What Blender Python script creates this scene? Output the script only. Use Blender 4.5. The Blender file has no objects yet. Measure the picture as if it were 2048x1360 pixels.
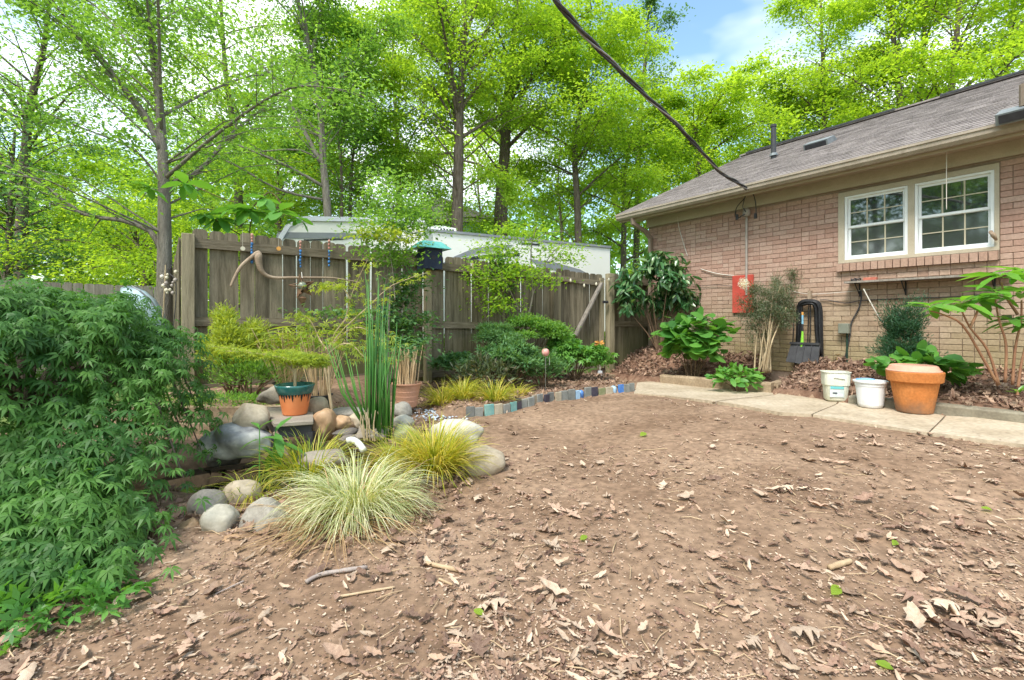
import bpy, bmesh, math, random
import numpy as np
from mathutils import Vector, Matrix, noise
S = bpy.context.scene
COL = S.collection
R = math.radians
random.seed(7); NP = np.random.default_rng(7)

# ------------------------------------------------------------------ camera, sky, sun, exposure
CAMZ = 1.05; F = 950.0; CX = 1024.0; HY = 640.0
cam_d = bpy.data.cameras.new('camera'); cam = bpy.data.objects.new('camera', cam_d); COL.objects.link(cam)
cam.location = (0, 0, CAMZ); cam.rotation_euler = (R(90), 0, 0)
cam_d.sensor_width = 36; cam_d.lens = F / 2048 * 36; cam_d.shift_y = -40 / 2048
cam_d.clip_start = 0.05; cam_d.clip_end = 900
S.camera = cam
SUN_EL, SUN_AZ = R(56), R(-148)       # azimuth from +Y towards +X
w = bpy.data.worlds.new('World'); S.world = w; w.use_nodes = True
nt = w.node_tree; N = nt.nodes; L = nt.links
bg = N['Background']; sky = N.new('ShaderNodeTexSky'); sky.sky_type = 'NISHITA'; sky.sun_disc = False
sky.sun_elevation = SUN_EL; sky.sun_rotation = SUN_AZ; sky.air_density = 1.25; sky.dust_density = 1.2; sky.ozone_density = 0.35
tc = N.new('ShaderNodeTexCoord'); mp = N.new('ShaderNodeMapping'); mp.inputs['Scale'].default_value = (1.0, 1.0, 2.2); mp.inputs['Location'].default_value = (1, 2, 3)
nz = N.new('ShaderNodeTexNoise'); nz.inputs['Scale'].default_value = 1.6; nz.inputs['Detail'].default_value = 5; nz.inputs['Roughness'].default_value = .5
cr = N.new('ShaderNodeValToRGB'); cr.color_ramp.elements[0].position = .46; cr.color_ramp.elements[0].color = (0, 0, 0, 1); cr.color_ramp.elements[1].position = .72; cr.color_ramp.elements[1].color = (.9, .9, .9, 1)
mx = N.new('ShaderNodeMix'); mx.data_type = 'RGBA'; mx.inputs[7].default_value = (9.9, 9.6, 9.3, 1)
L.new(tc.outputs['Generated'], mp.inputs[0]); L.new(mp.outputs[0], nz.inputs[0]); L.new(nz.outputs[0], cr.inputs[0])
tn = N.new('ShaderNodeVectorMath'); tn.operation = 'MULTIPLY'; tn.inputs[1].default_value = (.90, 1.03, .98); L.new(sky.outputs[0], tn.inputs[0])
L.new(cr.outputs[0], mx.inputs[0]); L.new(tn.outputs[0], mx.inputs[6]); L.new(mx.outputs[2], bg.inputs[0])
bg.inputs[1].default_value = 0.14
sun_d = bpy.data.lights.new('sun', 'SUN'); sun = bpy.data.objects.new('sun', sun_d); COL.objects.link(sun)
sun_d.energy = 2.2; sun_d.angle = R(16); sun_d.color = (1, .95, .86)
sd = Vector((math.sin(SUN_AZ) * math.cos(SUN_EL), math.cos(SUN_AZ) * math.cos(SUN_EL), math.sin(SUN_EL)))
sun.rotation_euler = sd.to_track_quat('Z', 'Y').to_euler(); sun.location = (0, 0, 30)
S.view_settings.view_transform = 'Standard'; S.view_settings.look = 'None'; S.view_settings.gamma = 1
S.view_settings.exposure = 1.15
S.render.engine = 'CYCLES'
S.cycles.max_bounces = 8; S.cycles.diffuse_bounces = 4; S.cycles.transmission_bounces = 4; S.cycles.glossy_bounces = 3; S.cycles.transparent_max_bounces = 4
try: S.cycles.use_denoising = True
except Exception: pass

# ------------------------------------------------------------------ frames of reference
def X(px, Y): return (px - CX) * Y / F
def P(px, py, Y): return Vector((X(px, Y), Y, CAMZ + (HY - py) * Y / F))
HU = Vector((-.573, .82, 0)).normalized(); HN = Vector((.82, .573, 0)).normalized()
def H(t, d, z): return HU * t + HN * d + Vector((0, 0, z))
def HYd(px, d):                       # depth Y of the line of sight at px on the vertical plane at distance d
    k = (px - CX) / F; return d / (HN.x * k + HN.y)
def WP(px, py, d=7.375): return P(px, py, HYd(px, d))
def TW(px, d=7.375):
    p = P(px, HY, HYd(px, d)); return p.xy.to_3d().dot(HU)
WALL = 7.375

CP = np.array([(0,1,0),(-2,1.5,0),(2.5,1.5,.05),(5,1,.15),(3.49,3.24,.18),(2.47,4.37,.18),(4.6,4.2,.2),(1.73,6.69,.10),(1.67,8.5,.03),(-1.26,6.5,.17),(-3.4,5,.12),
 (-1.5,3,.03),(0,4,.05),(0,6,.08),(-5,3,0),(0,13,-.05),(-8,10,-.1),(-14,3,0),(0,-8,0),(8,-3,.2),(-30,30,-.3),(30,40,-.3),(0,60,-.4),(40,0,0),(-40,0,0),(0,-40,0),(5,12,.2)], float)
def g0(x, y):
    x = np.asarray(x, float); y = np.asarray(y, float)
    num = np.zeros(np.broadcast(x, y).shape); den = num + 0
    for a, b, c in CP:
        q = 1.0 / ((x - a) ** 2 + (y - b) ** 2 + .25) ** 1.6
        num = num + q * c; den = den + q
    return num / den
def G0(px, py):
    Y = 5.0
    for _ in range(40):
        z = float(g0(X(px, Y), Y)); Y = .5 * Y + .5 * F * (CAMZ - z) / (py - HY)
    return Vector((X(px, Y), Y, float(g0(X(px, Y), Y))))
def sst(a): a = np.clip(a, 0, 1); return a * a * (3 - 2 * a)
T0, T1, T2 = G0(1319, 768), G0(1541, 789), G0(1625, 760)
C0, C1 = G0(1700, 812), G0(2048, 846)
def td(v): return v.xy.to_3d().dot(HU), v.xy.to_3d().dot(HN)
_bp = sorted([td(T0), td(T1), td(T2), (td(C0)[0] + .02, 5.62), (-4.0, 5.62), (6.05, 6.2), (7.5, 6.4)])
BT = np.array([b[0] for b in _bp]); BD = np.array([b[1] for b in _bp])
ED = [G0(930, 835), G0(985, 830), G0(1040, 818), G0(1100, 804), G0(1150, 797), G0(1200, 790), G0(1268, 784)]
EX = np.array([e.x for e in ED]); EY = np.array([e.y for e in ED])
FC = 10075.0
def FY(px): return FC / (2390 - px)           # main fence depth
FA = Vector((X(372, FY(372)), FY(372), 0)); FB = Vector((X(1300, FY(1300)), FY(1300), 0))
FD = (FB - FA).normalized(); FN = Vector((FD.y, -FD.x, 0))   # FN towards the yard
PC = (-1.72, 3.22)
def ground(x, y):
    x = np.asarray(x, float); y = np.asarray(y, float)
    z = g0(x, y)
    t = x * HU.x + y * HU.y; d = x * HN.x + y * HN.y
    df = np.interp(t, BT, BD); q = d - df
    inbed = (q > 0) & (t < 7.2) & (d < 8.2)
    rise = .085 * sst(q / .05)
    wallz = .47
    f = sst((q - .05) / np.maximum(WALL - df - .1, .2))
    zb = (z + rise) * (1 - f) + wallz * f
    z = np.where(inbed, zb, z)
    ye = np.interp(x, EX, EY); fy = (y - FA.y) * FD.x - (x - FA.x) * FD.y     # >0 beyond fence
    inc = (x > EX[0] - .4) & (x < EX[-1] + .1) & (y > ye) & (fy < 0)
    z = np.where(inc, z + .09 * sst((y - ye) / .06) * sst((x - EX[0] + .4) / .3) * sst((EX[-1] + .1 - x) / .2), z)
    # back-left planting terrace
    inb = (x < -1.5) & (x > -3.6) & (y > 4.05) & (fy < 0)
    z = np.where(inb, z + .20 * sst((y - 4.05) / .05) * sst((-1.5 - x) / .3), z)
    z = z + .16 * np.exp(-((x - 2.45) ** 2 + (y - 8.25) ** 2) / .14)
    # pond basin
    e = ((x - PC[0]) / .62) ** 2 + ((y - PC[1]) / .36) ** 2
    z = z - .28 * sst(1.35 - e)
    # gentle humps
    z = z + .012 * np.sin(x * 2.1 + .6) * np.sin(y * 1.7) + .006 * np.sin(x * 5.3 + y * 2.2)
    return z
def gz(x, y): return float(ground(x, y))
def G(px, py):
    Y = 4.0
    for _ in range(50):
        z = gz(X(px, Y), Y); Y = .6 * Y + .4 * F * (CAMZ - z) / max(py - HY, 8)
    return Vector((X(px, Y), Y, gz(X(px, Y), Y)))

# ------------------------------------------------------------------ materials
MATS = {}
def nodes(name):
    m = bpy.data.materials.new(name); m.use_nodes = True; MATS[name] = m
    return m, m.node_tree.nodes, m.node_tree.links, m.node_tree.nodes['Principled BSDF']
def ramp(N, cols):
    r = N.new('ShaderNodeValToRGB'); e = r.color_ramp.elements
    for i, (p, c) in enumerate(cols):
        if i < 2: el = e[i]
        else: el = e.new(p)
        el.position = p; el.color = (*c, 1)
    return r
def M(name, c1, c2=None, scale=8, rough=.8, bump=.2, stretch=(1, 1, 1), metal=0, spec=.3, rand=0.0, tint=False, detail=6, c3=None, fine=0.0, coord='Object', pos=(.35, .65), trans=0.0, bdist=.01, zst=None):
    m, N, L, b = nodes(name)
    c2 = c2 or c1
    tc = N.new('ShaderNodeTexCoord'); mp = N.new('ShaderNodeMapping'); mp.inputs['Scale'].default_value = stretch
    oi = N.new('ShaderNodeObjectInfo')
    L.new(tc.outputs[coord], mp.inputs[0])
    ad = N.new('ShaderNodeVectorMath'); ad.operation = 'MULTIPLY_ADD'
    ad.inputs[1].default_value = (37, 23, 51)
    L.new(oi.outputs['Random'], ad.inputs[0]); L.new(mp.outputs[0], ad.inputs[2])
    n1 = N.new('ShaderNodeTexNoise'); n1.inputs['Scale'].default_value = scale; n1.inputs['Detail'].default_value = detail; n1.inputs['Roughness'].default_value = .6
    L.new(ad.outputs[0], n1.inputs[0])
    cols = [(pos[0], c1), (pos[1], c2)]
    if c3: cols.append((min(pos[1] + .14, 1), c3))
    rp = ramp(N, cols); L.new(n1.outputs[0], rp.inputs[0]); col = rp.outputs[0]
    if rand or tint:
        hs = N.new('ShaderNodeHueSaturation'); ma = N.new('ShaderNodeMapRange')
        ma.inputs[3].default_value = 1 - (rand or .3); ma.inputs[4].default_value = 1 + (rand or .3)
        if tint:
            at = N.new('ShaderNodeAttribute'); at.attribute_name = 'tint'; L.new(at.outputs['Fac'], ma.inputs[0])
        else: L.new(oi.outputs['Random'], ma.inputs[0])
        L.new(ma.outputs[0], hs.inputs['Value']); L.new(col, hs.inputs['Color']); col = hs.outputs[0]
    if fine:
        n2 = N.new('ShaderNodeTexNoise'); n2.inputs['Scale'].default_value = scale * 14; n2.inputs['Detail'].default_value = 3
        L.new(ad.outputs[0], n2.inputs[0])
        mm = N.new('ShaderNodeMapRange'); mm.inputs[1].default_value = .3; mm.inputs[2].default_value = .7; mm.inputs[3].default_value = 1 - fine; mm.inputs[4].default_value = 1 + fine; L.new(n2.outputs[0], mm.inputs[0])
        mu = N.new('ShaderNodeVectorMath'); mu.operation = 'MULTIPLY'; L.new(col, mu.inputs[0]); L.new(mm.outputs[0], mu.inputs[1]); col = mu.outputs[0]
    if zst:
        sx = N.new('ShaderNodeSeparateXYZ'); L.new(tc.outputs['Object'], sx.inputs[0]); n3 = N.new('ShaderNodeTexNoise'); n3.inputs['Scale'].default_value = zst[3]; n3.inputs['Detail'].default_value = 5; L.new(ad.outputs[0], n3.inputs[0])
        z_ = N.new('ShaderNodeMath'); z_.operation = 'MULTIPLY_ADD'; z_.inputs[1].default_value = (zst[1] - zst[0]) * 1.6; L.new(n3.outputs[0], z_.inputs[0]); L.new(sx.outputs['Z'], z_.inputs[2])
        z2 = N.new('ShaderNodeMapRange'); z2.inputs[1].default_value = zst[0] + (zst[1] - zst[0]) * .8; z2.inputs[2].default_value = zst[1] + (zst[1] - zst[0]) * .8; z2.inputs[3].default_value = zst[4]; z2.inputs[4].default_value = 0; L.new(z_.outputs[0], z2.inputs[0])
        m3 = N.new('ShaderNodeMix'); m3.data_type = 'RGBA'; L.new(z2.outputs[0], m3.inputs[0]); L.new(col, m3.inputs[6]); m3.inputs[7].default_value = (*zst[2], 1); col = m3.outputs[2]
    L.new(col, b.inputs['Base Color'])
    b.inputs['Roughness'].default_value = rough; b.inputs['Metallic'].default_value = metal; b.inputs['Specular IOR Level'].default_value = spec
    if bump:
        nb = N.new('ShaderNodeTexNoise'); nb.inputs['Scale'].default_value = scale * 4; nb.inputs['Detail'].default_value = 5; L.new(ad.outputs[0], nb.inputs[0])
        bp = N.new('ShaderNodeBump'); bp.inputs['Strength'].default_value = bump; bp.inputs['Distance'].default_value = bdist; L.new(nb.outputs[0], bp.inputs['Height']); L.new(bp.outputs[0], b.inputs['Normal'])
    return m
def LM(name, cA, cB, trans=.45, rough=.5, tcol=None, spec=.35, cC=None):
    """leaf material: reflected and transmitted light, colour spread by the per-leaf tint"""
    m, N, L, b = nodes(name)
    at = N.new('ShaderNodeAttribute'); at.attribute_name = 'tint'
    oi = N.new('ShaderNodeObjectInfo'); a1 = N.new('ShaderNodeMath'); a1.operation = 'MULTIPLY_ADD'; a1.inputs[1].default_value = .25; L.new(oi.outputs['Random'], a1.inputs[0]); L.new(at.outputs['Fac'], a1.inputs[2])
    cols = [(0.05, cA), (1.1 if not cC else .7, cB)]
    cols[1] = (min(cols[1][0], 1.0), cB)
    if cC: cols.append((1.0, cC))
    rp = ramp(N, cols); L.new(a1.outputs[0], rp.inputs[0])
    L.new(rp.outputs[0], b.inputs['Base Color']); b.inputs['Roughness'].default_value = rough; b.inputs['Specular IOR Level'].default_value = spec
    tr = N.new('ShaderNodeBsdfTranslucent'); hs = N.new('ShaderNodeVectorMath'); hs.operation = 'MULTIPLY'; hs.inputs[1].default_value = tcol or (1.9, 1.7, .7)
    L.new(rp.outputs[0], hs.inputs[0]); L.new(hs.outputs[0], tr.inputs[0])
    mi = N.new('ShaderNodeMixShader'); mi.inputs[0].default_value = trans; L.new(b.outputs[0], mi.inputs[1]); L.new(tr.outputs[0], mi.inputs[2])
    L.new(mi.outputs[0], N['Material Output'].inputs[0])
    return m

M('dirt', (.19, .12, .078), (.30, .203, .138), scale=1.6, rough=.95, bump=.55, c3=(.245, .17, .118), fine=.30, spec=.1, bdist=.02)
M('grass_far', (.06, .12, .02), (.16, .2, .05), scale=.6, rough=.9, bump=.3)
M('concrete', (.36, .285, .20), (.49, .405, .305), scale=2.2, rough=.85, bump=.35, c3=(.36, .31, .24), fine=.2, spec=.15, bdist=.004)
M('curb', (.19, .165, .125), (.28, .25, .19), scale=4, rough=.9, bump=.4, fine=.15, spec=.1)
M('timber', (.23, .165, .105), (.38, .29, .20), scale=3, rough=.85, bump=.5, stretch=(1, 1, 1), fine=.2, spec=.1)
M('fence_wood', (.105, .088, .060), (.225, .19, .135), scale=3.0, rough=.85, bump=.6, stretch=(9, 9, .8), c3=(.13, .11, .08), rand=.3, zst=(.1, .75, (.115, .12, .045), 5, .6), fine=.15, spec=.12)
M('fence_post', (.19, .16, .105), (.31, .265, .18), scale=3.0, rough=.85, bump=.5, stretch=(7, 7, .6), c3=(.22, .19, .13), rand=.1, zst=(.0, .7, (.14, .14, .05), 6, .6), fine=.12, spec=.12)
M('fence_rail', (.12, .098, .065), (.22, .185, .135), scale=3.0, rough=.85, bump=.5, stretch=(1.2, 1.2, 12), rand=.15, fine=.12, spec=.12)
M('fence_grey', (.19, .165, .145), (.30, .27, .235), scale=3.0, rough=.9, bump=.4, stretch=(9, 9, .8), rand=.15, fine=.12, spec=.1)
M('mortar', (.24, .175, .135), (.30, .225, .175), scale=12, rough=.95, bump=.4)
M('casing', (.40, .345, .26), (.46, .40, .31), scale=5, rough=.55, bump=.1, fine=.06)
M('soffit', (.36, .29, .21), (.42, .34, .25), scale=4, rough=.7, bump=.1)
M('gutter', (.30, .25, .195), (.38, .32, .26), scale=5, rough=.5, bump=.1, fine=.1, c3=(.2, .16, .12))
M('downspout', (.20, .15, .115), (.26, .2, .155), scale=4, rough=.5, bump=.1)
M('shingle', (.19, .165, .158), (.29, .255, .245), scale=5, rough=.95, bump=.6, tint=True, rand=.18, fine=.3, spec=.08, coord='Object')
M('white_vinyl', (.74, .76, .77), (.80, .82, .83), scale=4, rough=.4, bump=.05)
M('muntin', (.50, .45, .33), rough=.5, bump=0)
M('black_rubber', (.012, .012, .014), (.03, .03, .033), scale=20, rough=.45, bump=.1)
M('black_plastic', (.025, .025, .03), (.045, .045, .052), scale=10, rough=.5, bump=.1)
M('dark_pipe', (.035, .037, .042), (.06, .06, .065), scale=10, rough=.5, bump=.1)
M('vent_metal', (.16, .18, .19), (.25, .27, .28), scale=6, rough=.5, bump=.1, metal=.3)
M('red_panel', (.42, .055, .04), (.52, .085, .06), scale=5, rough=.55, bump=.1, fine=.05)
M('red_brick', (.40, .12, .085), (.5, .17, .12), scale=20, rough=.9)
M('conduit', (.30, .26, .24), (.38, .34, .31), scale=8, rough=.5, bump=.1)
M('box_grey', (.17, .18, .14), (.22, .23, .19), scale=8, rough=.6, bump=.1)
M('tray_grey', (.035, .035, .04), (.06, .06, .065), scale=6, rough=.6, bump=.1)
M('brass', (.23, .15, .06), (.33, .22, .1), scale=20, rough=.5, metal=.6)
M('cable', (.03, .03, .035), (.075, .07, .07), scale=20, rough=.5, bump=.1)
M('cable_bare', (.30, .28, .27), (.40, .37, .35), scale=20, rough=.4, metal=.5)
M('green_conduit', (.02, .05, .035), rough=.5, bump=0)
M('white_wire', (.6, .56, .5), rough=.6, bump=0)
M('white_plastic', (.68, .70, .74), (.75, .76, .79), scale=3, rough=.4, bump=.05, spec=.5, zst=(-.02, .06, (.38, .30, .22), 12, .6))
M('old_white_plastic', (.58, .58, .47), (.72, .72, .65), scale=5, rough=.45, bump=.05, c3=(.50, .47, .33), spec=.5, zst=(.0, .14, (.36, .33, .20), 8, .6))
M('milky_water', (.45, .43, .30), (.55, .52, .42), scale=6, rough=.3, bump=0)
M('label_teal', (.10, .42, .46), (.18, .52, .55), scale=9, rough=.4, bump=0)
M('label_pale', (.50, .56, .58), (.66, .68, .66), scale=9, rough=.4, bump=0, c3=(.35, .38, .25))
M('label_dark', (.05, .06, .09), rough=.4, bump=0)
M('blue_lid', (.12, .33, .70), (.30, .52, .82), scale=5, rough=.4, bump=.1)
M('terracotta', (.46, .16, .045), (.58, .23, .075), scale=3.5, rough=.85, bump=.3, c3=(.36, .17, .06), fine=.14, spec=.15, zst=(-.01, .16, (.15, .11, .08), 9, .8))
M('terracotta_lid', (.62, .30, .21), (.70, .39, .29), scale=5, rough=.6, bump=.1)
M('salmon_plastic', (.50, .26, .17), (.58, .32, .22), scale=3, rough=.55, bump=.1)
M('glaze_orange', (.66, .20, .07), (.74, .27, .11), scale=4, rough=.45, bump=.1)
M('glaze_green', (.015, .09, .09), (.035, .15, .14), scale=12, rough=.2, bump=.05, spec=.6)
M('glaze_dark', (.006, .015, .022), rough=.2, bump=0, spec=.6)
M('soil', (.06, .04, .025), (.13, .09, .06), scale=20, rough=1, bump=.8)
M('slab_stone', (.23, .195, .16), (.31, .27, .22), scale=6, rough=.9, bump=.4, fine=.12)
M('river_tan', (.33, .26, .18), (.50, .43, .33), scale=4.2, rough=.75, bump=.4, c3=(.33, .30, .27), fine=.1)
M('river_grey', (.22, .20, .175), (.37, .34, .29), scale=5, rough=.8, bump=.45, c3=(.33, .29, .23), fine=.15)
M('river_white', (.38, .35, .28), (.56, .52, .44), scale=5, rough=.75, bump=.4, c3=(.30, .30, .18), fine=.1)
M('river_brown', (.34, .21, .12), (.50, .33, .20), scale=4, rough=.5, bump=.15, c3=(.55, .43, .30), fine=.1)
M('boulder_grey', (.62, .60, .55), (.22, .22, .23), scale=2.2, rough=.65, bump=.3, c3=(.22, .22, .10), fine=.12, pos=(.42, .55))
M('slate_dark', (.10, .09, .085), (.2, .17, .15), scale=6, rough=.7, bump=.4)
M('moss_rock', (.40, .36, .28), (.20, .24, .08), scale=3, rough=.85, bump=.3)
M('tile_slate', (.17, .18, .17), (.27, .27, .25), scale=8, rough=.8, bump=.3, rand=.35, fine=.1)
M('tile_tan', (.30, .25, .18), (.38, .33, .25), scale=8, rough=.8, bump=.3, rand=.2, fine=.1)
M('tile_moss', (.16, .20, .08), (.24, .24, .14), scale=8, rough=.9, bump=.3, rand=.2)
M('tile_blue', (.035, .13, .42), (.09, .22, .50), scale=6, rough=.25, bump=.05, rand=.3, spec=.6)
M('tile_skyblue', (.25, .42, .62), (.34, .5, .66), scale=6, rough=.25, bump=.05, rand=.3, spec=.6)
M('tile_teal', (.08, .30, .32), (.25, .44, .40), scale=8, rough=.3, bump=.05, spec=.6)
M('tile_dark', (.03, .03, .05), (.08, .07, .09), scale=8, rough=.35, bump=.05)
M('driftwood', (.24, .17, .12), (.40, .31, .23), scale=5, rough=.85, bump=.5, fine=.15)
M('star_metal', (.18, .10, .06), (.30, .19, .12), scale=20, rough=.5, metal=.5)
M('star_glass', (.17, .20, .15), (.25, .28, .22), scale=10, rough=.25, bump=0)
M('bead_blue', (.05, .22, .52), (.03, .09, .22), scale=30, rough=.3, bump=0, c3=(.4, .5, .6))
M('bead_red', (.45, .16, .13), (.5, .3, .25), scale=30, rough=.4, bump=0)
M('string', (.45, .42, .36), rough=.9, bump=0)
M('ornament_cream', (.55, .50, .38), (.66, .62, .5), scale=30, rough=.6)
M('ornament_orange', (.62, .27, .05), (.7, .36, .1), scale=30, rough=.6)
M('roof_teal', (.05, .30, .27), (.12, .42, .38), scale=6, rough=.35, bump=.1, spec=.5)
M('navy_wood', (.012, .02, .045), (.03, .04, .07), scale=6, rough=.6, bump=.1)
M('dark_green_plastic', (.01, .06, .04), (.02, .09, .06), scale=6, rough=.4, bump=.1)
M('camper_white', (.78, .765, .72), (.83, .81, .77), scale=1.5, rough=.35, bump=0)
M('camper_trim', (.62, .63, .70), (.70, .71, .78), scale=3, rough=.35, bump=0)
M('camper_grey', (.22, .23, .26), (.27, .28, .30), scale=3, rough=.35, bump=0)
M('camper_black', (.03, .03, .035), rough=.4, bump=0)
M('neighbor_wall', (.34, .50, .53), (.42, .58, .60), scale=2, rough=.7, bump=0)
M('neighbor_roof', (.15, .14, .14), (.22, .2, .2), scale=4, rough=.9)
M('kayak_blue', (.48, .66, .80), (.62, .78, .88), scale=3, rough=.3, bump=.05, spec=.5)
M('lime_plastic', (.22, .58, .04), (.32, .7, .08), scale=6, rough=.4, bump=0)
M('label_blue', (.22, .45, .62), rough=.4, bump=0)
M('bark', (.10, .078, .06), (.20, .165, .135), scale=5, rough=.95, bump=1, stretch=(4, 4, .7), fine=.2, spec=.1, bdist=.03)
M('bark_grey', (.16, .14, .12), (.28, .25, .215), scale=5, rough=.95, bump=.8, stretch=(4, 4, .7), fine=.15, spec=.1, bdist=.03)
M('twig', (.10, .06, .035), (.2, .13, .08), scale=10, rough=.9)
M('stem_red', (.24, .11, .065), (.33, .18, .10), scale=8, rough=.7)
M('stem_tan', (.36, .27, .16), (.50, .40, .26), scale=8, rough=.8)
M('stem_straw', (.52, .36, .20), (.66, .50, .32), scale=6, rough=.8, tint=True, rand=.25)
M('stick_grey', (.24, .19, .165), (.36, .30, .27), scale=8, rough=.9, bump=.6)
M('stick_tan', (.36, .25, .15), (.52, .39, .25), scale=8, rough=.9, bump=.5)
M('pale_pipe', (.6, .6, .55), rough=.5)
M('glass_blue', (.35, .42, .52), (.6, .64, .68), scale=9, rough=.2, bump=0)
M('pink_ball', (.52, .16, .15), (.64, .42, .36), scale=18, rough=.4, bump=.1)
M('steel', (.35, .35, .33), rough=.4, metal=.7, bump=0)
M('bark_mulch', (.12, .06, .038), (.25, .15, .10), scale=9, rough=1, bump=.9, fine=.3)
# dead leaves: several dry colours spread by tint
M('dead_leaf', (.30, .195, .14), (.41, .285, .205), scale=9, rough=.85, bump=.25, tint=True, rand=.42, spec=.15)
M('dead_leaf_pale', (.42, .305, .22), (.53, .41, .31), scale=9, rough=.8, bump=.25, tint=True, rand=.25, spec=.2)
M('dead_leaf_dark', (.19, .115, .085), (.29, .19, .14), scale=9, rough=.9, bump=.25, tint=True, rand=.4, spec=.12)
LM('leaf_lime', (.13, .28, .030), (.32, .48, .055), .55)
LM('leaf_bright', (.11, .26, .032), (.30, .46, .055), .55)
LM('leaf_mid', (.08, .205, .048), (.20, .37, .085), .55)
LM('leaf_blue', (.045, .13, .06), (.10, .22, .08), .4)
LM('leaf_yellow', (.15, .25, .03), (.37, .44, .07), .45)
LM('leaf_maple', (.042, .125, .028), (.13, .275, .055), .36, tcol=(1.8, 1.9, .7))
LM('leaf_fern', (.05, .15, .06), (.15, .29, .10), .35)
LM('leaf_gloss', (.018, .075, .03), (.07, .18, .06), .25, rough=.25, spec=.6, cC=(.2, .3, .14))
LM('leaf_big', (.05, .17, .035), (.14, .34, .06), .35, rough=.4)
LM('leaf_hosta', (.05, .19, .03), (.17, .36, .07), .35, rough=.4)
LM('leaf_juniper', (.025, .085, .045), (.06, .14, .07), .25)
LM('leaf_wisp', (.05, .085, .04), (.13, .17, .09), .3, cC=(.26, .22, .16))
LM('leaf_rhodo', (.06, .20, .035), (.16, .38, .05), .4, rough=.35, spec=.5)
LM('reed', (.03, .13, .03), (.10, .27, .05), .2, rough=.45)
LM('grass_variegated', (.26, .34, .12), (.55, .57, .34), .3, cC=(.74, .72, .56))
LM('grass_yellow', (.16, .26, .03), (.42, .42, .05), .4, cC=(.58, .50, .14))
LM('grass_dry', (.30, .19, .10), (.45, .31, .17), .2)
LM('fluff', (.5, .5, .45), (.7, .7, .66), .3)
LM('leaf_thread', (.10, .20, .03), (.34, .42, .05), .45)

def brick_mat():
    m, N, L, b = nodes('brick_face')
    at = N.new('ShaderNodeAttribute'); at.attribute_name = 'tint'
    oi = N.new('ShaderNodeObjectInfo')
    ge = N.new('ShaderNodeNewGeometry'); n1 = N.new('ShaderNodeTexNoise'); n1.inputs['Scale'].default_value = 1.7; n1.inputs['Detail'].default_value = 4
    L.new(ge.outputs['Position'], n1.inputs[0])
    sp = N.new('ShaderNodeSeparateXYZ'); L.new(ge.outputs['Position'], sp.inputs[0])
    # weathered tan and algae stain climbs unevenly from the soil line
    ad = N.new('ShaderNodeMath'); ad.operation = 'MULTIPLY_ADD'; ad.inputs[1].default_value = 1.1; L.new(n1.outputs[0], ad.inputs[0]); L.new(sp.outputs['Z'], ad.inputs[2])
    r1 = N.new('ShaderNodeMapRange'); r1.inputs[1].default_value = 1.7; r1.inputs[2].default_value = 2.6; L.new(ad.outputs[0], r1.inputs[0])
    r2 = N.new('ShaderNodeMapRange'); r2.inputs[1].default_value = 1.1; r2.inputs[2].default_value = 1.8; L.new(ad.outputs[0], r2.inputs[0])
    rp = ramp(N, [(0, (.355, .215, .17)), (.45, (.405, .26, .21)), (1, (.435, .30, .245))]); L.new(at.outputs['Fac'], rp.inputs[0])
    rt = ramp(N, [(0, (.345, .235, .17)), (1, (.41, .30, .225))]); L.new(at.outputs['Fac'], rt.inputs[0])
    rg = ramp(N, [(0, (.26, .205, .11)), (1, (.36, .285, .175))]); L.new(at.outputs['Fac'], rg.inputs[0])
    m1 = N.new('ShaderNodeMix'); m1.data_type = 'RGBA'; L.new(r2.outputs[0], m1.inputs[0]); L.new(rg.outputs[0], m1.inputs[6]); L.new(rt.outputs[0], m1.inputs[7])
    m2 = N.new('ShaderNodeMix'); m2.data_type = 'RGBA'; L.new(r1.outputs[0], m2.inputs[0]); L.new(m1.outputs[2], m2.inputs[6]); L.new(rp.outputs[0], m2.inputs[7])
    nf = N.new('ShaderNodeTexNoise'); nf.inputs['Scale'].default_value = 45; nf.inputs['Detail'].default_value = 4; L.new(ge.outputs['Position'], nf.inputs[0])
    mf = N.new('ShaderNodeMapRange'); mf.inputs[1].default_value = .3; mf.inputs[2].default_value = .7; mf.inputs[3].default_value = .85; mf.inputs[4].default_value = 1.15; L.new(nf.outputs[0], mf.inputs[0])
    mu = N.new('ShaderNodeVectorMath'); mu.operation = 'MULTIPLY'; L.new(m2.outputs[2], mu.inputs[0]); L.new(mf.outputs[0], mu.inputs[1])
    L.new(mu.outputs[0], b.inputs['Base Color']); b.inputs['Roughness'].default_value = .9; b.inputs['Specular IOR Level'].default_value = .15
    bp = N.new('ShaderNodeBump'); bp.inputs['Strength'].default_value = .4; bp.inputs['Distance'].default_value = .004; L.new(nf.outputs[0], bp.inputs['Height']); L.new(bp.outputs[0], b.inputs['Normal'])
brick_mat()
def simple(name, base, rough, spec=.5, metal=0, alpha=None):
    m, N, L, b = nodes(name); b.inputs['Base Color'].default_value = (*base, 1); b.inputs['Roughness'].default_value = rough
    b.inputs['Specular IOR Level'].default_value = spec; b.inputs['Metallic'].default_value = metal; return m, b
m, b = simple('window_glass', (.035, .045, .045), .03, 1.0); b.inputs['IOR'].default_value = 1.9
m, b = simple('screen_glass', (.055, .062, .062), .05, 1.0); b.inputs['IOR'].default_value = 1.8
m, b = simple('pond_water', (.012, .014, .01), .04, .8)

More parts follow.
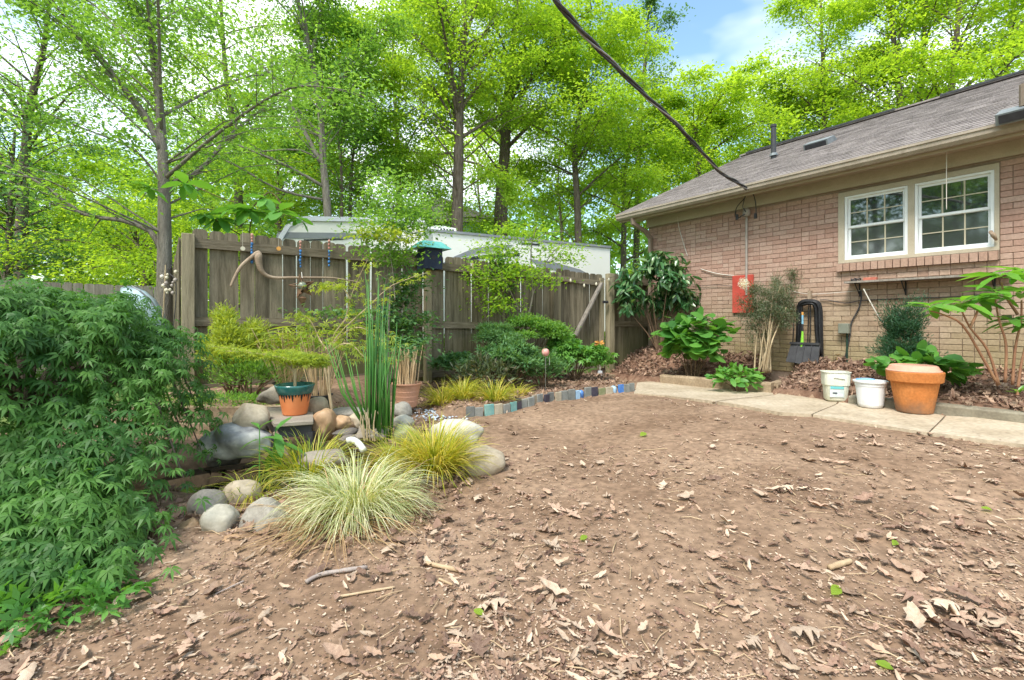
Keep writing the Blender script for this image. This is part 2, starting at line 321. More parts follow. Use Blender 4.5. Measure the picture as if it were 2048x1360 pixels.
# ------------------------------------------------------------------ object helpers
def wloc(o):
    v = Vector((0, 0, 0))
    while o is not None: v = v + o.location; o = o.parent
    return v
def tag(o, label=None, cat=None, group=None, kind=None):
    if label: o['label'] = label
    if cat: o['category'] = cat
    if group: o['group'] = group
    if kind: o['kind'] = kind
    return o
def empty(name, loc, label, cat, group=None):
    o = bpy.data.objects.new(name, None); COL.objects.link(o); o.location = loc; o.empty_display_size = .1
    return tag(o, label, cat, group)
def raw(name, V, Fc, mats, parent=None, origin=None, tint=None, smooth=False, midx=None, loose=None):
    """link one mesh object; V in world space"""
    V = np.asarray(V, np.float32).reshape(-1, 3)
    off = wloc(parent) if parent is not None else Vector(origin if origin is not None else (0, 0, 0))
    V = V - np.array(off, np.float32)
    me = bpy.data.meshes.new(name)
    if isinstance(Fc, np.ndarray):
        n, k = Fc.shape
        me.vertices.add(len(V)); me.vertices.foreach_set('co', V.ravel())
        me.loops.add(n * k); me.loops.foreach_set('vertex_index', Fc.astype(np.int32).ravel())
        me.polygons.add(n); me.polygons.foreach_set('loop_start', np.arange(0, n * k, k, dtype=np.int32))
        me.update(calc_edges=True)
    else:
        me.from_pydata(V.tolist(), [], Fc)
    for mt in ([mats] if isinstance(mats, str) else mats): me.materials.append(MATS[mt])
    if midx is not None: me.polygons.foreach_set('material_index', np.asarray(midx, np.int32))
    if smooth: me.polygons.foreach_set('use_smooth', np.ones(len(me.polygons), bool))
    if tint is not None:
        a = me.attributes.new('tint', 'FLOAT', 'POINT'); a.data.foreach_set('value', np.asarray(tint, np.float32))
    me.update()
    o = bpy.data.objects.new(name, me); COL.objects.link(o)
    if parent is not None: o.parent = parent
    else: o.location = off
    return o
class MB:
    def __init__(s): s.v = []; s.f = []; s.m = []; s.t = []; s.cm = 0; s.ct = .5
    def add(s, vs, fs):
        n = len(s.v); s.v += [tuple(a) for a in vs]; s.f += [tuple(i + n for i in f) for f in fs]; s.m += [s.cm] * len(fs); s.t += [s.ct] * len(vs); return s
    def box(s, c, half, ax=None, ay=None, az=None):
        ax = ax or Vector((1, 0, 0)); ay = ay or Vector((0, 1, 0)); az = az or Vector((0, 0, 1)); c = Vector(c)
        vs = [c + ax * (half[0] * i) + ay * (half[1] * j) + az * (half[2] * k) for i in (-1, 1) for j in (-1, 1) for k in (-1, 1)]
        return s.add(vs, [(0, 1, 3, 2), (4, 6, 7, 5), (0, 4, 5, 1), (2, 3, 7, 6), (0, 2, 6, 4), (1, 5, 7, 3)])
    def bar(s, a, b, w, h, up=Vector((0, 0, 1))):
        a = Vector(a); b = Vector(b); d = (b - a); l = d.length; d.normalize(); sd = d.cross(up).normalized(); u = sd.cross(d)
        return s.box((a + b) / 2, (l / 2, w / 2, h / 2), d, sd, u)
    def tube(s, pts, rad, n=8, cap=True):
        pts = [Vector(p) for p in pts]; rr = rad if hasattr(rad, '__len__') else [rad] * len(pts)
        vs = []; up = Vector((0.13, .21, 1)).normalized()
        for i, p in enumerate(pts):
            d = (pts[min(i + 1, len(pts) - 1)] - pts[max(i - 1, 0)])
            d = d.normalized() if d.length > 1e-9 else Vector((0, 0, 1))
            a = d.cross(up)
            if a.length < .1: a = d.cross(Vector((1, 0, 0)))
            a.normalize(); b = d.cross(a)
            for k in range(n):
                th = 2 * math.pi * k / n; vs.append(p + (a * math.cos(th) + b * math.sin(th)) * rr[i])
        fs = []
        for i in range(len(pts) - 1):
            for k in range(n):
                k2 = (k + 1) % n; fs.append((i * n + k, i * n + k2, (i + 1) * n + k2, (i + 1) * n + k))
        if cap: fs.append(tuple(range(n - 1, -1, -1))); fs.append(tuple((len(pts) - 1) * n + k for k in range(n)))
        return s.add(vs, fs)
    def lathe(s, c, prof, n=28, sx=1, sy=1, rot=0, sq=0):
        c = Vector(c); vs = []
        for r, z in prof:
            for k in range(n):
                th = 2 * math.pi * k / n; q = 1
                if sq: q = (abs(math.cos(th)) ** sq + abs(math.sin(th)) ** sq) ** (-1 / sq)
                x, y = r * q * math.cos(th) * sx, r * q * math.sin(th) * sy
                vs.append(c + Vector((x * math.cos(rot) - y * math.sin(rot), x * math.sin(rot) + y * math.cos(rot), z)))
        fs = []
        for i in range(len(prof) - 1):
            for k in range(n):
                k2 = (k + 1) % n; fs.append((i * n + k, i * n + k2, (i + 1) * n + k2, (i + 1) * n + k))
        return s.add(vs, fs)
    def prism(s, poly, vec):
        n = len(poly); vec = Vector(vec); vs = [Vector(p) for p in poly] + [Vector(p) + vec for p in poly]
        fs = [tuple(range(n - 1, -1, -1)), tuple(range(n, 2 * n))] + [(i, (i + 1) % n, n + (i + 1) % n, n + i) for i in range(n)]
        return s.add(vs, fs)
    def build(s, name, mats, parent=None, origin=None, smooth=False, tint=False, bevel=0):
        o = raw(name, s.v, s.f, mats, parent, origin, tint=s.t if tint else None, smooth=smooth, midx=s.m)
        if bevel:
            md = o.modifiers.new('edge', 'BEVEL'); md.width = bevel; md.segments = 1; md.limit_method = 'ANGLE'
        return o
def curve_pts(pts, n=24):
    """Catmull-Rom through the points"""
    pts = [Vector(p) for p in pts]; q = [pts[0]] + pts + [pts[-1]]; out = []
    seg = len(pts) - 1; per = max(2, n // seg)
    for i in range(seg):
        a, b, c, d = q[i], q[i + 1], q[i + 2], q[i + 3]
        for k in range(per):
            t = k / per; out.append(.5 * ((2 * b) + (c - a) * t + (2 * a - 5 * b + 4 * c - d) * t * t + (3 * b - a - 3 * c + d) * t ** 3))
    out.append(pts[-1]); return out

# leaf outlines: (V (n,3) with +y = tip, z = normal), faces
def proto_diamond(wd=.5, fold=.12): return np.array([(0, 0, 0), (wd / 2, .45, fold), (0, 1, -.08), (-wd / 2, .45, fold)], float), np.array([(0, 1, 2, 3)])
def proto_oval(wd=.42, fold=.06, droop=.15):
    V = [(0, 0, 0), (wd * .38, .25, fold), (wd * .5, .55, fold - droop * .3), (wd * .3, .85, -droop * .7), (0, 1, -droop), (-wd * .3, .85, -droop * .7), (-wd * .5, .55, fold - droop * .3), (-wd * .38, .25, fold), (0, .3, 0), (0, .6, -droop * .35), (0, .85, -droop * .75)]
    Fq = [(0, 1, 8, 8), (1, 2, 9, 8), (2, 3, 10, 9), (3, 4, 10, 10), (4, 5, 10, 10), (5, 6, 9, 10), (6, 7, 8, 9), (7, 0, 8, 8)]
    return np.array(V, float), [tuple(dict.fromkeys(f)) for f in Fq]
def proto_round(n=10, cup=.12, notch=True):
    V = [(0, .42, -cup * .6)]; Fq = []
    for k in range(n):
        th = 2 * math.pi * k / n - math.pi / 2; r = .5 * (1 + .08 * math.cos(3 * th + 1)); z = -cup * (1 if k % 2 else .5)
        if k == 0 and notch: V.append((0, .16, 0)); continue
        V.append((r * math.cos(th), .5 + r * math.sin(th), z + .05 * math.sin(5 * th)))
    for k in range(n): Fq.append((0, 1 + k, 1 + (k + 1) % n))
    return np.array(V, float), Fq
def proto_palm(nl=7, wd=.13, droop=.18):
    V = []; Fq = []
    for k in range(nl):
        f = k / (nl - 1) * 2 - 1; a = f * R(118); ln = (1 - .45 * abs(f)) * .62
        dx, dy = math.sin(a), math.cos(a); sx, sy = dy, -dx; b = len(V)
        V += [(0, .3, 0), (dx * ln * .45 + sx * wd * .5, .3 + dy * ln * .45 + sy * wd * .5, .02), (dx * ln, .3 + dy * ln, -droop * (1 - .3 * abs(f))), (dx * ln * .45 - sx * wd * .5, .3 + dy * ln * .45 - sy * wd * .5, .02)]
        Fq.append((b, b + 1, b + 2, b + 3))
    b = len(V); V += [(0, 0, 0), (.012, .15, .0), (0, .31, 0), (-.012, .15, 0)]; Fq.append((b, b + 1, b + 2, b + 3))
    return np.array(V, float), np.array(Fq)
def proto_oak(seed=0, curl=.2):
    rg = random.Random(seed); right = [(.03, .06)]
    for y0, w_ in ((.16, .24), (.40, .36), (.66, .24)):
        w_ *= rg.uniform(.75, 1.25); dy = rg.uniform(-.03, .03)
        right += [(.075 + rg.uniform(0, .03), y0 + dy), (w_ * .8, y0 + .09 + dy), (w_, y0 + .17 + dy), (w_ * .62, y0 + .16 + dy), (.09 + rg.uniform(0, .03), y0 + .19 + dy)]
    right += [(.07, .90), (.035, .96)]
    ring = [(0, 0)] + right + [(0, 1)] + [(-x * rg.uniform(.8, 1.15), y + rg.uniform(-.02, .02)) for x, y in reversed(right)]
    sp = [(0, y) for y in (.15, .4, .65, .88)]
    pts = ring + sp; V = []
    for x, y in pts: V.append((x, y, curl * (x * x * 3.2 * rg.uniform(.7, 1.3) + (y - .5) ** 2 * .9) + rg.uniform(-.012, .012)))
    nr = len(ring); Fq = []
    def near(i): return nr + int(np.argmin([abs(ring[i][1] - s_[1]) for s_ in sp]))
    for i in range(nr):
        j = (i + 1) % nr; a, b = near(i), near(j)
        Fq.append((i, j, b) if a == b else (i, j, b, a))
    return np.array(V, float), Fq
def proto_curl(wd=.3, curl=.35, tear=.0):
    V = []; n = 6
    for i in range(n + 1):
        y = i / n; w_ = wd * math.sin(math.pi * min(.97, y * .9 + .06)) ** .7 / 2; z = curl * (y - .45) ** 2; lift = .35 * wd * (1 + .4 * math.sin(i * 2.1))
        V += [(-w_ * (1 - tear * (i % 2)), y, z + lift * (w_ * 2 / wd)), (0, y, z), (w_ * (1 - tear * ((i + 1) % 2)), y + .02, z + lift * .8 * (w_ * 2 / wd))]
    Fq = []
    for i in range(n): Fq += [(3 * i, 3 * i + 1, 3 * i + 4, 3 * i + 3), (3 * i + 1, 3 * i + 2, 3 * i + 5, 3 * i + 4)]
    return np.array(V, float), Fq
def proto_chip(seed=0):
    rg = random.Random(seed); n = 5; V = []
    for k in range(n):
        th = 2 * math.pi * k / n + rg.uniform(-.4, .4); r = rg.uniform(.25, .5); V.append((r * .6 * math.cos(th), .5 + r * math.sin(th), .12 * rg.random()))
    return np.array(V, float), [tuple(range(n))]
def basis(D, Nn):
    """rotation matrices with columns side, D, normal"""
    D = D / np.linalg.norm(D, axis=1, keepdims=True)
    Sd = np.cross(D, Nn); l = np.linalg.norm(Sd, axis=1, keepdims=True); Sd = Sd / np.maximum(l, 1e-6); N2 = np.cross(Sd, D)
    return np.stack([Sd, D, N2], axis=2)
def scatter(name, proto, pos, rot, size, mats, parent=None, origin=None, tint=None, kind=None, smooth=False, rng=NP):
    V, Fq = proto; n = len(pos); k = len(V)
    W = np.einsum('nij,kj->nki', rot, V) * np.asarray(size).reshape(-1, 1, 1) + np.asarray(pos)[:, None, :]
    if tint is None: tint = rng.random(n)
    if isinstance(Fq, np.ndarray): FF = (Fq[None] + (np.arange(n) * k)[:, None, None]).reshape(-1, Fq.shape[1])
    else:
        FF = [tuple(int(a) + i * k for a in f) for i in range(n) for f in Fq]
    o = raw(name, W.reshape(-1, 3), FF, mats, parent, origin, tint=np.repeat(tint, k), smooth=smooth)
    if kind: o['kind'] = kind
    return o
def protomesh(name, proto, mat, tint=.5, smooth=False):
    V, Fq = proto; me = bpy.data.meshes.new(name); me.from_pydata(V.tolist(), [], [tuple(int(a) for a in f) for f in Fq]); me.materials.append(MATS[mat])
    a = me.attributes.new('tint', 'FLOAT', 'POINT'); a.data.foreach_set('value', np.full(len(V), tint, np.float32))
    if smooth: me.polygons.foreach_set('use_smooth', np.ones(len(me.polygons), bool))
    me.update(); return me
def inst(name, me, pos, rot, size, parent=None):
    o = bpy.data.objects.new(name, me); COL.objects.link(o)
    off = wloc(parent) if parent is not None else Vector((0, 0, 0))
    m = Matrix([list(r) for r in np.asarray(rot)]).to_4x4()
    o.rotation_euler = m.to_euler(); o.scale = (size,) * 3 if not hasattr(size, '__len__') else size
    if parent is not None: o.parent = parent
    o.location = Vector(pos) - off
    return o
def rdirs(n, rng=NP):
    v = rng.normal(size=(n, 3)); return v / np.linalg.norm(v, axis=1, keepdims=True)

# ------------------------------------------------------------------ ground
def axis(lo, a, b, hi, fine, grow=1.28):
    c = list(np.arange(a, b + fine / 2, fine)); s = fine; x = b
    while x < hi: s *= grow; x += s; c.append(x)
    s = fine; x = a; pre = []
    while x > lo: s *= grow; x -= s; pre.append(x)
    return np.array(pre[::-1] + c)
gx = axis(-300, -4.4, 5.6, 300, .05); gy = axis(-120, .9, 9.2, 420, .05)
GX, GY = np.meshgrid(gx, gy, indexing='ij'); GZ = ground(GX, GY)
near = (GX > -4.5) & (GX < 5.7) & (GY > .8) & (GY < 9.3)
GZ = GZ + np.where(near, NP.normal(size=GZ.shape) * .0022, 0)
nx, ny = len(gx), len(gy); idx = np.arange(nx * ny).reshape(nx, ny)
q = np.stack([idx[:-1, :-1], idx[1:, :-1], idx[1:, 1:], idx[:-1, 1:]], -1).reshape(-1, 4)
fc = np.stack([GX, GY, GZ], -1).reshape(-1, 3)
cx_ = fc[q].mean(1); beyond = ((cx_[:, 1] - FA.y) * FD.x - (cx_[:, 0] - FA.x) * FD.y) > 0
tt = cx_[:, 0] * HU.x + cx_[:, 1] * HU.y; dd = cx_[:, 0] * HN.x + cx_[:, 1] * HN.y
bedm = (dd > np.interp(tt, BT, BD)) & (tt < 6.4)
mi_ = np.where(beyond & ~bedm, 1, 0); mi_ = np.where((np.abs(cx_[:, 0]) > 12) | (cx_[:, 1] < -6), 1, mi_); mi_ = np.where(bedm & (dd < 8), 2, mi_)
g = raw('ground', fc, q, ['dirt', 'grass_far', 'bark_mulch'], smooth=True, midx=mi_); g['kind'] = 'structure'

# concrete path: slabs split at the joints seen in the photograph
def slab(poly_px, name='path_slab', thick=.03, lift=.022, mat='concrete', parent=None):
    pts = [G0(*p) if not isinstance(p, Vector) else p for p in poly_px]
    bm = bmesh.new(); vs = [bm.verts.new((p.x, p.y, 0)) for p in pts]; f = bm.faces.new(vs)
    bmesh.ops.triangulate(bm, faces=[f]); bmesh.ops.subdivide_edges(bm, edges=bm.edges[:], cuts=5, use_grid_fill=True)
    bmesh.ops.triangulate(bm, faces=bm.faces[:])
    for v in bm.verts: v.co.z = float(g0(v.co.x, v.co.y)) + lift
    bmesh.ops.recalc_face_normals(bm, faces=bm.faces[:])
    r = bmesh.ops.extrude_face_region(bm, geom=bm.faces[:])
    for e in r['geom']:
        if isinstance(e, bmesh.types.BMVert): e.co.z -= thick + .06
    bmesh.ops.recalc_face_normals(bm, faces=bm.faces[:])
    me = bpy.data.meshes.new(name); bm.to_mesh(me); bm.free(); me.materials.append(MATS[mat])
    o = bpy.data.objects.new(name, me); COL.objects.link(o); o.parent = parent
    return o
path = bpy.data.objects.new('path', None); COL.objects.link(path); path['kind'] = 'structure'
g1, g2 = G0(1623, 833), G0(1672, 812); g1b, g2b = G0(1626, 833.5), G0(1675, 812.3)
far = Vector((7.2, -2.2, 0)); dirp = -HU
Dn = G0(2045, 895); Dn2 = Dn + dirp * 4; Cn = G0(2048, 846); Cn2 = Cn + dirp * 4
j1a, j1b = G0(1856, 870), G0(1889, 836); j1c, j1d = G0(1860, 870.5), G0(1893, 836.3)
slab([(1268, 789), (1275, 768), (1319, 764), (1440, 776), (1541, 785), (1548, 793), (1430, 806), (1330, 794)], parent=path)
slab([(1435, 807), (1551, 793.5), (1590, 772), (1650, 768), G0(1690, 790), g2, g1, (1560, 829)], parent=path)
slab([g1b, g2b, G0(1692, 792), G0(1760, 812), j1b, j1a], parent=path)
slab([j1c, j1d, Cn, Cn2, Dn2, Dn], parent=path)

# ------------------------------------------------------------------ brick house
house = empty('brick_house', H(5.98, WALL, .3), 'single storey pinkish brick house with a low shingled roof and double window', 'house')
tL = 5.98; t_end = -3.2
wt1, wt2 = TW(1677.6), TW(1999.5)      # window opening (t), wt1 > wt2
WZ0, WZ1 = 1.83, 2.775
mb = MB()      # wall core with window opening
def wbox(t0, t1, d0, d1, z0, z1, m=None):
    (m or mb).box(H((t0 + t1) / 2, (d0 + d1) / 2, (z0 + z1) / 2), (abs(t1 - t0) / 2, abs(d1 - d0) / 2, abs(z1 - z0) / 2), HU, HN)
wbox(tL, wt1, WALL + .012, WALL + .22, -.2, 2.98); wbox(wt2, t_end, WALL + .012, WALL + .22, -.2, 2.98)
wbox(wt1, wt2, WALL + .012, WALL + .22, -.2, WZ0 - .12); wbox(wt1, wt2, WALL + .012, WALL + .22, WZ1 + .005, 2.98)
wbox(tL, tL - .2, WALL + .23, 15, -.2, 2.98)          # end wall
wbox(tL, t_end, 15, 15.2, -.2, 2.98); wbox(t_end, t_end + .2, WALL + .23, 14.99, -.2, 2.98)
wall = mb.build('wall', 'mortar', house)
# gable triangle
mb = MB(); mb.prism([H(tL, WALL, 2.99), H(tL, 15.2, 2.99), H(tL, 11.4, 4.9)], HU * -.15); mb.build('gable', 'casing', house)
# bricks
BL, BH, GAP = .203, .0677, .0052
vari = []
for i in range(10):
    for hlf in (0, 1):
        l = (BL - GAP) / 2 if not hlf else (BL / 2 - GAP) / 2
        b_ = MB(); b_.ct = (i + .5) / 10; e = .0035
        h_ = (BH - GAP) / 2; o0 = .0 + .003 * ((i * 7) % 5 - 2) / 2
        vs = [(-l, -o0, -h_), (l, -o0, -h_), (l, -o0, h_), (-l, -o0, h_)]
        b_.v = []; b_.add([(-l, .03, -h_), (l, .03, -h_), (l, .03, h_), (-l, .03, h_), (-l + e, -.0 - o0, -h_ + e), (l - e, -.0 - o0, -h_ + e), (l - e, -o0, h_ - e), (-l + e, -o0, h_ - e),
                           (-l, e - o0, -h_), (l, e - o0, -h_), (l, e - o0, h_), (-l, e - o0, h_)],
                          [(4, 5, 6, 7), (8, 9, 5, 4), (9, 10, 6, 5), (10, 11, 7, 6), (11, 8, 4, 7), (0, 1, 9, 8), (1, 2, 10, 9), (2, 3, 11, 10), (3, 0, 8, 11)])
        me = bpy.data.meshes.new('brick'); me.from_pydata([tuple(v) for v in b_.v], [], b_.f); me.materials.append(MATS['brick_face'])
        a = me.attributes.new('tint', 'FLOAT', 'POINT'); a.data.foreach_set('value', np.full(len(b_.v), b_.ct, np.float32)); me.update()
        vari.append(me)
bricks = []
rg = random.Random(3)
def free(t0, t1, z):
    """is the piece of course from t0 down to t1 outside the window"""
    if WZ0 - .125 < z < WZ1 + .05 and t1 < wt1 + .01 and t0 > wt2 - .01: return False
    return True
for r in range(42):
    z = .045 + BH * r - .06
    if z > 2.81 or z < .30: continue
    off = (r % 2) * BL / 2 + (BL / 2 if rg.random() < .12 else 0)
    t = tL - .002 + off
    while t > t_end:
        t0, t1 = t, t - BL
        seg = []
        if t0 > tL: seg = [(tL, t1)] if t1 < tL - .03 else []
        elif free(t0, t1, z): seg = [(t0, t1)]
        else:
            if t0 > wt1 and t0 - wt1 > .06: seg = [(t0, wt1)]
            elif t1 < wt2 and wt2 - t1 > .06: seg = [(wt2, t1)]
        for a_, b__ in seg:
            if rg.random() < .32 and a_ - b__ > .19: bricks.append((a_, (a_ + b__) / 2, z)); bricks.append(((a_ + b__) / 2, b__, z))
            else: bricks.append((a_, b__, z))
        t -= BL
brot = np.array([[-HU.x, HN.x, 0], [-HU.y, HN.y, 0], [0, 0, 1]])
vis = []
for (a_, b__, z) in bricks:
    c = H((a_ + b__) / 2, WALL, z); px = CX + c.x / c.y * F if c.y > .5 else 9e9
    py = HY + (CAMZ - z) / max(c.y, .5) * F
    onscreen = px < 2060 and py > 100 and c.y > 0
    score = c.y if onscreen else 100 + abs(c.y)
    if 1790 < px < 2048 and 590 < py < 600: score += 0
    vis.append((score, a_, b__, z))
vis.sort()
for k, (s_, a_, b__, z) in enumerate(vis[:300]):
    w_ = a_ - b__; hlf = 1 if w_ < .15 else 0; base = BL if not hlf else BL / 2
    me = vari[rg.randrange(10) * 2 + hlf]
    inst('brick', me, H((a_ + b__) / 2, WALL, z), brot, (max(w_ - GAP, .02) / (base - GAP), 1, 1), wall)
V, Fq, T = [], [], []
for (s_, a_, b__, z) in vis[300:]:
    w_ = a_ - b__; hlf = 1 if w_ < .15 else 0; base = BL if not hlf else BL / 2
    me = vari[rg.randrange(10) * 2 + hlf]; sc = max(w_ - GAP, .02) / (base - GAP)
    n = len(V); c = np.array(H((a_ + b__) / 2, WALL, z)); tt_ = me.attributes['tint'].data[0].value
    for v in me.vertices: V.append(c + brot @ np.array((v.co.x * sc, v.co.y, v.co.z))); T.append(tt_)
    Fq += [tuple(i + n for i in p.vertices) for p in me.polygons]
o = raw('brick_courses', V, Fq, 'brick_face', wall, tint=T); o['kind'] = 'stuff'
# sill of rowlock bricks
nb = int((wt1 - wt2 + .02) / .078)
for k in range(nb):
    t = wt1 + .01 - (k + .5) * .078
    mbk = MB(); mbk.ct = rg.uniform(.0, .55); mbk.box(H(t, WALL + .03, WZ0 - .062), (.034, .09, .05), HU, (HN + Vector((0, 0, .12))).normalized())
    mbk.build('sill_brick', 'brick_face', wall, tint=True)
wbox_ = MB(); wbox(wt1, wt2, WALL - .03, WALL + .1, WZ0 - .115, WZ0 - .016, wbox_); wbox_.build('sill_mortar', 'mortar', wall)
# window unit
def frame_rect(t0, t1, z0, z1, d0, d1, wv, wh, m):   # t0>t1
    wbox(t0, t0 - wv, d0, d1, z0, z1, m); wbox(t1 + wv, t1, d0, d1, z0, z1, m)
    wbox(t0 - wv, t1 + wv, d0, d1, z0, z0 + wh, m); wbox(t0 - wv, t1 + wv, d0, d1, z1 - wh, z1, m)
cz = MB(); ml = (TW(1816) + TW(1830)) / 2
a0, a1, b0, b1 = TW(1690), TW(1816), TW(1830), TW(1989)
wbox(wt1, a0 + .002, WALL - .02, WALL + .1, WZ0 - .012, WZ1, cz); wbox(b1 - .002, wt2, WALL - .02, WALL + .1, WZ0 - .012, WZ1, cz)
wbox(a1 - .002, b0 + .002, WALL - .018, WALL + .1, WZ0 + .03, WZ1 - .06, cz)
wbox(a0 + .002, b1 - .002, WALL - .022, WALL + .1, WZ0 - .012, WZ0 + .03, cz); wbox(a0 + .002, b1 - .002, WALL - .022, WALL + .1, WZ1 - .06, WZ1, cz)
cz.build('window_casing', 'casing', house)
def window(t0, t1):
    z0, z1 = WZ0 + .03, WZ1 - .062; zm = (z0 + z1) / 2 + .01
    f = MB(); frame_rect(t0, t1, z0, z1, WALL - .01, WALL + .08, .028, .026, f)
    fo = f.build('window', 'white_vinyl', house)
    for (za, zb, d_, scr) in ((zm - .012, z1 - .026, .018, False), (z0 + .026, zm + .012, .036, True)):
        s_ = MB(); frame_rect(t0 - .03, t1 + .03, za, zb, WALL + d_, WALL + d_ + .02, .026, .03, s_); sa = s_.build('sash', 'white_vinyl', fo)
        g_ = MB(); wbox(t0 - .05, t1 + .05, WALL + d_ + .012, WALL + d_ + .016, za + .02, zb - .02, g_); g_.build('pane', 'screen_glass' if scr else 'window_glass', fo)
        mu = MB()
        for k in (1, 2):
            tk = t0 - .056 + (t1 - t0 + .112) * k / 3; wbox(tk + .007, tk - .007, WALL + d_ + .004, WALL + d_ + .010, za + .03, zb - .03, mu)
        zk = (za + zb) / 2; wbox(t0 - .056, t1 + .056, WALL + d_ + .003, WALL + d_ + .0095, zk - .006, zk + .006, mu)
        mu.build('muntin', 'muntin', fo)
window(a0, a1); window(b0, b1)
# frieze, soffit, fascia, gutter, roof
fr = MB(); wbox(tL + .02, t_end, WALL - .03, WALL + .01, 2.823, 2.985, fr); fr.build('frieze_board', 'casing', house)
fr = MB(); wbox(tL + .35, t_end, 6.99, WALL + .05, 2.986, 3.0, fr); fr.build('soffit', 'soffit', house)
fr = MB(); wbox(tL + .35, t_end, 6.965, 6.988, 2.92, 3.06, fr); fr.build('fascia', 'soffit', house)
gu = MB(); prof = [(6.963, 3.055), (6.963, 2.955), (6.90, 2.95), (6.868, 2.985), (6.862, 3.03), (6.85, 3.035), (6.85, 3.062), (6.864, 3.064), (6.872, 3.035), (6.875, 2.99), (6.905, 2.96), (6.955, 2.963), (6.955, 3.055)]
gu.prism([H(tL + .36, a, b) for a, b in prof], HU * (t_end - tL - .36)); gu.build('gutter', 'gutter', house)
ds = MB()
dsp = [H(tL + .02, 6.93, 2.98), H(tL + .01, 6.95, 2.86), H(tL - .06, 7.22, 2.72), H(tL - .09, WALL - .05, 2.60), H(tL - .10, WALL - .05, .5)]
for a, b in zip(dsp, dsp[1:]): ds.bar(a, b + (b - a).normalized() * .02, .075, .06)
ds.build('downspout', 'downspout', house)
SL = (5.09 - 3.06) / (11.4 - 6.88); rd = Vector((HN.x, HN.y, SL)).normalized(); rn = Vector((-HN.x * SL, -HN.y * SL, 1)).normalized(); rn2 = Vector((HN.x * SL, HN.y * SL, 1)).normalized()
ro = MB(); te = tL + .38
ro.prism([H(te, 6.88, 3.055), H(te, 11.4, 5.075), H(te, 15.9, 3.055), H(te, 15.9, 2.99), H(te, 11.4, 5.00), H(te, 6.90, 3.0)], HU * (t_end - te))
roof = ro.build('roof', 'shingle', house, tint=True)
sh = MB(); LR = (Vector((11.4 - 6.88, 5.09 - 3.06))).length; nco = int(LR / .14)
for i in range(nco + 1):
    s0 = i * .14; w_ = .305; t = te + (.15 if i % 2 else 0) + rg.uniform(-.02, .02)
    while t > t_end:
        tw_ = w_ * rg.uniform(.9, 1.1); a_, b__ = min(t, te), max(t - tw_ + .004, t_end)
        if a_ > b__:
            sh.ct = min(1, max(0, rg.gauss(.5, .22))); lift = .012 + rg.uniform(0, .004)
            p = H(0, 6.87, 3.058) + rd * s0; q_ = H(0, 6.87, 3.058) + rd * (s0 + .16)
            v = [p + HU * a_ + rn * lift, p + HU * b__ + rn * lift, q_ + HU * b__ + rn * .004, q_ + HU * a_ + rn * .004, p + HU * a_ - rn * .004, p + HU * b__ - rn * .004]
            sh.add(v, [(0, 1, 2, 3), (4, 5, 1, 0)])
        t -= tw_
o = sh.build('shingle_courses', 'shingle', roof, tint=True); o['kind'] = 'stuff'
rv = MB(); rdg = lambda t0, t1: (rv.bar(H(t0, 11.35, 5.105), H(t1, 11.35, 5.105), .22, .035))
rdg(TW(1500, 11.4) + .02, TW(1795, 11.4)); rdg(TW(1885, 11.4), t_end); rv.build('ridge_vent', 'dark_pipe', roof)
rc = MB(); rc.bar(H(te, 11.38, 5.085), H(t_end, 11.38, 5.085), .25, .03); rc.build('ridge_cap', 'shingle', roof, tint=True)
def roofpt(px, py):
    """hit the front roof slope"""
    d = Vector(((px - CX) / F, 1, (HY - py) / F)); o_ = Vector((0, 0, CAMZ)); p0 = H(0, 6.88, 3.058)
    return o_ + d * ((p0 - o_).dot(rn) / d.dot(rn))
p = roofpt(1547, 318); top = p + Vector((0, 0, 66 * p.y / F))
vp = MB(); vp.tube([p - Vector((0, 0, .05)), top], .045, 14); vp.tube([top - Vector((0, 0, .02)), top + Vector((0, 0, .025))], .054, 14)
o = vp.build('vent_pipe', 'dark_pipe', house, smooth=False); fl = MB(); fl.tube([p + rn * -.01 + Vector((0, 0, .07)), p + Vector((0, 0, .11))], [.075, .06], 14); fl.build('flashing', 'vent_metal', o)
for k, (px, py, s_) in enumerate(((1632, 297, 1), (2046, 240, 1.0))):
    p = roofpt(px, py)
    v = MB(); a_ = p + rn * .05
    v.prism([p + HU * .19, p + HU * .19 + rn * .11, p + HU * .19 + rd * .3 + rn * .11, p + HU * .19 + rd * .42], HU * -.38)
    o = v.build('roof_vent', 'vent_metal', house); gr = MB(); gr.box(p + rn * .055 - rd * .004, (.165, .004, .04), HU, rd, rn); gr.build('vent_louver', 'black_plastic', o)
    if k: q_ = MB(); q_.tube([p + rd * .2 + rn * .1, p + rd * .2 + rn * .1 + Vector((0, 0, .22))], .05, 12); q_.build('flue', 'downspout', o)
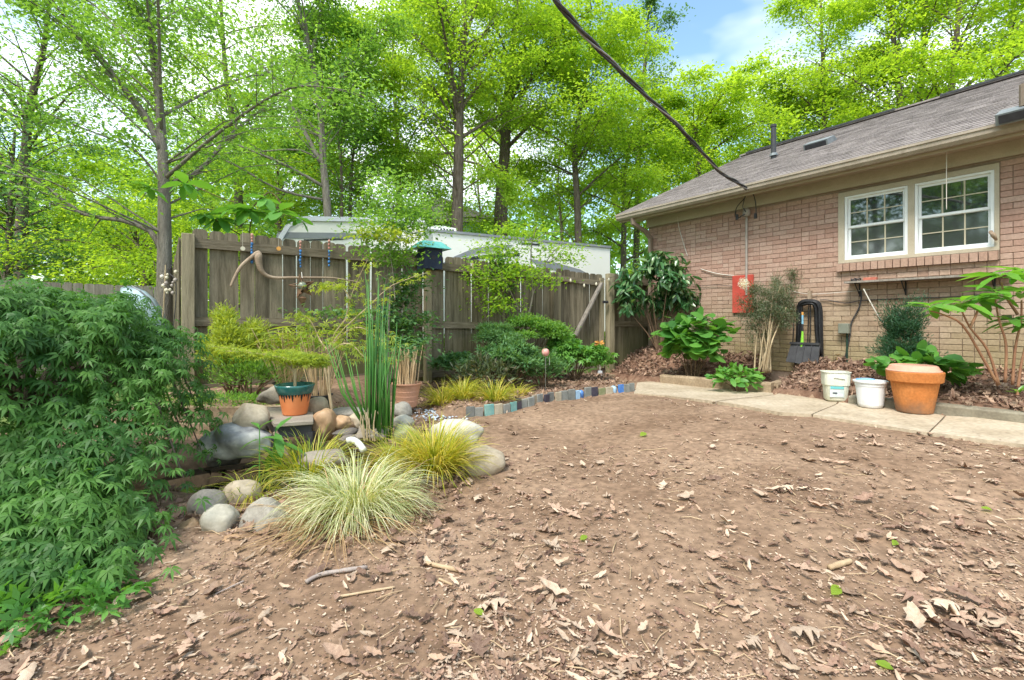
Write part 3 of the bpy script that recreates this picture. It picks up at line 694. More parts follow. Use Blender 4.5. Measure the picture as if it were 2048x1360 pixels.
# service mast, conduit and hardware fixed to the wall
sm = MB(); c0 = WP(1493, 432, WALL - .035); c1 = WP(1493, 590, WALL - .035); sm.tube([c0, c1], .017, 10); sm.build('conduit', 'conduit', house)
hd = MB(); hc = WP(1493, 424, WALL - .06); hd.lathe(hc - Vector((0, 0, .06)), [(.0, -.01), (.045, -.01), (.06, .03), (.055, .08), (.03, .115), (0, .12)], 14); hd.build('weatherhead', 'conduit', house, smooth=True)
bx = MB(); a_ = WP(1689, 647, WALL - .05); b__ = WP(1689, 667, WALL - .05); bx.box((a_ + b__) / 2, (.062, .045, (a_ - b__).z / 2), HU, HN); o = bx.build('electrical_box', 'box_grey', house, bevel=.006)
bx = MB(); bx.tube([WP(1694, 667, WALL - .035), WP(1694, 760, WALL - .035)], .011, 8); bx.build('riser_conduit', 'green_conduit', house)
fa = MB(); p = WP(1679, 716, WALL - .02); fa.tube([p + HN * .03, p - HN * .06, p - HN * .08 - Vector((0, 0, .05))], .014, 8); fa.tube([p - HN * .05 + Vector((0, 0, .01)), p - HN * .05 + Vector((0, 0, .05))], .006, 6); fa.tube([p - HN * .05 + Vector((0, 0, .045)), p - HN * .05 + Vector((0, 0, .055))], .03, 10)
fa.build('faucet', 'brass', house)
# objects on the wall
rp_ = MB(); a_, b__ = WP(1467, 552, WALL - .02), WP(1467, 626, WALL - .02); tA, tB = TW(1467), TW(1508)
rp_.box(H((tA + tB) / 2, WALL - .02, (a_.z + b__.z) / 2), ((tA - tB) / 2, .018, (a_.z - b__.z) / 2), HU, HN)
tag(rp_.build('wall_panel', 'red_panel', None, H(tA, WALL, b__.z), bevel=.004), 'flat red painted panel mounted on the brick wall beside the wispy shrub', 'panel')
sf = empty('wall_shelf', H(TW(1700), WALL, 1.5), 'narrow weathered wooden shelf fixed to the brick under the window', 'shelf')
m_ = MB(); m_.box(H((TW(1700) + TW(2030)) / 2, WALL - .10, 1.545), ((TW(1700) - TW(2030)) / 2, .10, .012), HU, HN); m_.build('board', 'fence_grey', sf)
for px in (1720, 1812, 1990):
    t = TW(px); m_ = MB(); m_.tube([H(t, WALL - .01, 1.36), H(t, WALL - .01, 1.53), H(t, WALL - .18, 1.53)], .008, 6); m_.tube([H(t, WALL - .01, 1.38), H(t, WALL - .17, 1.525)], .007, 6); m_.build('bracket', 'black_rubber', sf)
m_ = MB(); c = H(TW(1716), WALL - .1, 1.575)
for k in range(16): a_ = k * .9; m_.tube([c + Vector((.05 * math.cos(a_ + j), .05 * math.sin(a_ * 1.3 + j), .018 * math.sin(a_ * 2 + j * 1.7) )) for j in np.linspace(0, 2, 6)], .006, 5)
tag(m_.build('coiled_wire', 'cable', None, c), 'tangled coil of dark wire lying on the wall shelf', 'wire')
m_ = MB(); m_.box(H(TW(1747), WALL - .11, 1.577), (.07, .03, .02), HU, HN); tag(m_.build('loose_brick', 'red_brick', None, H(TW(1747), WALL - .11, 1.557), bevel=.003), 'loose red brick resting on the narrow shelf below the window', 'brick')
def wire(name, mat, pts, r, label, cat='wire', n=30, nn=6):
    m_ = MB(); q_ = curve_pts(pts, n); m_.tube(q_, r, nn); o = m_.build(name, mat, None, q_[0], smooth=True); return tag(o, label, cat)
wd = WALL - .025
wire('wall_wire', 'cable', [WP(1385, 568, wd), WP(1400, 571, wd), WP(1437, 570, wd), WP(1466, 573, wd)], .004, 'thin dark line strung along the brick just above the corner shrub')
wire('wall_wire', 'white_wire', [WP(1402, 538, wd), WP(1425, 545, wd), WP(1445, 549, wd), WP(1468, 551, wd)], .007, 'pale twig-like line running across the brick to the top of the red panel')
wire('wall_wire', 'white_wire', [WP(1355, 432, wd), WP(1358, 455, wd), WP(1368, 490, wd), WP(1375, 512, wd)], .006, 'pale cord dangling from the frieze down the brick near the downspout')
wire('wall_wire', 'white_wire', [WP(1578, 581, wd), WP(1620, 588, wd), WP(1690, 584, wd), WP(1740, 579, wd)], .004, 'light clothesline strung across the brick above the black hose')
wire('wall_wire', 'cable', [WP(1640, 600, wd), WP(1655, 600, wd), WP(1690, 606, wd), WP(1722, 601, wd), WP(1760, 599, wd), WP(1830, 596, wd), WP(1900, 594, wd), WP(1980, 588, wd)], .006, 'dark cable sagging along the brick from the hose to the shelf bracket')
wire('box_cable', 'cable', [WP(1722, 580, wd), WP(1722, 600, wd), WP(1716, 620, wd), WP(1703, 645, wd), WP(1700, 670, wd), WP(1690, 715, wd), WP(1680, 742, wd)], .009, 'black cable dropping from the shelf bracket past the electrical box', 'cable')
wire('box_cable', 'cable', [WP(1679, 722, wd - .06), WP(1675, 722, wd - .07), WP(1676, 745, wd - .07), WP(1677, 770, wd - .1)], .010, 'short black hose end hanging from the brass faucet', 'hose')
wire('lead_wire', 'white_wire', [WP(1727, 578, wd - .15), WP(1745, 612, wd - .14), WP(1762, 640, wd - .1), WP(1785, 665, wd - .1)], .007, 'white cord running from the shelf down into the dark conifer', 'cord')
wire('hanging_chain', 'white_wire', [H(TW(1893, 7.1), 7.1, 2.985), H(TW(1893, 7.1), 7.1, 2.72), H(TW(1893, 7.1), 7.1, 2.30)], .004, 'thin pale rod hanging from the soffit in front of the window', 'rod')
m_ = MB(); m_.tube([WP(1981, 463, WALL - .06), WP(1986, 470, WALL - .09), WP(1993, 480, WALL - .05)], [.018, .024, .012], 8); tag(m_.build('window_bird', 'driftwood', None, WP(1987, 472, WALL - .07), smooth=True), 'small brown wooden hook stuck on the window casing edge', 'hook')

# hoses looped over a hook, tray below
hs = empty('garden_hose', WP(1620, 740, WALL - .05), 'black garden hose hung in tall loops from a hook on the brick wall', 'hose')
for k in range(9):
    w1 = 24 - k * 1.1; w2 = 24 - k * 1.6; dd_ = WALL - .05 - .012 * (k % 4); bot = 735 - (k * 13) % 40
    pts = [WP(1616 - w1 - 1, bot, dd_), WP(1618 - w1, 660, dd_), WP(1618 - w1 + 1, 615, dd_), WP(1618 - w1 * .6, 604 - 2 + k, dd_ - .02), WP(1619, 600 + k, dd_ - .03), WP(1619 + w2 * .7, 603 + k, dd_ - .02), WP(1619 + w2, 618 + k, dd_), WP(1620 + w2, 660, dd_), WP(1622 + w2 + k * .5, bot + 14, dd_)]
    m_ = MB(); m_.tube(curve_pts(pts, 32), .0135, 6); m_.build('loop', 'black_rubber', hs, smooth=True)
for pts in ([(1618, 600), (1616, 660), (1614, 745)], [(1621, 600), (1620, 680), (1611, 755)], [(1636, 680), (1630, 700), (1612, 742)], [(1588, 640), (1585, 690), (1582, 712)]):
    m_ = MB(); m_.tube(curve_pts([WP(a, b, WALL - .07) for a, b in pts], 12), .007, 6); m_.build('drop_line', 'black_rubber', hs)
m_ = MB(); m_.box(WP(1620, 590, WALL - .03), (.02, .03, .06), HU, HN); m_.build('hook', 'driftwood', hs)
m_ = MB(); tA, tB = TW(1586, 7.25), TW(1643, 7.25)
m_.prism([H(tA, 7.20, .72), H(tB, 7.20, .72), H(tB - .01, 7.10, .42), H(tA + .02, 7.08, .46)], HN * .03)
m_.bar(H(tA + .01, 7.19, .72), H(tB, 7.19, .72), .04, .03)
for k in range(1, 4): t = tA + (tB - tA) * k / 4; m_.bar(H(t, 7.185, .71), H(t, 7.08, .45), .01, .01)
tag(m_.build('plastic_tray', 'tray_grey', None, H(tA, 7.2, .45)), 'black plastic tray leaning on the wall under the hanging hose', 'tray')
wand = empty('hose_sprayer', WP(1604, 700, 7.22), 'lime green hose sprayer wand hanging inside the black hose loops', 'sprayer')
m_ = MB(); m_.tube([WP(1605, 662, 7.2), WP(1604, 690, 7.2), WP(1604, 710, 7.2)], [.012, .022, .028], 8); m_.build('grip', 'lime_plastic', wand)
m_ = MB(); m_.tube([WP(1605, 630, 7.2), WP(1605, 648, 7.2)], .013, 8); m_.build('barrel', 'label_blue', wand)
m_ = MB(); m_.tube([WP(1605, 624, 7.2), WP(1605, 630, 7.2)], .013, 8); m_.build('nozzle', 'ornament_orange', wand)
m_ = MB(); m_.tube([WP(1605, 648, 7.2), WP(1605, 664, 7.2)], .012, 8); m_.build('collar', 'black_plastic', wand)

# overhead service drop
sv = empty('service_cable', WP(1495, 380, 6.9), 'thick twisted overhead power cable coming down to the house eave', 'cable')
base = [P(1085, -40, 3.2), P(1112, 0, 3.5), P(1165, 65, 3.95), P(1222, 122, 4.4), P(1290, 190, 5.0), P(1350, 245, 5.5), P(1400, 300, 6.0), P(1440, 343, 6.45), P(1470, 362, 6.75), P(1494, 378, 6.95)]
bp_ = curve_pts(base, 90)
for k, (mt, r_) in enumerate((('cable', .014), ('cable', .013), ('cable_bare', .009))):
    pts = []
    for i, p in enumerate(bp_):
        a_ = i * .30 + k * 2.1; pts.append(p + Vector((math.cos(a_), 0, math.sin(a_))) * .016)
    m_ = MB(); m_.tube(pts, r_, 6); m_.build('strand', mt, sv, smooth=True)
for pts in ([(1494, 378), (1490, 395), (1475, 412), (1471, 425), (1474, 436), (1490, 428)], [(1495, 378), (1506, 388), (1511, 405), (1512, 425), (1511, 436)], [(1494, 380), (1487, 405), (1486, 415), (1492, 424)]):
    m_ = MB(); m_.tube(curve_pts([WP(a, b, 7.1 + .03 * i) for i, (a, b) in enumerate(pts)], 18), .008, 6); m_.build('drip_loop', 'cable', sv, smooth=True)
for a, b in ((1474, 434), (1511, 432)):
    m_ = MB(); m_.tube([WP(a, b - 5, 7.2), WP(a, b + 5, 7.2)], [.02, .024], 8); m_.build('splice', 'black_rubber', sv)

# ------------------------------------------------------------------ bed edging
def timber(a, b, label, group=None, hgt=.13, wd_=.11, mat='timber'):
    m_ = MB(); n = 10; a = Vector(a); b = Vector(b); za = gz(a.x, a.y)
    up = Vector((0, 0, 1)); d = (b - a).normalized(); s_ = d.cross(up)
    prof = [(-.5, 0), (-.5, .8), (-.38, 1), (.38, 1), (.5, .8), (.5, 0)]
    vs = []; fs = []
    for i in range(n + 1):
        p = a.lerp(b, i / n)
        for (u_, v_) in prof: vs.append(p + s_ * (u_ * wd_) + up * (v_ * hgt + rg.uniform(-.003, .003)))
    k = len(prof)
    for i in range(n):
        for j in range(k): fs.append((i * k + j, i * k + (j + 1) % k, (i + 1) * k + (j + 1) % k, (i + 1) * k + j))
    fs.append(tuple(range(k))); fs.append(tuple(n * k + j for j in range(k - 1, -1, -1))); m_.add(vs, fs)
    return tag(m_.build('edging_timber', mat, None, a), label, 'timber', group)
zz = lambda v, dz=0: Vector((v.x, v.y, float(g0(v.x, v.y)) + dz))
nrm = lambda a, b: (b - a).normalized()
up_ = Vector((0, 0, 1))
timber(zz(T0 + HN * .06, .01), zz(T1 + HN * .06, .01), 'long weathered timber edging the bed in front of the hosta')
timber(zz(T1 + HN * .05 + nrm(T1, T2) * .03, .01), zz(T2 + HN * .06, .01), 'short timber running back towards the hose from the bed corner')
cA = H(td(C0)[0] + .02, 5.68, 0); cB = H(-3.5, 5.68, 0); cA.z = float(g0(cA.x, cA.y)); cB.z = float(g0(cB.x, cB.y)) 
m_ = MB(); n = 24; vs = []; fs = []
for i in range(n + 1):
    p = cA.lerp(cB, i / n); p.z = float(g0(p.x, p.y)); 
    for (u_, v_) in [(-.07, -.03), (-.068, .085), (-.055, .10), (.07, .10), (.07, -.03)]: vs.append(p + HN * u_ + up_ * v_)
k = 5
for i in range(n):
    for j in range(k): fs.append((i * k + j, i * k + (j + 1) % k, (i + 1) * k + (j + 1) % k, (i + 1) * k + j))
fs.append(tuple(range(k))); m_.add(vs, fs); c = m_.build('concrete_curb', 'curb', None, cA)
tag(c, 'low concrete curb along the leaf filled bed behind the orange pot', 'curb')

# ------------------------------------------------------------------ buckets and the big pot on the path
def onpath(px, py): p = G0(px, py); p.z += .022; return p
p = onpath(1671, 806)
bk = empty('plastic_bucket', p, 'cloudy square white plastic bucket with a teal label, open and half full', 'bucket')
Y_ = p.y; hgt = 59 * Y_ / F; ang = R(-18)
m_ = MB(); m_.lathe(p, [(.0, .004), (.085, .004), (.098, .02), (.108, hgt * .55), (.118, hgt * .56), (.122, hgt * .985), (.130, hgt * .985), (.130, hgt), (.118, hgt), (.112, hgt * .6), (.095, .02), (0, .015)], 32, 1, .92, ang, sq=4); m_.build('tub', 'old_white_plastic', bk, smooth=False)
m_ = MB(); m_.lathe(p, [(0, hgt * .5), (.108, hgt * .5)], 32, .98, .90, ang, sq=4); m_.build('water', 'milky_water', bk)
def decal(parent, c, wid, z0, z1, ang_, rad, mat, name, da=0.0, off=.003):
    f = Vector((math.sin(ang_) * 1, -math.cos(ang_), 0)); s_ = Vector((math.cos(ang_), math.sin(ang_), 0))
    m_ = MB(); m_.box(c + f * (rad + off) + s_ * da + up_ * ((z0 + z1) / 2), (wid / 2, .0012, (z1 - z0) / 2), s_, (f + up_ * -.09).normalized()); m_.build(name, mat, parent)
decal(bk, p, .13, hgt * .17, hgt * .53, ang, .095, 'label_pale', 'label', -.015, .004)
decal(bk, p, .12, hgt * .45, hgt * .53, ang, .0985, 'label_teal', 'label_band', -.015, .005)
decal(bk, p, .04, hgt * .29, hgt * .33, ang, .0975, 'label_dark', 'label_mark', -.035, .005)
decal(bk, p, .05, hgt * .20, hgt * .28, ang, .0965, 'white_plastic', 'label_shape', .01, .005)
m_ = MB(); f = Vector((math.sin(ang), -math.cos(ang), 0)); s_ = Vector((math.cos(ang), math.sin(ang), 0)); m_.bar(p + f * .118 - s_ * .05 + up_ * hgt * .84, p + f * .118 + s_ * .05 + up_ * hgt * .80, .008, .008); m_.build('grip_ridge', 'old_white_plastic', bk)

p = onpath(1741, 819); hgt = 54 * p.y / F
bk = empty('plastic_bucket', p, 'round clean white plastic bucket with a loose blue tinted lid', 'bucket')
m_ = MB(); m_.lathe(p, [(0, .004), (.092, .004), (.097, .012), (.103, .03), (.121, hgt * .80), (.126, hgt * .81), (.128, hgt * .93), (.142, hgt * .94), (.142, hgt * .99), (.135, hgt), (.124, hgt * .99), (.118, hgt * .8), (.09, .02)], 36); m_.build('tub', 'white_plastic', bk, smooth=False)
m_ = MB(); m_.lathe(p, [(0, hgt * 1.0), (.08, hgt * 1.01), (.125, hgt * 1.0), (.131, hgt * .985), (.125, hgt * .97)], 30); m_.build('lid', 'white_plastic', bk, smooth=True)
m_ = MB(); c = p + Vector((-.025, .035, hgt * 1.022)); m_.lathe(c, [(0, .006), (.06, .008), (.085, .004), (.088, -.006)], 24, 1.1, .75, .3); m_.build('lid_insert', 'blue_lid', bk, smooth=True)

p = onpath(1829, 829); hgt = 93 * p.y / F; r_ = .182 * p.y / 4.2 * 1.02
pot = empty('terracotta_pot', p, 'large orange terracotta pot topped with an upturned saucer', 'pot')
m_ = MB(); m_.lathe(p, [(0, .004), (r_ * .68, .004), (r_ * .70, .015), (r_ * .92, hgt * .66), (r_ * 1.03, hgt * .665), (r_ * 1.06, hgt * .68), (r_ * 1.10, hgt * .87), (r_ * 1.08, hgt * .885), (r_ * .98, hgt * .885), (r_ * .95, hgt * .84), (0, hgt * .83)], 44); m_.build('pot_body', 'terracotta', pot, smooth=False)
m_ = MB(); tl = Vector((-.01, 0, 0)); m_.lathe(p + tl, [(r_ * .9, hgt * .88), (r_ * 1.04, hgt * .885), (r_ * 1.055, hgt * .90), (r_ * 1.03, hgt * .915), (r_ * .99, hgt * .92), (r_ * .97, hgt * .94), (r_ * .90, hgt * 1.0), (r_ * .84, hgt * 1.015), (r_ * .80, hgt * 1.0), (0, hgt * 1.005)], 44); m_.build('saucer_lid', 'terracotta_lid', pot, smooth=False)

# ------------------------------------------------------------------ fences
fence_rng = random.Random(11)
def board_mesh(wd_, h, ear=.03, mat='fence_wood'):
    m_ = MB(); w2 = wd_ / 2; th = .018
    poly = [(-w2, 0), (w2, 0), (w2, h - ear), (w2 * .82, h - ear * .35), (w2 * .55, h), (-w2 * .55, h), (-w2 * .82, h - ear * .35), (-w2, h - ear)]
    m_.prism([Vector((a, 0, b)) for a, b in poly], Vector((0, th, 0)))
    me = bpy.data.meshes.new('board'); me.from_pydata([tuple(v) for v in m_.v], [], m_.f); me.materials.append(MATS[mat]); me.update(); return me
def frot(dirv): 
    d = Vector(dirv).normalized(); return np.array([[d.x, -d.y, 0], [d.y, d.x, 0], [0, 0, 1]])
def fence_run(root, a, b, ztop_a, ztop_b, zbot_f, width=.138, gap=.007, mat='fence_wood', rails=(), posts=(), rail_side=-1, ear=.03, jitter=.012, rail_mat='fence_rail'):
    a = Vector(a); b = Vector(b); a.z = b.z = 0; L_ = (b - a).length; d = (b - a).normalized(); nn = Vector((d.y, -d.x, 0))
    n = max(1, int(L_ / (width + gap))); meshes = {}
    for i in range(n):
        s_ = (i + .5) * L_ / n; p = a + d * s_; zt = ztop_a + (ztop_b - ztop_a) * s_ / L_ + fence_rng.uniform(-jitter, jitter); zb = zbot_f(p)
        hh = round((zt - zb) / .015) * .015
        key = (hh, fence_rng.randrange(2))
        if key not in meshes: meshes[key] = board_mesh(L_ / n - gap * (.4 + 1.1 * key[1]), hh, ear, mat)
        rz = fence_rng.uniform(-.010, .010)
        o = inst('board', meshes[key], (p.x, p.y, zt - hh), frot(d), 1, root); o.rotation_euler.rotate_axis('Y', rz)
        o.location += nn * fence_rng.uniform(-.003, .003)
    for (za, zb_, hh, s0, s1) in rails:
        m_ = MB(); off = -nn * (-.022 if rail_side < 0 else .04)
        # pressure: split so each rail has its own sag
        p0 = a + d * s0 + off + up_ * za; p1 = a + d * s1 + off + up_ * zb_
        m_.bar(p0, p1, .038, hh); m_.build('rail', rail_mat, root)
    for (s_, wd_, zt) in posts:
        p = a + d * s_ + nn * .04; m_ = MB(); zb = zbot_f(p)
        m_.box(Vector((p.x, p.y, (zt + zb - .1) / 2)) + nn * (wd_ / 2), (wd_ / 2, wd_ / 2, (zt - zb + .1) / 2), d, nn); m_.build('post', 'fence_post', root, bevel=.004)
def FP(px): return Vector((X(px, FY(px)), FY(px), 0))
def dist(a, b): return (Vector(b) - Vector(a)).length
zb_fn = lambda p: gz(p.x + FN.x * .1, p.y + FN.y * .1) - .02
f1 = empty('wooden_fence', FP(380), 'tall weathered board fence behind the pond and potted stems', 'fence')
a, b = FP(384), FP(847); l1 = dist(a, b)
fence_run(f1, a, b, 2.02, 1.985, zb_fn, rails=[(1.865, 1.845, .10, 0, l1), (1.035, 1.0, .095, .0, l1), (.32, .32, .09, 0, l1)], jitter=.012)
m_ = MB(); pp = FP(376) + FN * .035; m_.box(Vector((pp.x, pp.y, .95)), (.058, .058, 1.0), FD, FN); m_.build('post', 'fence_post', f1, bevel=.005)
f2 = empty('wooden_fence', FP(850), 'weathered board fence stretch between the birdhouse and the gate', 'fence')
a, b = FP(850), FP(1100); l2 = dist(a, b)
fence_run(f2, a, b, 1.965, 1.90, zb_fn, rails=[(1.80, 1.76, .10, 0, l2), (.985, .95, .095, 0, l2), (.3, .28, .09, 0, l2)], posts=[(.0, .09, 1.80)])
gt = empty('garden_gate', FP(1108), 'wooden board gate with one pale diagonal brace', 'gate')
a, b = FP(1114), FP(1204); l3 = dist(a, b)
fence_run(gt, a + FN * .0, b, 1.90, 1.86, lambda p: gz(p.x, p.y) + .1, width=.13, rails=[(1.745, 1.70, .09, 0, l3), (.25, .25, .09, 0, l3)], ear=.025)
m_ = MB(); m_.bar(P(1203, 566, FY(1203) - .1), P(1150, 672, FY(1150) - .07), .03, .085, up=FN); m_.build('brace', 'fence_grey', gt)
for px, zt, nm in ((1113, 1.83, 'stile'), (1200, 1.80, 'stile')):
    m_ = MB(); c = FP(px) + FN * .04; m_.box(Vector((c.x, c.y, (zt + .2) / 2)), (.045, .02, (zt - .2) / 2), FD, FN); m_.build(nm, 'fence_post', gt)
m_ = MB(); c = P(1211, 604, FY(1211) - .16); m_.box(c, (.05, .02, .022), FD, FN); m_.tube([c, c - FN * -.06], .012, 8); m_.build('latch', 'black_plastic', gt)
m_ = MB(); c = FP(1214) + FN * .07; m_.box(Vector((c.x, c.y, .93)), (.06, .06, .95), FD, FN); tag(m_.build('gate_post', 'fence_post', None, (c.x, c.y, 0), bevel=.005), 'square gate post carrying the black latch', 'post')
m_ = MB(); c = FP(1104) + FN * .05; m_.box(Vector((c.x, c.y, .93)), (.055, .055, .90), FD, FN); tag(m_.build('gate_post', 'fence_wood', None, (c.x, c.y, 0), bevel=.005), 'dark mossy post on the hinge side of the gate', 'post')
f3 = empty('wooden_fence', FP(1225), 'short board fence stretch between the gate post and the house corner', 'fence')
a, b = FP(1226), FP(1305); l4 = dist(a, b)
fence_run(f3, a, b, 1.90, 1.90, zb_fn, rails=[(1.80, 1.80, .17, 0, l4), (.98, .98, .1, 0, l4)], width=.12)
m_ = MB(); c1, c2 = FP(1140) + FN * .25, FP(1232) + FN * .3; m_.bar(Vector((c1.x, c1.y, .06)), Vector((c2.x, c2.y, .06)), .14, .08); tag(m_.build('threshold_timber', 'timber', None, (c1.x, c1.y, .03)), 'half buried timber lying across the ground at the gate', 'timber')
# rear fence far beyond the maple
f4 = empty('wooden_fence', P(0, 640, 8.2) * 1, 'grey weathered fence behind the big drooping maple', 'fence'); f4.location.z = -.1
a = P(-170, 640, 16400 / (2000 + 170)); b = P(345, 640, 16400 / (2000 - 345) * .93); l5 = dist(a, b)
fence_run(f4, a, b, 1.745, 1.69, lambda p: -.1, width=.138, mat='fence_grey', rails=[(1.5, 1.5, .09, 0, l5), (.8, .8, .09, 0, l5)], rail_side=1, ear=.02, jitter=.008, rail_mat='fence_grey')
f5 = empty('wooden_fence', (X(350, 7), 7, 0), 'dark end-on fence boards joining the tall corner post to the rear fence', 'fence')
fence_run(f5, Vector((X(362, 5.15), 5.15, 0)), Vector((X(344, 8.0), 8.0, 0)), 1.95, 1.75, lambda p: 0.0, width=.138, rails=[(1.7, 1.6, .09, 0, 2.9)], jitter=.04)

# decorations on the fence
def fpt(px, py, off=.06): 
    Y = FY(px); p = P(px, py, Y); s_ = FN * off; q_ = p + s_; return q_
def strand(px, y0, y1, beads, label, group='hanging bead strands on the fence'):
    r0 = fpt(px, y0, .07); root = empty('bead_strand', fpt(px, y1, .07), label, 'ornament', group)
    m_ = MB(); m_.tube([r0, fpt(px, y1, .07)], .002, 5); m_.build('cord', 'string', root)
    ys = np.linspace(y0 + 2, y1 - 3, beads)
    for i, y in enumerate(ys):
        m_ = MB(); c = fpt(px + rg.uniform(-.5, .5), y, .075); r_ = .011 * (1.3 if i % 3 == 0 else 1); m_.lathe(c, [(0, -r_ * 1.6), (r_, -r_ * .8), (r_, r_ * .8), (0, r_ * 1.6)], 8); m_.build('bead', 'bead_red' if i < beads * .3 else 'bead_blue', root, smooth=True)
strand(502, 470, 528, 10, 'bead strand hanging above the driftwood hook')
strand(598, 484, 537, 9, 'bead strand above the star lantern with pink top')
strand(655, 482, 535, 8, 'short bead strand hanging alone beside the lantern')
for px, y0, y1, mt, lb in ((484, 462, 499, 'ornament_cream', 'small cream stone disc hanging on the top rail'), (555, 470, 499, 'ornament_orange', 'small orange disc hanging on the top rail')):
    root = empty('hanging_disc', fpt(px, y1, .07), lb, 'ornament'); m_ = MB(); m_.tube([fpt(px, y0, .07), fpt(px, y1 - 4, .07)], .002, 5); m_.build('cord', 'string', root)
    m_ = MB(); c = fpt(px, y1, .075); m_.tube([c, c + FN * .015], .024, 10); m_.build('disc', mt, root)
m_ = MB(); dp = [(460, 574), (466, 560), (480, 535), (500, 517), (514, 507), (514, 520), (519, 540), (530, 552), (550, 557), (580, 556.5), (620, 556.5), (660, 557), (700, 563), (716, 566)]
m_.tube(curve_pts([fpt(a, b, .10) for a, b in dp], 60), [float(v) for v in np.interp(np.linspace(0, 1, len(curve_pts([fpt(a, b, .10) for a, b in dp], 60))), [0, .1, .3, .36, .45, .6, .8, 1], [.012, .018, .022, .045, .03, .017, .012, .004])], 10)
tag(m_.build('driftwood_branch', 'driftwood', None, fpt(514, 510, .1), smooth=True), 'long bent driftwood branch mounted along the fence boards', 'driftwood')
st = empty('star_lantern', fpt(597, 600, .14), 'rusty metal star lantern with dusty glass hanging from the driftwood', 'lantern')
c = fpt(599, 572, .16); sR = FD; 
m_ = MB(); m_.tube([fpt(599, 546, .12), c + up_ * .07], .003, 5); m_.build('wire', 'steel', st)
m_ = MB(); m_.lathe(c - up_ * .01, [(0, -.055), (.04, -.035), (.052, 0), (.04, .035), (0, .055)], 12); m_.build('glass_globe', 'star_glass', st, smooth=True)
for k in range(5):
    a_ = R(90 + 72 * k + 12); tip = c + sR * (math.cos(a_) * .145) + up_ * (math.sin(a_) * .145 - .02); tip2 = tip
    e = [c + sR * (math.cos(a_ + s_ * R(36)) * .06) + up_ * (math.sin(a_ + s_ * R(36)) * .06 - .02) for s_ in (-1, 1)]
    f_, b_ = c + FN * .05 - up_ * .02, c - FN * .05 - up_ * .02
    m_ = MB()
    for s_ in (e[0], e[1], f_, b_): m_.tube([tip, s_], .004, 5)
    m_.tube([e[0], f_], .004, 5); m_.tube([e[1], f_], .004, 5); m_.build('star_arm', 'star_metal', st)
    if k in (2, 3, 4): m_ = MB(); m_.add([tip, e[0], f_], [(0, 1, 2)]); m_.add([tip, e[1], b_], [(0, 1, 2)]); m_.build('star_facet', 'star_metal', st)
c = c - up_ * .17; m_ = MB(); m_.lathe(c, [(0, -.09), (.05, .02), (0, .05)], 4); m_.build('drop', 'star_metal', st)
# birdhouse
c = fpt(850, 516, .15); bhx = empty('birdhouse', c - up_ * .1, 'birdhouse with a teal hipped roof on top of the fence', 'birdhouse')
m_ = MB(); m_.box(c - up_ * .03, (.13, .12, .14), FD, FN); m_.build('body', 'navy_wood', bhx)
m_ = MB(); m_.add([c + FD * a * .24 + FN * b * .19 + up_ * .10 for a, b in ((-1, -1), (1, -1), (1, 1), (-1, 1))] + [c + FD * a * .13 + FN * b * .09 + up_ * .2 for a, b in ((-1, -1), (1, -1), (1, 1), (-1, 1))],
    [(0, 1, 5, 4), (1, 2, 6, 5), (2, 3, 7, 6), (3, 0, 4, 7), (4, 5, 6, 7), (3, 2, 1, 0)]); m_.build('roof', 'roof_teal', bhx)
m_ = MB(); q_ = c + FN * .121 - up_ * .02; m_.tube([q_, q_ + FN * .003], .03, 14); m_.build('entrance', 'black_plastic', bhx)
c = fpt(767, 640, .09); m_ = MB(); m_.lathe(c, [(0, 0), (.075, 0), (.095, .2), (.1, .2), (.1, .215), (.085, .215), (.08, .19), (0, .18)], 20); tag(m_.build('wall_planter', 'dark_green_plastic', None, c, smooth=False), 'dark green plastic planter hung on the fence behind the tall reeds', 'planter')
m_ = MB(); q_ = curve_pts([fpt(940, 527, .08), fpt(941, 548, .1), fpt(955, 558, .1), fpt(990, 561, .1), fpt(1018, 563, .1)], 14); m_.tube(q_, [float(a) for a in np.linspace(.014, .02, len(q_))], 7); tag(m_.build('hanging_branch', 'driftwood', None, q_[0], smooth=True), 'forked grey stick hanging on the fence beside the small leafy tree', 'stick')
# string of bulbs over the gate
sb = empty('string_lights', fpt(1170, 560, .12), 'string of small clear bulbs drooping across the gate', 'lights')
pts = curve_pts([fpt(1121, 556, .13), fpt(1145, 566, .13), fpt(1160, 571, .13), fpt(1182, 565, .13), fpt(1206, 557, .16), fpt(1226, 552, .13)], 24); m_ = MB(); m_.tube(pts, .003, 5); m_.build('cord', 'cable', sb)
for px, py in ((1130, 562), (1157, 572), (1181, 569), (1206, 560), (1227, 553)):
    c = fpt(px, py, .14); m_ = MB(); m_.lathe(c, [(0, -.035), (.016, -.02), (.018, 0), (.008, .03), (0, .03)], 8); m_.build('bulb', 'ornament_cream', sb, smooth=True)
sb = empty('rope_lights', P(350, 570, 5.3), 'knotted cord of pale bulbs bunched beside the tall fence post', 'lights')
for k in range(14):
    px, py = rg.uniform(322, 352), rg.uniform(532, 590); c = P(px, py, 5.0); m_ = MB(); r_ = rg.uniform(.012, .022)
    m_.lathe(c, [(0, -r_ * 1.3), (r_, -r_ * .4), (r_, r_ * .5), (0, r_ * 1.3)], 8); m_.build('bulb', rg.choice(['ornament_cream', 'white_wire', 'conduit']), sb, smooth=True)
m_ = MB(); m_.tube(curve_pts([P(345, 530, 5.0), P(338, 545, 5), P(350, 560, 5), P(352, 600, 5.0), P(342, 690, 5.0)], 20), .005, 5); m_.build('cord', 'cable', sb)
m_ = MB(); m_.tube(curve_pts([P(331, 530, 5.0), P(328, 600, 5), P(325, 640, 5.0)], 10), .006, 5); m_.build('cord', 'stem_tan', sb)

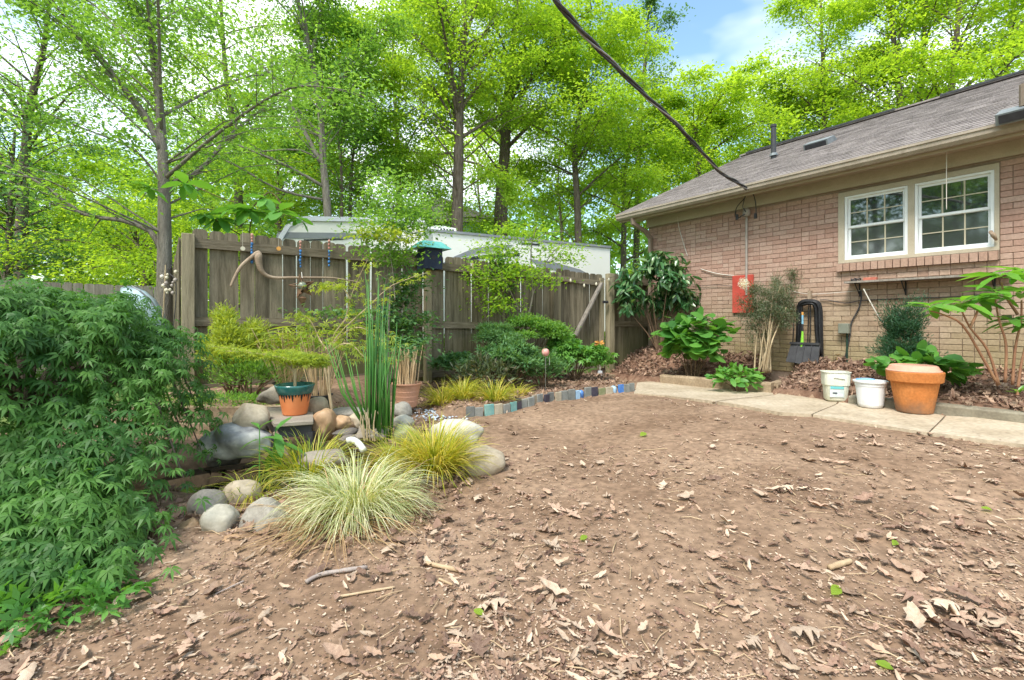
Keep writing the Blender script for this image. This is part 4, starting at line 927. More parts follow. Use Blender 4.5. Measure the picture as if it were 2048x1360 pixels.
# ------------------------------------------------------------------ campers, neighbour's house, blue hull
def camper(name, label, a, b, depth, ztop, zbot, nose, stripes, extra=None):
    a = Vector((a.x, a.y, 0)); b = Vector((b.x, b.y, 0)); d = (b - a).normalized(); nn = Vector((-d.y, d.x, 0)); L_ = dist(a, b)
    root = empty(name, Vector((a.x, a.y, 0)), label, 'camper')
    def q(s_, z, o=0): return a + d * s_ + up_ * z - nn * o
    prof = [(nose * 1.15, ztop), (nose * .85, ztop - .03), (nose * .55, ztop - .14), (.12, ztop - .45), (0, ztop - .75), (.05, zbot), (L_, zbot), (L_, ztop)] if nose else [(0, ztop), (0, zbot), (L_, zbot), (L_, ztop)]
    m_ = MB(); m_.prism([q(s_, z) for s_, z in prof], nn * depth); m_.build('body', 'camper_white', root, bevel=.02)
    m_ = MB()
    tp = [(s_, z) for s_, z in prof if z > zbot + .1]; tp = ([prof[-1]] + tp[:5]) if nose else [(0, ztop), (L_, ztop)]
    for (s0, z0), (s1, z1) in zip(tp, tp[1:]): m_.bar(q(s0, z0, .012), q(s1, z1, .012), .05, .09 if nose else .06, up=up_)
    m_.build('roof_trim', 'camper_trim' if nose else 'camper_grey', root)
    for poly, mt in stripes:
        m_ = MB(); m_.prism([q(s_ * L_, ztop - z, .006 + .002 * (mt == 'camper_black')) for s_, z in poly], -nn * .004); m_.build('stripe', mt, root)
    m_ = MB()
    for s_ in (.3, .36): 
        c = q(L_ * s_, zbot - .05) + nn * .2; m_.tube([c, c + nn * .2], .36, 20)
    m_.build('wheel', 'black_rubber', root)
    return root, q, L_, nn, d
r, q, L_, nn, d = camper('camper_trailer', 'white camper trailer with a rounded nose cap and grey stripe behind the fence', P(546, 640, 9.4), P(850, 640, 9.6), 1.7, 3.06, .6, .55,
    [([(.03, .27), (.5, .27), (.72, .31), (.9, .37), (.7, .375), (.4, .38), (.02, .40)], 'camper_grey'), ([(.20, .44), (.5, .40), (.42, .385), (.2, .41)], 'camper_black')])
m_ = MB(); m_.box(q(1.5, 3.1) + nn * .7, (.45, .3, .05), d, nn); m_.build('roof_hatch', 'camper_black', r)
r, q, L_, nn, d = camper('camper_trailer', 'long white camper trailer with sweeping grey swooshes ending beside the gate', P(855, 640, 11.45), P(1221, 640, 14.15), 2.4, 3.22, .7, 0,
    [([(.06, .80), (.12, .60), (.22, .34), (.36, .20), (.42, .18), (.36, .34), (.25, .47), (.14, .62), (.07, .80)], 'camper_grey'), ([(.16, .62), (.3, .47), (.45, .38), (.45, .46), (.3, .56), (.2, .66)], 'camper_black'),
     ([(.50, .52), (.64, .56), (.80, .72), (.92, .98), (.86, 1.02), (.70, .84), (.55, .70)], 'camper_grey'), ([(.46, .10), (.56, .10), (.56, .14), (.46, .15)], 'camper_black')])
m_ = MB(); c = q(.55, 3.27) + nn * .5; m_.prism([c - d * .5, c + d * .42, c + d * .38 + up_ * .16, c - d * .1 + up_ * .2, c - d * .45 + up_ * .1], nn * .6); o = m_.build('air_conditioner', 'white_vinyl', r)
m_ = MB()
for k in range(5): m_.box(c + d * (-.02 + .08 * k) + up_ * .09 - nn * .004, (.022, .004, .035), d, nn)
m_.build('vent_louver', 'camper_black', o)
nh = empty('neighbor_house', P(880, 640, 27), 'pale blue-green house glimpsed between trunks beyond the campers', 'house')
m_ = MB(); m_.box((X(880, 27), 30, 3.2), (3.2, 3, 3.4)); m_.build('wall', 'neighbor_wall', nh)
m_ = MB(); m_.prism([(X(880, 27) - 3.6, 26.6, 6.55), (X(880, 27) + 3.6, 26.6, 6.55), (X(880, 27), 26.6, 8.0)], (0, 6.8, 0)); m_.build('roof', 'neighbor_roof', nh)
m_ = MB(); m_.box((X(880, 27) + .9, 26.98, 5.0), (.5, .02, .6)); m_.build('window', 'window_glass', nh)
ky = empty('kayak', P(300, 640, 6.0), 'pale blue kayak hull end sticking up behind the drooping maple', 'kayak'); ky.location.z = .2
m_ = MB(); 
kp = [P(262, 580, 5.9), P(280, 590, 5.9), P(300, 607, 5.95), P(316, 632, 6.0), P(330, 670, 6.1), P(336, 720, 6.2)]
kq = [P(240, 592, 5.9), P(240, 612, 5.9), P(244, 640, 5.95), P(252, 665, 6.0), P(262, 690, 6.1), P(268, 720, 6.2)]
vs = []; fs = []
for i, (a, b) in enumerate(zip(kq, kp)):
    for k in range(9):
        f_ = k / 8; p_ = a.lerp(b, f_); bul = math.sin(math.pi * f_) * .16 * (.4 + .6 * min(1, i / 2)); vs.append(p_ + Vector((0, -bul, bul * .25 + .05)))
    for k in range(9):
        f_ = 1 - k / 8; p_ = a.lerp(b, f_); vs.append(p_ + Vector((0, .10, .05)))
for i in range(5):
    for k in range(18): fs.append((i * 18 + k, i * 18 + (k + 1) % 18, (i + 1) * 18 + (k + 1) % 18, (i + 1) * 18 + k))
fs.append(tuple(range(18))); m_.add(vs, fs); m_.build('hull', 'kayak_blue', ky, smooth=True)
m_ = MB(); m_.tube([p_ + up_ * .05 for p_ in kp], .012, 6); m_.build('gunwale', 'camper_grey', ky)

# ------------------------------------------------------------------ rocks, pond, stand
def rock(x0, y0, x1, y1, Y, mat, label, seed, flat=1.0, depth=1.0, rough=.18, name='boulder', cat='rock', group=None, cut=0, rot=0, grow=1.0):
    c = P((x0 + x1) / 2, (y0 + y1) / 2, Y); rx = (x1 - x0) * Y / F / 2 * 1.04 * grow; rz = (y1 - y0) * Y / F / 2 * 1.06 * grow; ry = (rx + rz) / 2 * depth
    c.y += ry * .5; c.z -= rz * .07
    bm = bmesh.new(); bmesh.ops.create_icosphere(bm, subdivisions=4, radius=1)
    so = Vector((seed * 3.1, seed * 1.7, seed * .9))
    for v in bm.verts:
        n = v.co.normalized(); f = 1 + rough * noise.noise(n * 1.1 + so) * 1.6 + rough * .35 * noise.noise(n * 3.1 + so) + rough * .12 * noise.noise(n * 8 + so)
        if cut:
            for j in range(cut):
                pn = Vector(noise.random_unit_vector()) if False else Vector((math.sin(seed * 2.3 + j * 2.1), math.cos(seed * 1.3 + j * 1.7), math.sin(seed + j * 4.1))).normalized()
                dd_ = n.dot(pn) * f
                if dd_ > .74: f = .74 / max(n.dot(pn), .2) + .02 * noise.noise(n * 6 + so)
        p = n * f; p.x, p.z = p.x * math.cos(rot) - p.z * math.sin(rot), p.x * math.sin(rot) + p.z * math.cos(rot)
        v.co = Vector((p.x * rx, p.y * ry, p.z * rz)) 
    me = bpy.data.meshes.new(name); bm.to_mesh(me); bm.free(); me.materials.append(MATS[mat]); me.polygons.foreach_set('use_smooth', np.ones(len(me.polygons), bool))
    o = bpy.data.objects.new(name, me); COL.objects.link(o); o.location = c
    return tag(o, label, cat, group)
rocks = [
 (400, 846, 535, 918, 3.10, 'boulder_grey', 'large pale grey and mossy boulder overhanging the pond water', 1, 1, .8, .2, 1),
 (460, 808, 526, 866, 3.18, 'river_tan', 'egg-shaped tan boulder balanced on the big grey boulder', 2, 1, .9, .12, 1),
 (418, 832, 470, 866, 3.45, 'river_brown', 'brown sloping rock tucked behind the egg-shaped boulder', 3, 1, .9, .15, 0),
 (370, 986, 441, 1050, 2.52, 'river_grey', 'smooth mauve-grey stone against the maple leaves', 4, 1, 1, .12, 0),
 (436, 964, 508, 1024, 2.66, 'river_tan', 'rounded tan stone at the pond rim behind the pale pointed stone', 5, 1, 1, .1, 0),
 (393, 1013, 465, 1090, 2.32, 'river_white', 'pale pointed stone with a green mossy foot', 6, 1, .9, .14, 2),
 (479, 1002, 566, 1090, 2.34, 'river_grey', 'broad flat-faced stone beside the striped grass clump', 7, 1, .7, .12, 1),
 (350, 1043, 394, 1084, 2.34, 'river_brown', 'small brown stone wedged left of the pale pointed stone', 8, 1, 1, .15, 1),
 (328, 1044, 366, 1078, 2.46, 'slate_dark', 'little dark brown stone half under the maple leaves', 9, 1, 1, .2, 1),
 (438, 1072, 488, 1104, 2.22, 'river_brown', 'small flat stone half buried in dead leaves', 10, 1, 1, .2, 1),
 (514, 774, 582, 812, 3.72, 'slab_stone', 'jagged layered rock lying behind the glazed pot', 11, 1, 1.2, .25, 3),
 (612, 794, 652, 834, 3.55, 'river_tan', 'speckled round rock beside the glazed pot', 12, 1, 1, .1, 0),
 (621, 820, 668, 878, 3.36, 'river_brown', 'glossy brown rock hollowed near the top beside the black stand', 13, 1, 1, .2, 0),
 (654, 816, 735, 841, 3.66, 'river_grey', 'long flat grey rock on top of the rock row', 14, 1, 1, .12, 0),
 (662, 832, 702, 864, 3.42, 'river_brown', 'orange tinted rock under the long flat grey rock', 15, 1, 1, .2, 1),
 (692, 828, 748, 860, 3.52, 'river_tan', 'tan rock wedged left of the reed stems', 16, 1, 1, .2, 1),
 (668, 858, 716, 874, 3.32, 'slate_dark', 'dark thin slate, upper one of the pair above the water', 17, 1, 1.3, .2, 2),
 (676, 872, 722, 886, 3.26, 'slate_dark', 'dark thin slate, lower one of the pair above the water', 18, 1, 1.3, .2, 2),
 (706, 852, 770, 886, 3.28, 'slab_stone', 'angular brown rock at the foot of the reeds', 19, 1, 1, .3, 3),
 (784, 806, 820, 838, 3.70, 'river_grey', 'grey domed rock just behind the reeds', 20, 1, 1, .12, 0),
 (784, 831, 826, 862, 3.52, 'river_white', 'white rounded rock touching the reeds', 21, 1, 1, .12, 0),
 (786, 850, 834, 890, 3.36, 'moss_rock', 'moss streaked slab below the white rounded rock', 22, 1, 1, .2, 2),
 (858, 842, 962, 900, 3.42, 'river_white', 'long pale slab half hidden in yellow grass', 23, 1, .8, .15, 2),
 (905, 896, 1010, 962, 3.12, 'river_tan', 'wide flat tan rock at the end of the pond edge', 24, 1, .8, .12, 1),
 (545, 1040, 640, 1075, 2.55, 'slab_stone', 'low brown rock buried beneath the striped grass', 25, 1, 1, .2, 1),
 (840, 925, 900, 965, 3.0, 'slab_stone', 'brown rock beneath the yellow grass clump', 26, 1, 1, .2, 1),
 (405, 898, 470, 935, 3.25, 'slate_dark', 'black wet rock ledge at the far rim of the pond', 27, 1, 1, .2, 1),
 (590, 905, 700, 945, 2.95, 'slab_stone', 'dark rim rock behind the striped grass', 28, 1, 1, .2, 1)]
for (x0, y0, x1, y1, Y, mt, lb, sd_, fl_, dp_, rf, ct) in rocks: rock(x0, y0, x1, y1, Y, mt, lb, sd_, fl_, dp_, rf, cut=ct)
m_ = MB(); m_.lathe((PC[0], PC[1], -.02), [(0, 0), (.62, 0)], 40, 1.1, .72); o = m_.build('pond_water', 'pond_water', None); o['kind'] = 'structure'
m_ = MB(); q_ = curve_pts([P(694, 882, 3.15), P(705, 880, 3.15), P(718, 888, 3.1), P(728, 902, 3.05)], 14); m_.tube(q_, .022, 10); tag(m_.build('pond_pipe', 'pale_pipe', None, q_[0], smooth=True), 'white plastic pipe elbow poking out of the pond grass', 'pipe')
# stand with slab and glazed pot
Yp = 3.5; zt = P(590, 824, Yp).z
sd_ = empty('plant_stand', (X(590, Yp), Yp, 0), 'black square stand with a flat stone slab top by the pond', 'stand')
def quadpx(y_near, y_far, zt_):   # the slab outline in plan
    Yn = F * (CAMZ - zt_) / (y_near - HY); Yf = F * (CAMZ - zt_) / (y_far - HY); return Yn, Yf
slab_poly = [Vector((X(548, 3.12), 3.12, zt)), Vector((X(627, 3.2), 3.2, zt)), Vector((X(626, 3.72), 3.72, zt)), Vector((X(524, 3.72), 3.72, zt))]
m_ = MB(); m_.prism([v - up_ * .0 for v in slab_poly], up_ * -.028); m_.build('slab_top', 'slab_stone', sd_, bevel=.004)
cc = sum(slab_poly, Vector()) / 4
m_ = MB(); inner = [cc + (v - cc) * .93 for v in slab_poly]
m_.prism([v - up_ * .029 for v in inner], up_ * -.075); m_.build('apron', 'black_plastic', sd_)
for v in inner:
    m_ = MB(); v2 = cc + (v - cc) * .95; m_.box(Vector((v2.x, v2.y, (zt - .1) / 2 - .02)), (.022, .022, (zt - .1) / 2 + .04)); m_.build('leg', 'black_plastic', sd_)
m_ = MB(); m_.bar(inner[0] + up_ * -.06, inner[0] + Vector((.07, .02, -.22)), .025, .03); m_.build('strut', 'driftwood', sd_)
pc = Vector((X(590, 3.42), 3.42, zt + .001)); hp = 60 * 3.42 / F
gp = empty('glazed_pot', pc, 'orange clay pot with dripping dark teal glaze on the stone slab', 'pot')
m_ = MB(); rr_ = .118; m_.lathe(pc, [(0, .002), (rr_ * .68, .002), (rr_ * .70, .01), (rr_ * .93, hp * .70), (rr_ * .945, hp * .74)], 40); m_.build('pot_body', 'glaze_orange', gp, smooth=True)
m_ = MB(); m_.lathe(pc, [(rr_ * .95, hp * .70), (rr_ * .985, hp * .72), (rr_ * 1.05, hp * .80), (rr_ * 1.12, hp * .93), (rr_ * 1.14, hp), (rr_ * 1.07, hp), (rr_ * .98, hp * .86), (0, hp * .84)], 40); m_.build('glazed_rim', 'glaze_green', gp, smooth=True)
m_ = MB()
for k in range(34):
    a_ = 2 * math.pi * k / 34; dl = (.06 + .16 * rg.random()) * hp * (1.5 if k % 3 == 0 else 1); w_ = .012
    def cp(th, z): r1 = rr_ * (.70 + .245 * (z / (hp * .74))) + .0022; return pc + Vector((math.cos(th) * r1, math.sin(th) * r1, z))
    z1 = hp * .735; z0 = z1 - dl; da = .09
    m_.add([cp(a_ - da, z1), cp(a_ + da, z1), cp(a_ + da * .6, (z0 + z1) / 2), cp(a_, z0), cp(a_ - da * .6, (z0 + z1) / 2)], [(0, 1, 2, 3, 4)])
m_.build('glaze_drip', 'glaze_dark', gp)
m_ = MB(); m_.lathe(pc, [(0, hp * .865), (rr_ * .99, hp * .86)], 20); m_.build('potting_soil', 'soil', gp)
# other pots
def tubpot(px, py, Y, rtop, h, mat, label, rings=3):
    c = Vector((X(px, Y), Y, P(px, py, Y).z)); root = empty('planter_pot', c, label, 'pot')
    prof = [(0, .002), (rtop * .62, .002), (rtop * .66, .012)]
    for k in range(rings): z = h * (.25 + .2 * k); r_ = rtop * (.66 + .30 * z / h); prof += [(r_, z - .004), (r_ * 1.015, z), (r_ * 1.0, z + .006)]
    prof += [(rtop * .93, h * .86), (rtop * .97, h * .93), (rtop * 1.05, h * .95), (rtop * 1.05, h), (rtop * .96, h), (rtop * .9, h * .9), (0, h * .88)]
    m_ = MB(); m_.lathe(c, prof, 36); m_.build('pot_body', mat, root, smooth=False)
    m_ = MB(); m_.lathe(c, [(0, h * .92), (rtop * .93, h * .915)], 20); m_.build('potting_soil', 'soil', root); return c
cpot = tubpot(814, 813, 4.95, .150, .25, 'salmon_plastic', 'salmon pink plastic pot holding a bundle of dry stems')
cpot2 = tubpot(640, 822, 4.25, .105, .15, 'black_plastic', 'black nursery pot half hidden behind the round rock', 1)
cpot3 = tubpot(576, 800, 4.5, .13, .17, 'black_plastic', 'black nursery pot standing behind the jagged rock', 1)
def stems_fan(name, label, c, r0, r1, h, n, mat, rad=.004, leafmat=None, nleaf=0, lsize=.1, z0=0, cat='plant', leafproto=None, seed=1, droop=.0):
    rgn = np.random.default_rng(seed); root = empty(name, c, label, cat); m_ = MB(); tips = []
    for k in range(n):
        a_ = rgn.uniform(0, 2 * math.pi); q_ = math.sqrt(rgn.random()); b_ = Vector((math.cos(a_) * r0 * q_, math.sin(a_) * r0 * q_, z0)) + Vector(c); hh = h * rgn.uniform(.7, 1.05)
        t_ = Vector(c) + Vector((math.cos(a_ + rgn.normal() * .3) * r1 * q_, math.sin(a_ + rgn.normal() * .3) * r1 * q_, z0 + hh)); mid = b_.lerp(t_, .5) + Vector((rgn.normal() * .01, rgn.normal() * .01, hh * .06))
        m_.ct = float(rgn.random()); m_.tube([b_, mid, t_], [rad, rad * .9, rad * .6], 5); tips.append(t_)
    o = m_.build('stem', mat, root, tint=True); o['kind'] = 'stuff'
    if nleaf:
        pos = []; D = []
        for t_ in tips:
            for j in range(nleaf):
                a_ = rgn.uniform(0, 2 * math.pi); pos.append(np.array(t_) + rgn.normal(size=3) * (.02, .02, .03)); D.append((math.cos(a_), math.sin(a_), rgn.uniform(-.3 - droop, .5)))
        D = np.array(D); pos = np.array(pos); rot = basis(D, np.array([[0, 0, 1.]]) + rgn.normal(size=(len(D), 3)) * .3)
        o = scatter('foliage', leafproto or proto_oval(.13, .03, .3), pos, rot, lsize * rgn.uniform(.6, 1.2, len(D)), leafmat, root, rng=rgn); o['kind'] = 'stuff'
    return root
stems_fan('dry_stem_bundle', 'bundle of cut straw-coloured stems standing in the salmon pot', cpot, .11, .17, .40, 46, 'stem_straw', .0055, 'leaf_fern', 4, .10, .22, seed=3)
stems_fan('papyrus_plant', 'pale stemmed papyrus fanning up behind the glazed pot', cpot3, .09, .30, .52, 60, 'stem_straw', .0045, 'leaf_yellow', 5, .14, .14, seed=4)
stems_fan('papyrus_plant', 'brown reedy papyrus leaning out of the hidden black nursery pot', cpot2, .07, .22, .55, 46, 'stem_straw', .0035, 'leaf_bright', 4, .10, .13, seed=5)
# tall reeds
rt = empty('horsetail_reeds', P(757, 872, 3.32), 'tall upright green horsetail reeds standing in the pond', 'reeds')
rgn = np.random.default_rng(5); m_ = MB(); c = rt.location
for k in range(44):
    b_ = c + Vector((rgn.normal() * .040, rgn.normal() * .045, -.03)); hh = rgn.uniform(.45, .86) if k > 12 else rgn.uniform(.95, 1.22)
    lean = Vector((rgn.normal() * .05 + .01, rgn.normal() * .05, 0)); m_.ct = float(rgn.random()); r_ = rgn.uniform(.004, .0075) if k > 12 else .0045
    m_.tube([b_, b_ + up_ * hh * .5 + lean * .4, b_ + up_ * hh + lean], [r_, r_ * .95, r_ * .4], 6)
for k in range(9):
    b_ = c + Vector((-.05 + rgn.normal() * .02, rgn.normal() * .03, 0)); m_.ct = .8; m_.tube([b_, b_ + Vector((-.06 - .02 * k, 0, .3)), b_ + Vector((-.10 - .03 * k, 0, .52 + .02 * k))], [.006, .005, .002], 5)
o = m_.build('reed_stalk', 'reed', rt, tint=True, smooth=True); o['kind'] = 'stuff'
o = None
stems_fan('dead_reeds', 'brown withered reed stubs at the foot of the green reeds', P(742, 874, 3.25), .05, .08, .22, 12, 'stem_tan', .005, z0=-.02, seed=9)

# broad slender green plant at the pond
def leafy_stem(name, label, pts, leafspec, lmat, lsize, cat='plant', stem='reed', r=.006, proto=None):
    q_ = curve_pts(pts, 14); root = empty(name, q_[0], label, cat); m_ = MB(); m_.tube(q_, [float(a) for a in np.linspace(r, r * .4, len(q_))], 6); m_.build('stem', stem, root, tint=True)
    me = protomesh('leaf', proto or proto_oval(.36, .05, .3), lmat, .5, True)
    for (f_, az, el, s_) in leafspec:
        p = q_[min(len(q_) - 1, int(f_ * (len(q_) - 1)))]; D = np.array([[math.cos(az) * math.cos(el), math.sin(az) * math.cos(el), math.sin(el)]]); inst('leaf', me, p, basis(D, np.array([[0, 0, 1.]]) + .01)[0], lsize * s_, root)
    return root
leafy_stem('pickerel_plant', 'single upright green stem with paired leaves rising from the pond', [P(519, 990, 2.85), P(519, 930, 2.85), P(519, 850, 2.9)], [(.95, 2.6, .6, .7), (.95, .2, .8, .8), (.8, 3.2, -.2, 1), (.75, .1, -.5, 1.1), (.85, 0, .3, 1), (.5, 3.4, -.3, 1), (.6, .3, -.9, 1.1)], 'leaf_big', .13)
leafy_stem('pickerel_plant', 'drooping broad leaves on a bent stem beside the upright pond stem', [P(530, 975, 2.9), P(545, 905, 2.9), P(552, 855, 2.95)], [(.9, 1.0, .9, .9), (.8, -.6, -1.1, 1.3), (.7, .2, -.1, 1.3), (.5, 2.6, -.9, .9), (.9, 5.5, -.6, 1.1)], 'leaf_big', .15)

# ------------------------------------------------------------------ grasses
def grass_clump(name, label, c, n, length, spread, mat, wd_=.007, up=.8, seed=1, cat='grass', base_r=.06, gravity=1.0, tintrange=(0, 1), group=None):
    rgn = np.random.default_rng(seed); root = empty(name, c, label, cat, group); K = 7
    az = rgn.uniform(0, 2 * np.pi, n); el = np.clip(rgn.normal(up, .32, n), .15, 1.5); ln = length * rgn.uniform(.55, 1.15, n)
    b = np.stack([np.cos(az) * base_r * np.sqrt(rgn.random(n)), np.sin(az) * base_r * np.sqrt(rgn.random(n)), np.zeros(n)], 1) + np.array(c)
    V = np.zeros((n, K, 2, 3)); p = b.copy(); e = el.copy(); az2 = az + rgn.normal(size=n) * .25
    side = np.stack([-np.sin(az2), np.cos(az2), rgn.normal(size=n) * .3], 1)
    for k in range(K):
        wk = wd_ * (1 - (k / (K - 1)) ** 2.2) * (.7 if k == 0 else 1)
        V[:, k, 0] = p + side * wk / 2; V[:, k, 1] = p - side * wk / 2
        st_ = ln / (K - 1); p = p + np.stack([np.cos(az2) * np.cos(e), np.sin(az2) * np.cos(e), np.sin(e)], 1) * st_[:, None] * np.array([spread, spread, 1])
        e = e - gravity * (.20 + .18 * k / K) * rgn.uniform(.6, 1.4, n)
        gl = gz(float(c[0]), float(c[1])) + .01; p[:, 2] = np.maximum(p[:, 2], gl + rgn.random(n) * .02)
    idx_ = np.arange(n * K * 2).reshape(n, K, 2)
    q_ = np.stack([idx_[:, :-1, 0], idx_[:, 1:, 0], idx_[:, 1:, 1], idx_[:, :-1, 1]], -1).reshape(-1, 4)
    tn = np.repeat(rgn.uniform(*tintrange, n), K * 2)
    o = raw('blades', V.reshape(-1, 3), q_, mat, root, tint=tn, smooth=True); o['kind'] = 'stuff'
    return root
c = G(715, 1020); grass_clump('ornamental_grass', 'large cream striped grass clump spilling onto the dirt', (c.x, c.y, c.z), 1400, .42, 1.0, 'grass_variegated', .0045, .9, 1, base_r=.14, gravity=1.35)
grass_clump('dead_grass', 'dry brown grass skirt under the cream striped clump', (c.x - .05, c.y - .12, c.z), 260, .42, 1.1, 'grass_dry', .005, .35, 2, base_r=.15, gravity=.8)
c = G(620, 985); c = Vector((X(615, 2.95), 2.95, .08)); grass_clump('ornamental_grass', 'yellow green grass with orange tips growing behind the striped clump', tuple(c), 420, .34, .9, 'grass_yellow', .007, 1.0, 3, base_r=.16, gravity=.9)
c = Vector((X(868, 3.05), 3.05, .08)); grass_clump('ornamental_grass', 'golden grass clump over the tan rock at the pond end', tuple(c), 900, .40, .95, 'grass_yellow', .0075, 1.05, 4, base_r=.12, gravity=.95)
c = Vector((X(800, 3.15), 3.15, .08)); grass_clump('ornamental_grass', 'loose golden grass tuft between the reeds and the golden clump', tuple(c), 320, .33, 1, 'grass_yellow', .006, .95, 14, base_r=.12, gravity=.95)
c = Vector((X(905, 3.55), 3.55, .10)); grass_clump('ornamental_grass', 'small golden tuft behind the long pale slab', tuple(c), 200, .27, 1, 'grass_yellow', .006, .9, 15, base_r=.07, gravity=.95)
c = Vector((X(505, 2.75), 2.75, .06)); grass_clump('ornamental_grass', 'thin trailing grass beside the rounded tan stone', tuple(c), 130, .24, 1, 'grass_yellow', .005, .5, 5, base_r=.12)
c = Vector((X(705, 4.3), 4.3, .10)); grass_clump('liriope_clump', 'dark green strappy grass behind the rock row', tuple(c), 260, .28, 1, 'leaf_mid', .007, 1.0, 6, base_r=.12)
for px, Y, s_, lb in ((885, 5.25, 31, 'bright yellow grass tuft in the bed next to the salmon pot'), (925, 5.3, 32, 'yellow grass tuft behind the first slate tiles'), (990, 5.2, 33, 'fountain-shaped yellow grass tuft spilling over the slate tiles'), (1035, 5.6, 34, 'small yellow grass tuft at the middle of the tile edging')):
    c = Vector((X(px, Y), Y, gz(X(px, Y), Y))); grass_clump('sedge_clump', lb, tuple(c), 330 if s_ != 34 else 160, .33 if s_ != 34 else .2, .95, 'grass_yellow', .007, 1.0, s_, base_r=.12)

# ------------------------------------------------------------------ tile edging
ej = curve_pts(ED, 120); acc = [0]
for a, b in zip(ej, ej[1:]): acc.append(acc[-1] + (b - a).length)
s_ = 0; kinds = ['tile_slate', 'tile_slate', 'tile_tan', 'tile_slate', 'tile_skyblue', 'tile_blue', 'tile_slate', 'tile_moss', 'tile_teal', 'tile_dark', 'tile_slate', 'tile_tan', 'tile_skyblue', 'tile_blue']
names = {'tile_slate': 'grey slate', 'tile_tan': 'tan stone', 'tile_skyblue': 'pale blue glass', 'tile_blue': 'cobalt blue', 'tile_moss': 'mossy', 'tile_teal': 'teal', 'tile_dark': 'near-black'}
seq = ['tile_slate', 'tile_slate', 'tile_teal', 'tile_tan', 'tile_slate', 'tile_teal', 'tile_dark', 'tile_slate', 'tile_slate', 'tile_tan', 'tile_slate', 'tile_dark', 'tile_slate', 'tile_tan', 'tile_slate', 'tile_slate', 'tile_skyblue', 'tile_blue', 'tile_slate', 'tile_dark', 'tile_moss', 'tile_tan', 'tile_skyblue', 'tile_blue', 'tile_slate', 'tile_slate', 'tile_skyblue', 'tile_moss', 'tile_tan', 'tile_moss', 'tile_skyblue', 'tile_moss', 'tile_blue']
i = 0; cnt = {}
ordn = ['first', 'second', 'third', 'fourth', 'fifth', 'sixth', 'seventh', 'eighth', 'ninth', 'tenth', 'eleventh', 'twelfth', 'thirteenth', 'fourteenth', 'fifteenth']
while s_ < acc[-1] - .03 and i < 60:
    k = seq[i % len(seq)]; w_ = rg.uniform(.085, .12) if k not in ('tile_blue', 'tile_skyblue') else rg.uniform(.075, .09); sc = s_ + w_ / 2
    j = int(np.searchsorted(acc, sc)); j = min(max(j, 1), len(ej) - 1); p = ej[j]; d_ = (ej[min(j + 1, len(ej) - 1)] - ej[j - 1]).normalized(); nn = Vector((d_.y, -d_.x, 0)); h_ = rg.uniform(.115, .15)
    m_ = MB(); b_ = Vector((p.x, p.y, float(g0(p.x, p.y)) - .03)) + nn * rg.uniform(-.008, .012); tl_ = rg.uniform(-.05, .05)
    upv = (up_ + d_ * tl_ + nn * rg.uniform(-.1, .03)).normalized()
    cnt[k] = cnt.get(k, 0) + 1
    if k in ('tile_blue', 'tile_skyblue') and rg.random() < .75:
        m_.lathe(b_ - nn * .02, [(0, 0), (w_ * .45, 0), (w_ * .45, h_ * .72), (w_ * .40, h_ * .86), (w_ * .2, h_ * .97), (0, h_)], 14); o = m_.build('edging_bottle', k, None, b_, smooth=True); what = 'upturned bottle bottom'; ct = 'bottle'
    else:
        m_.box(b_ + upv * h_ / 2, (w_ / 2 - .003, .012, h_ / 2), d_, nn, upv); o = m_.build('edging_tile', k, None, b_, bevel=.003); what = 'edging tile'; ct = 'tile'
    tag(o, f"{names[k]} {what} in the border, {ordn[min(cnt[k] - 1, 14)]} of its colour from the pond", ct, 'tiles and bottles edging the bed')
    s_ += w_; i += 1
# pebbles
rgn = np.random.default_rng(8); n = 160; m_ = MB()
for k in range(n):
    px, py = rgn.uniform(812, 935), rgn.uniform(818, 842); p = G0(px, py); r_ = rgn.uniform(.008, .017); m_.lathe(p + up_ * r_ * .5, [(0, -r_ * .6), (r_, -.1 * r_), (r_ * .8, r_ * .4), (0, r_ * .6)], 6)
o = m_.build('pebbles', 'glass_blue', None, (0, 0, 0), smooth=True); tag(o, 'blue-grey glass pebbles strewn beside the salmon pot', 'pebbles', kind='stuff')
# terrace timber wall on the back left
tw = empty('terrace_wall', P(460, 830, 4.05), 'low dark timber retaining wall behind the boulders', 'retaining wall')
for k in range(2):
    m_ = MB(); m_.box(((X(395, 4.05) + X(540, 4.05)) / 2 - .25, 4.05, .12 + k * .135), (.72, .05, .064)); m_.build('plank', 'timber', tw, bevel=.006)

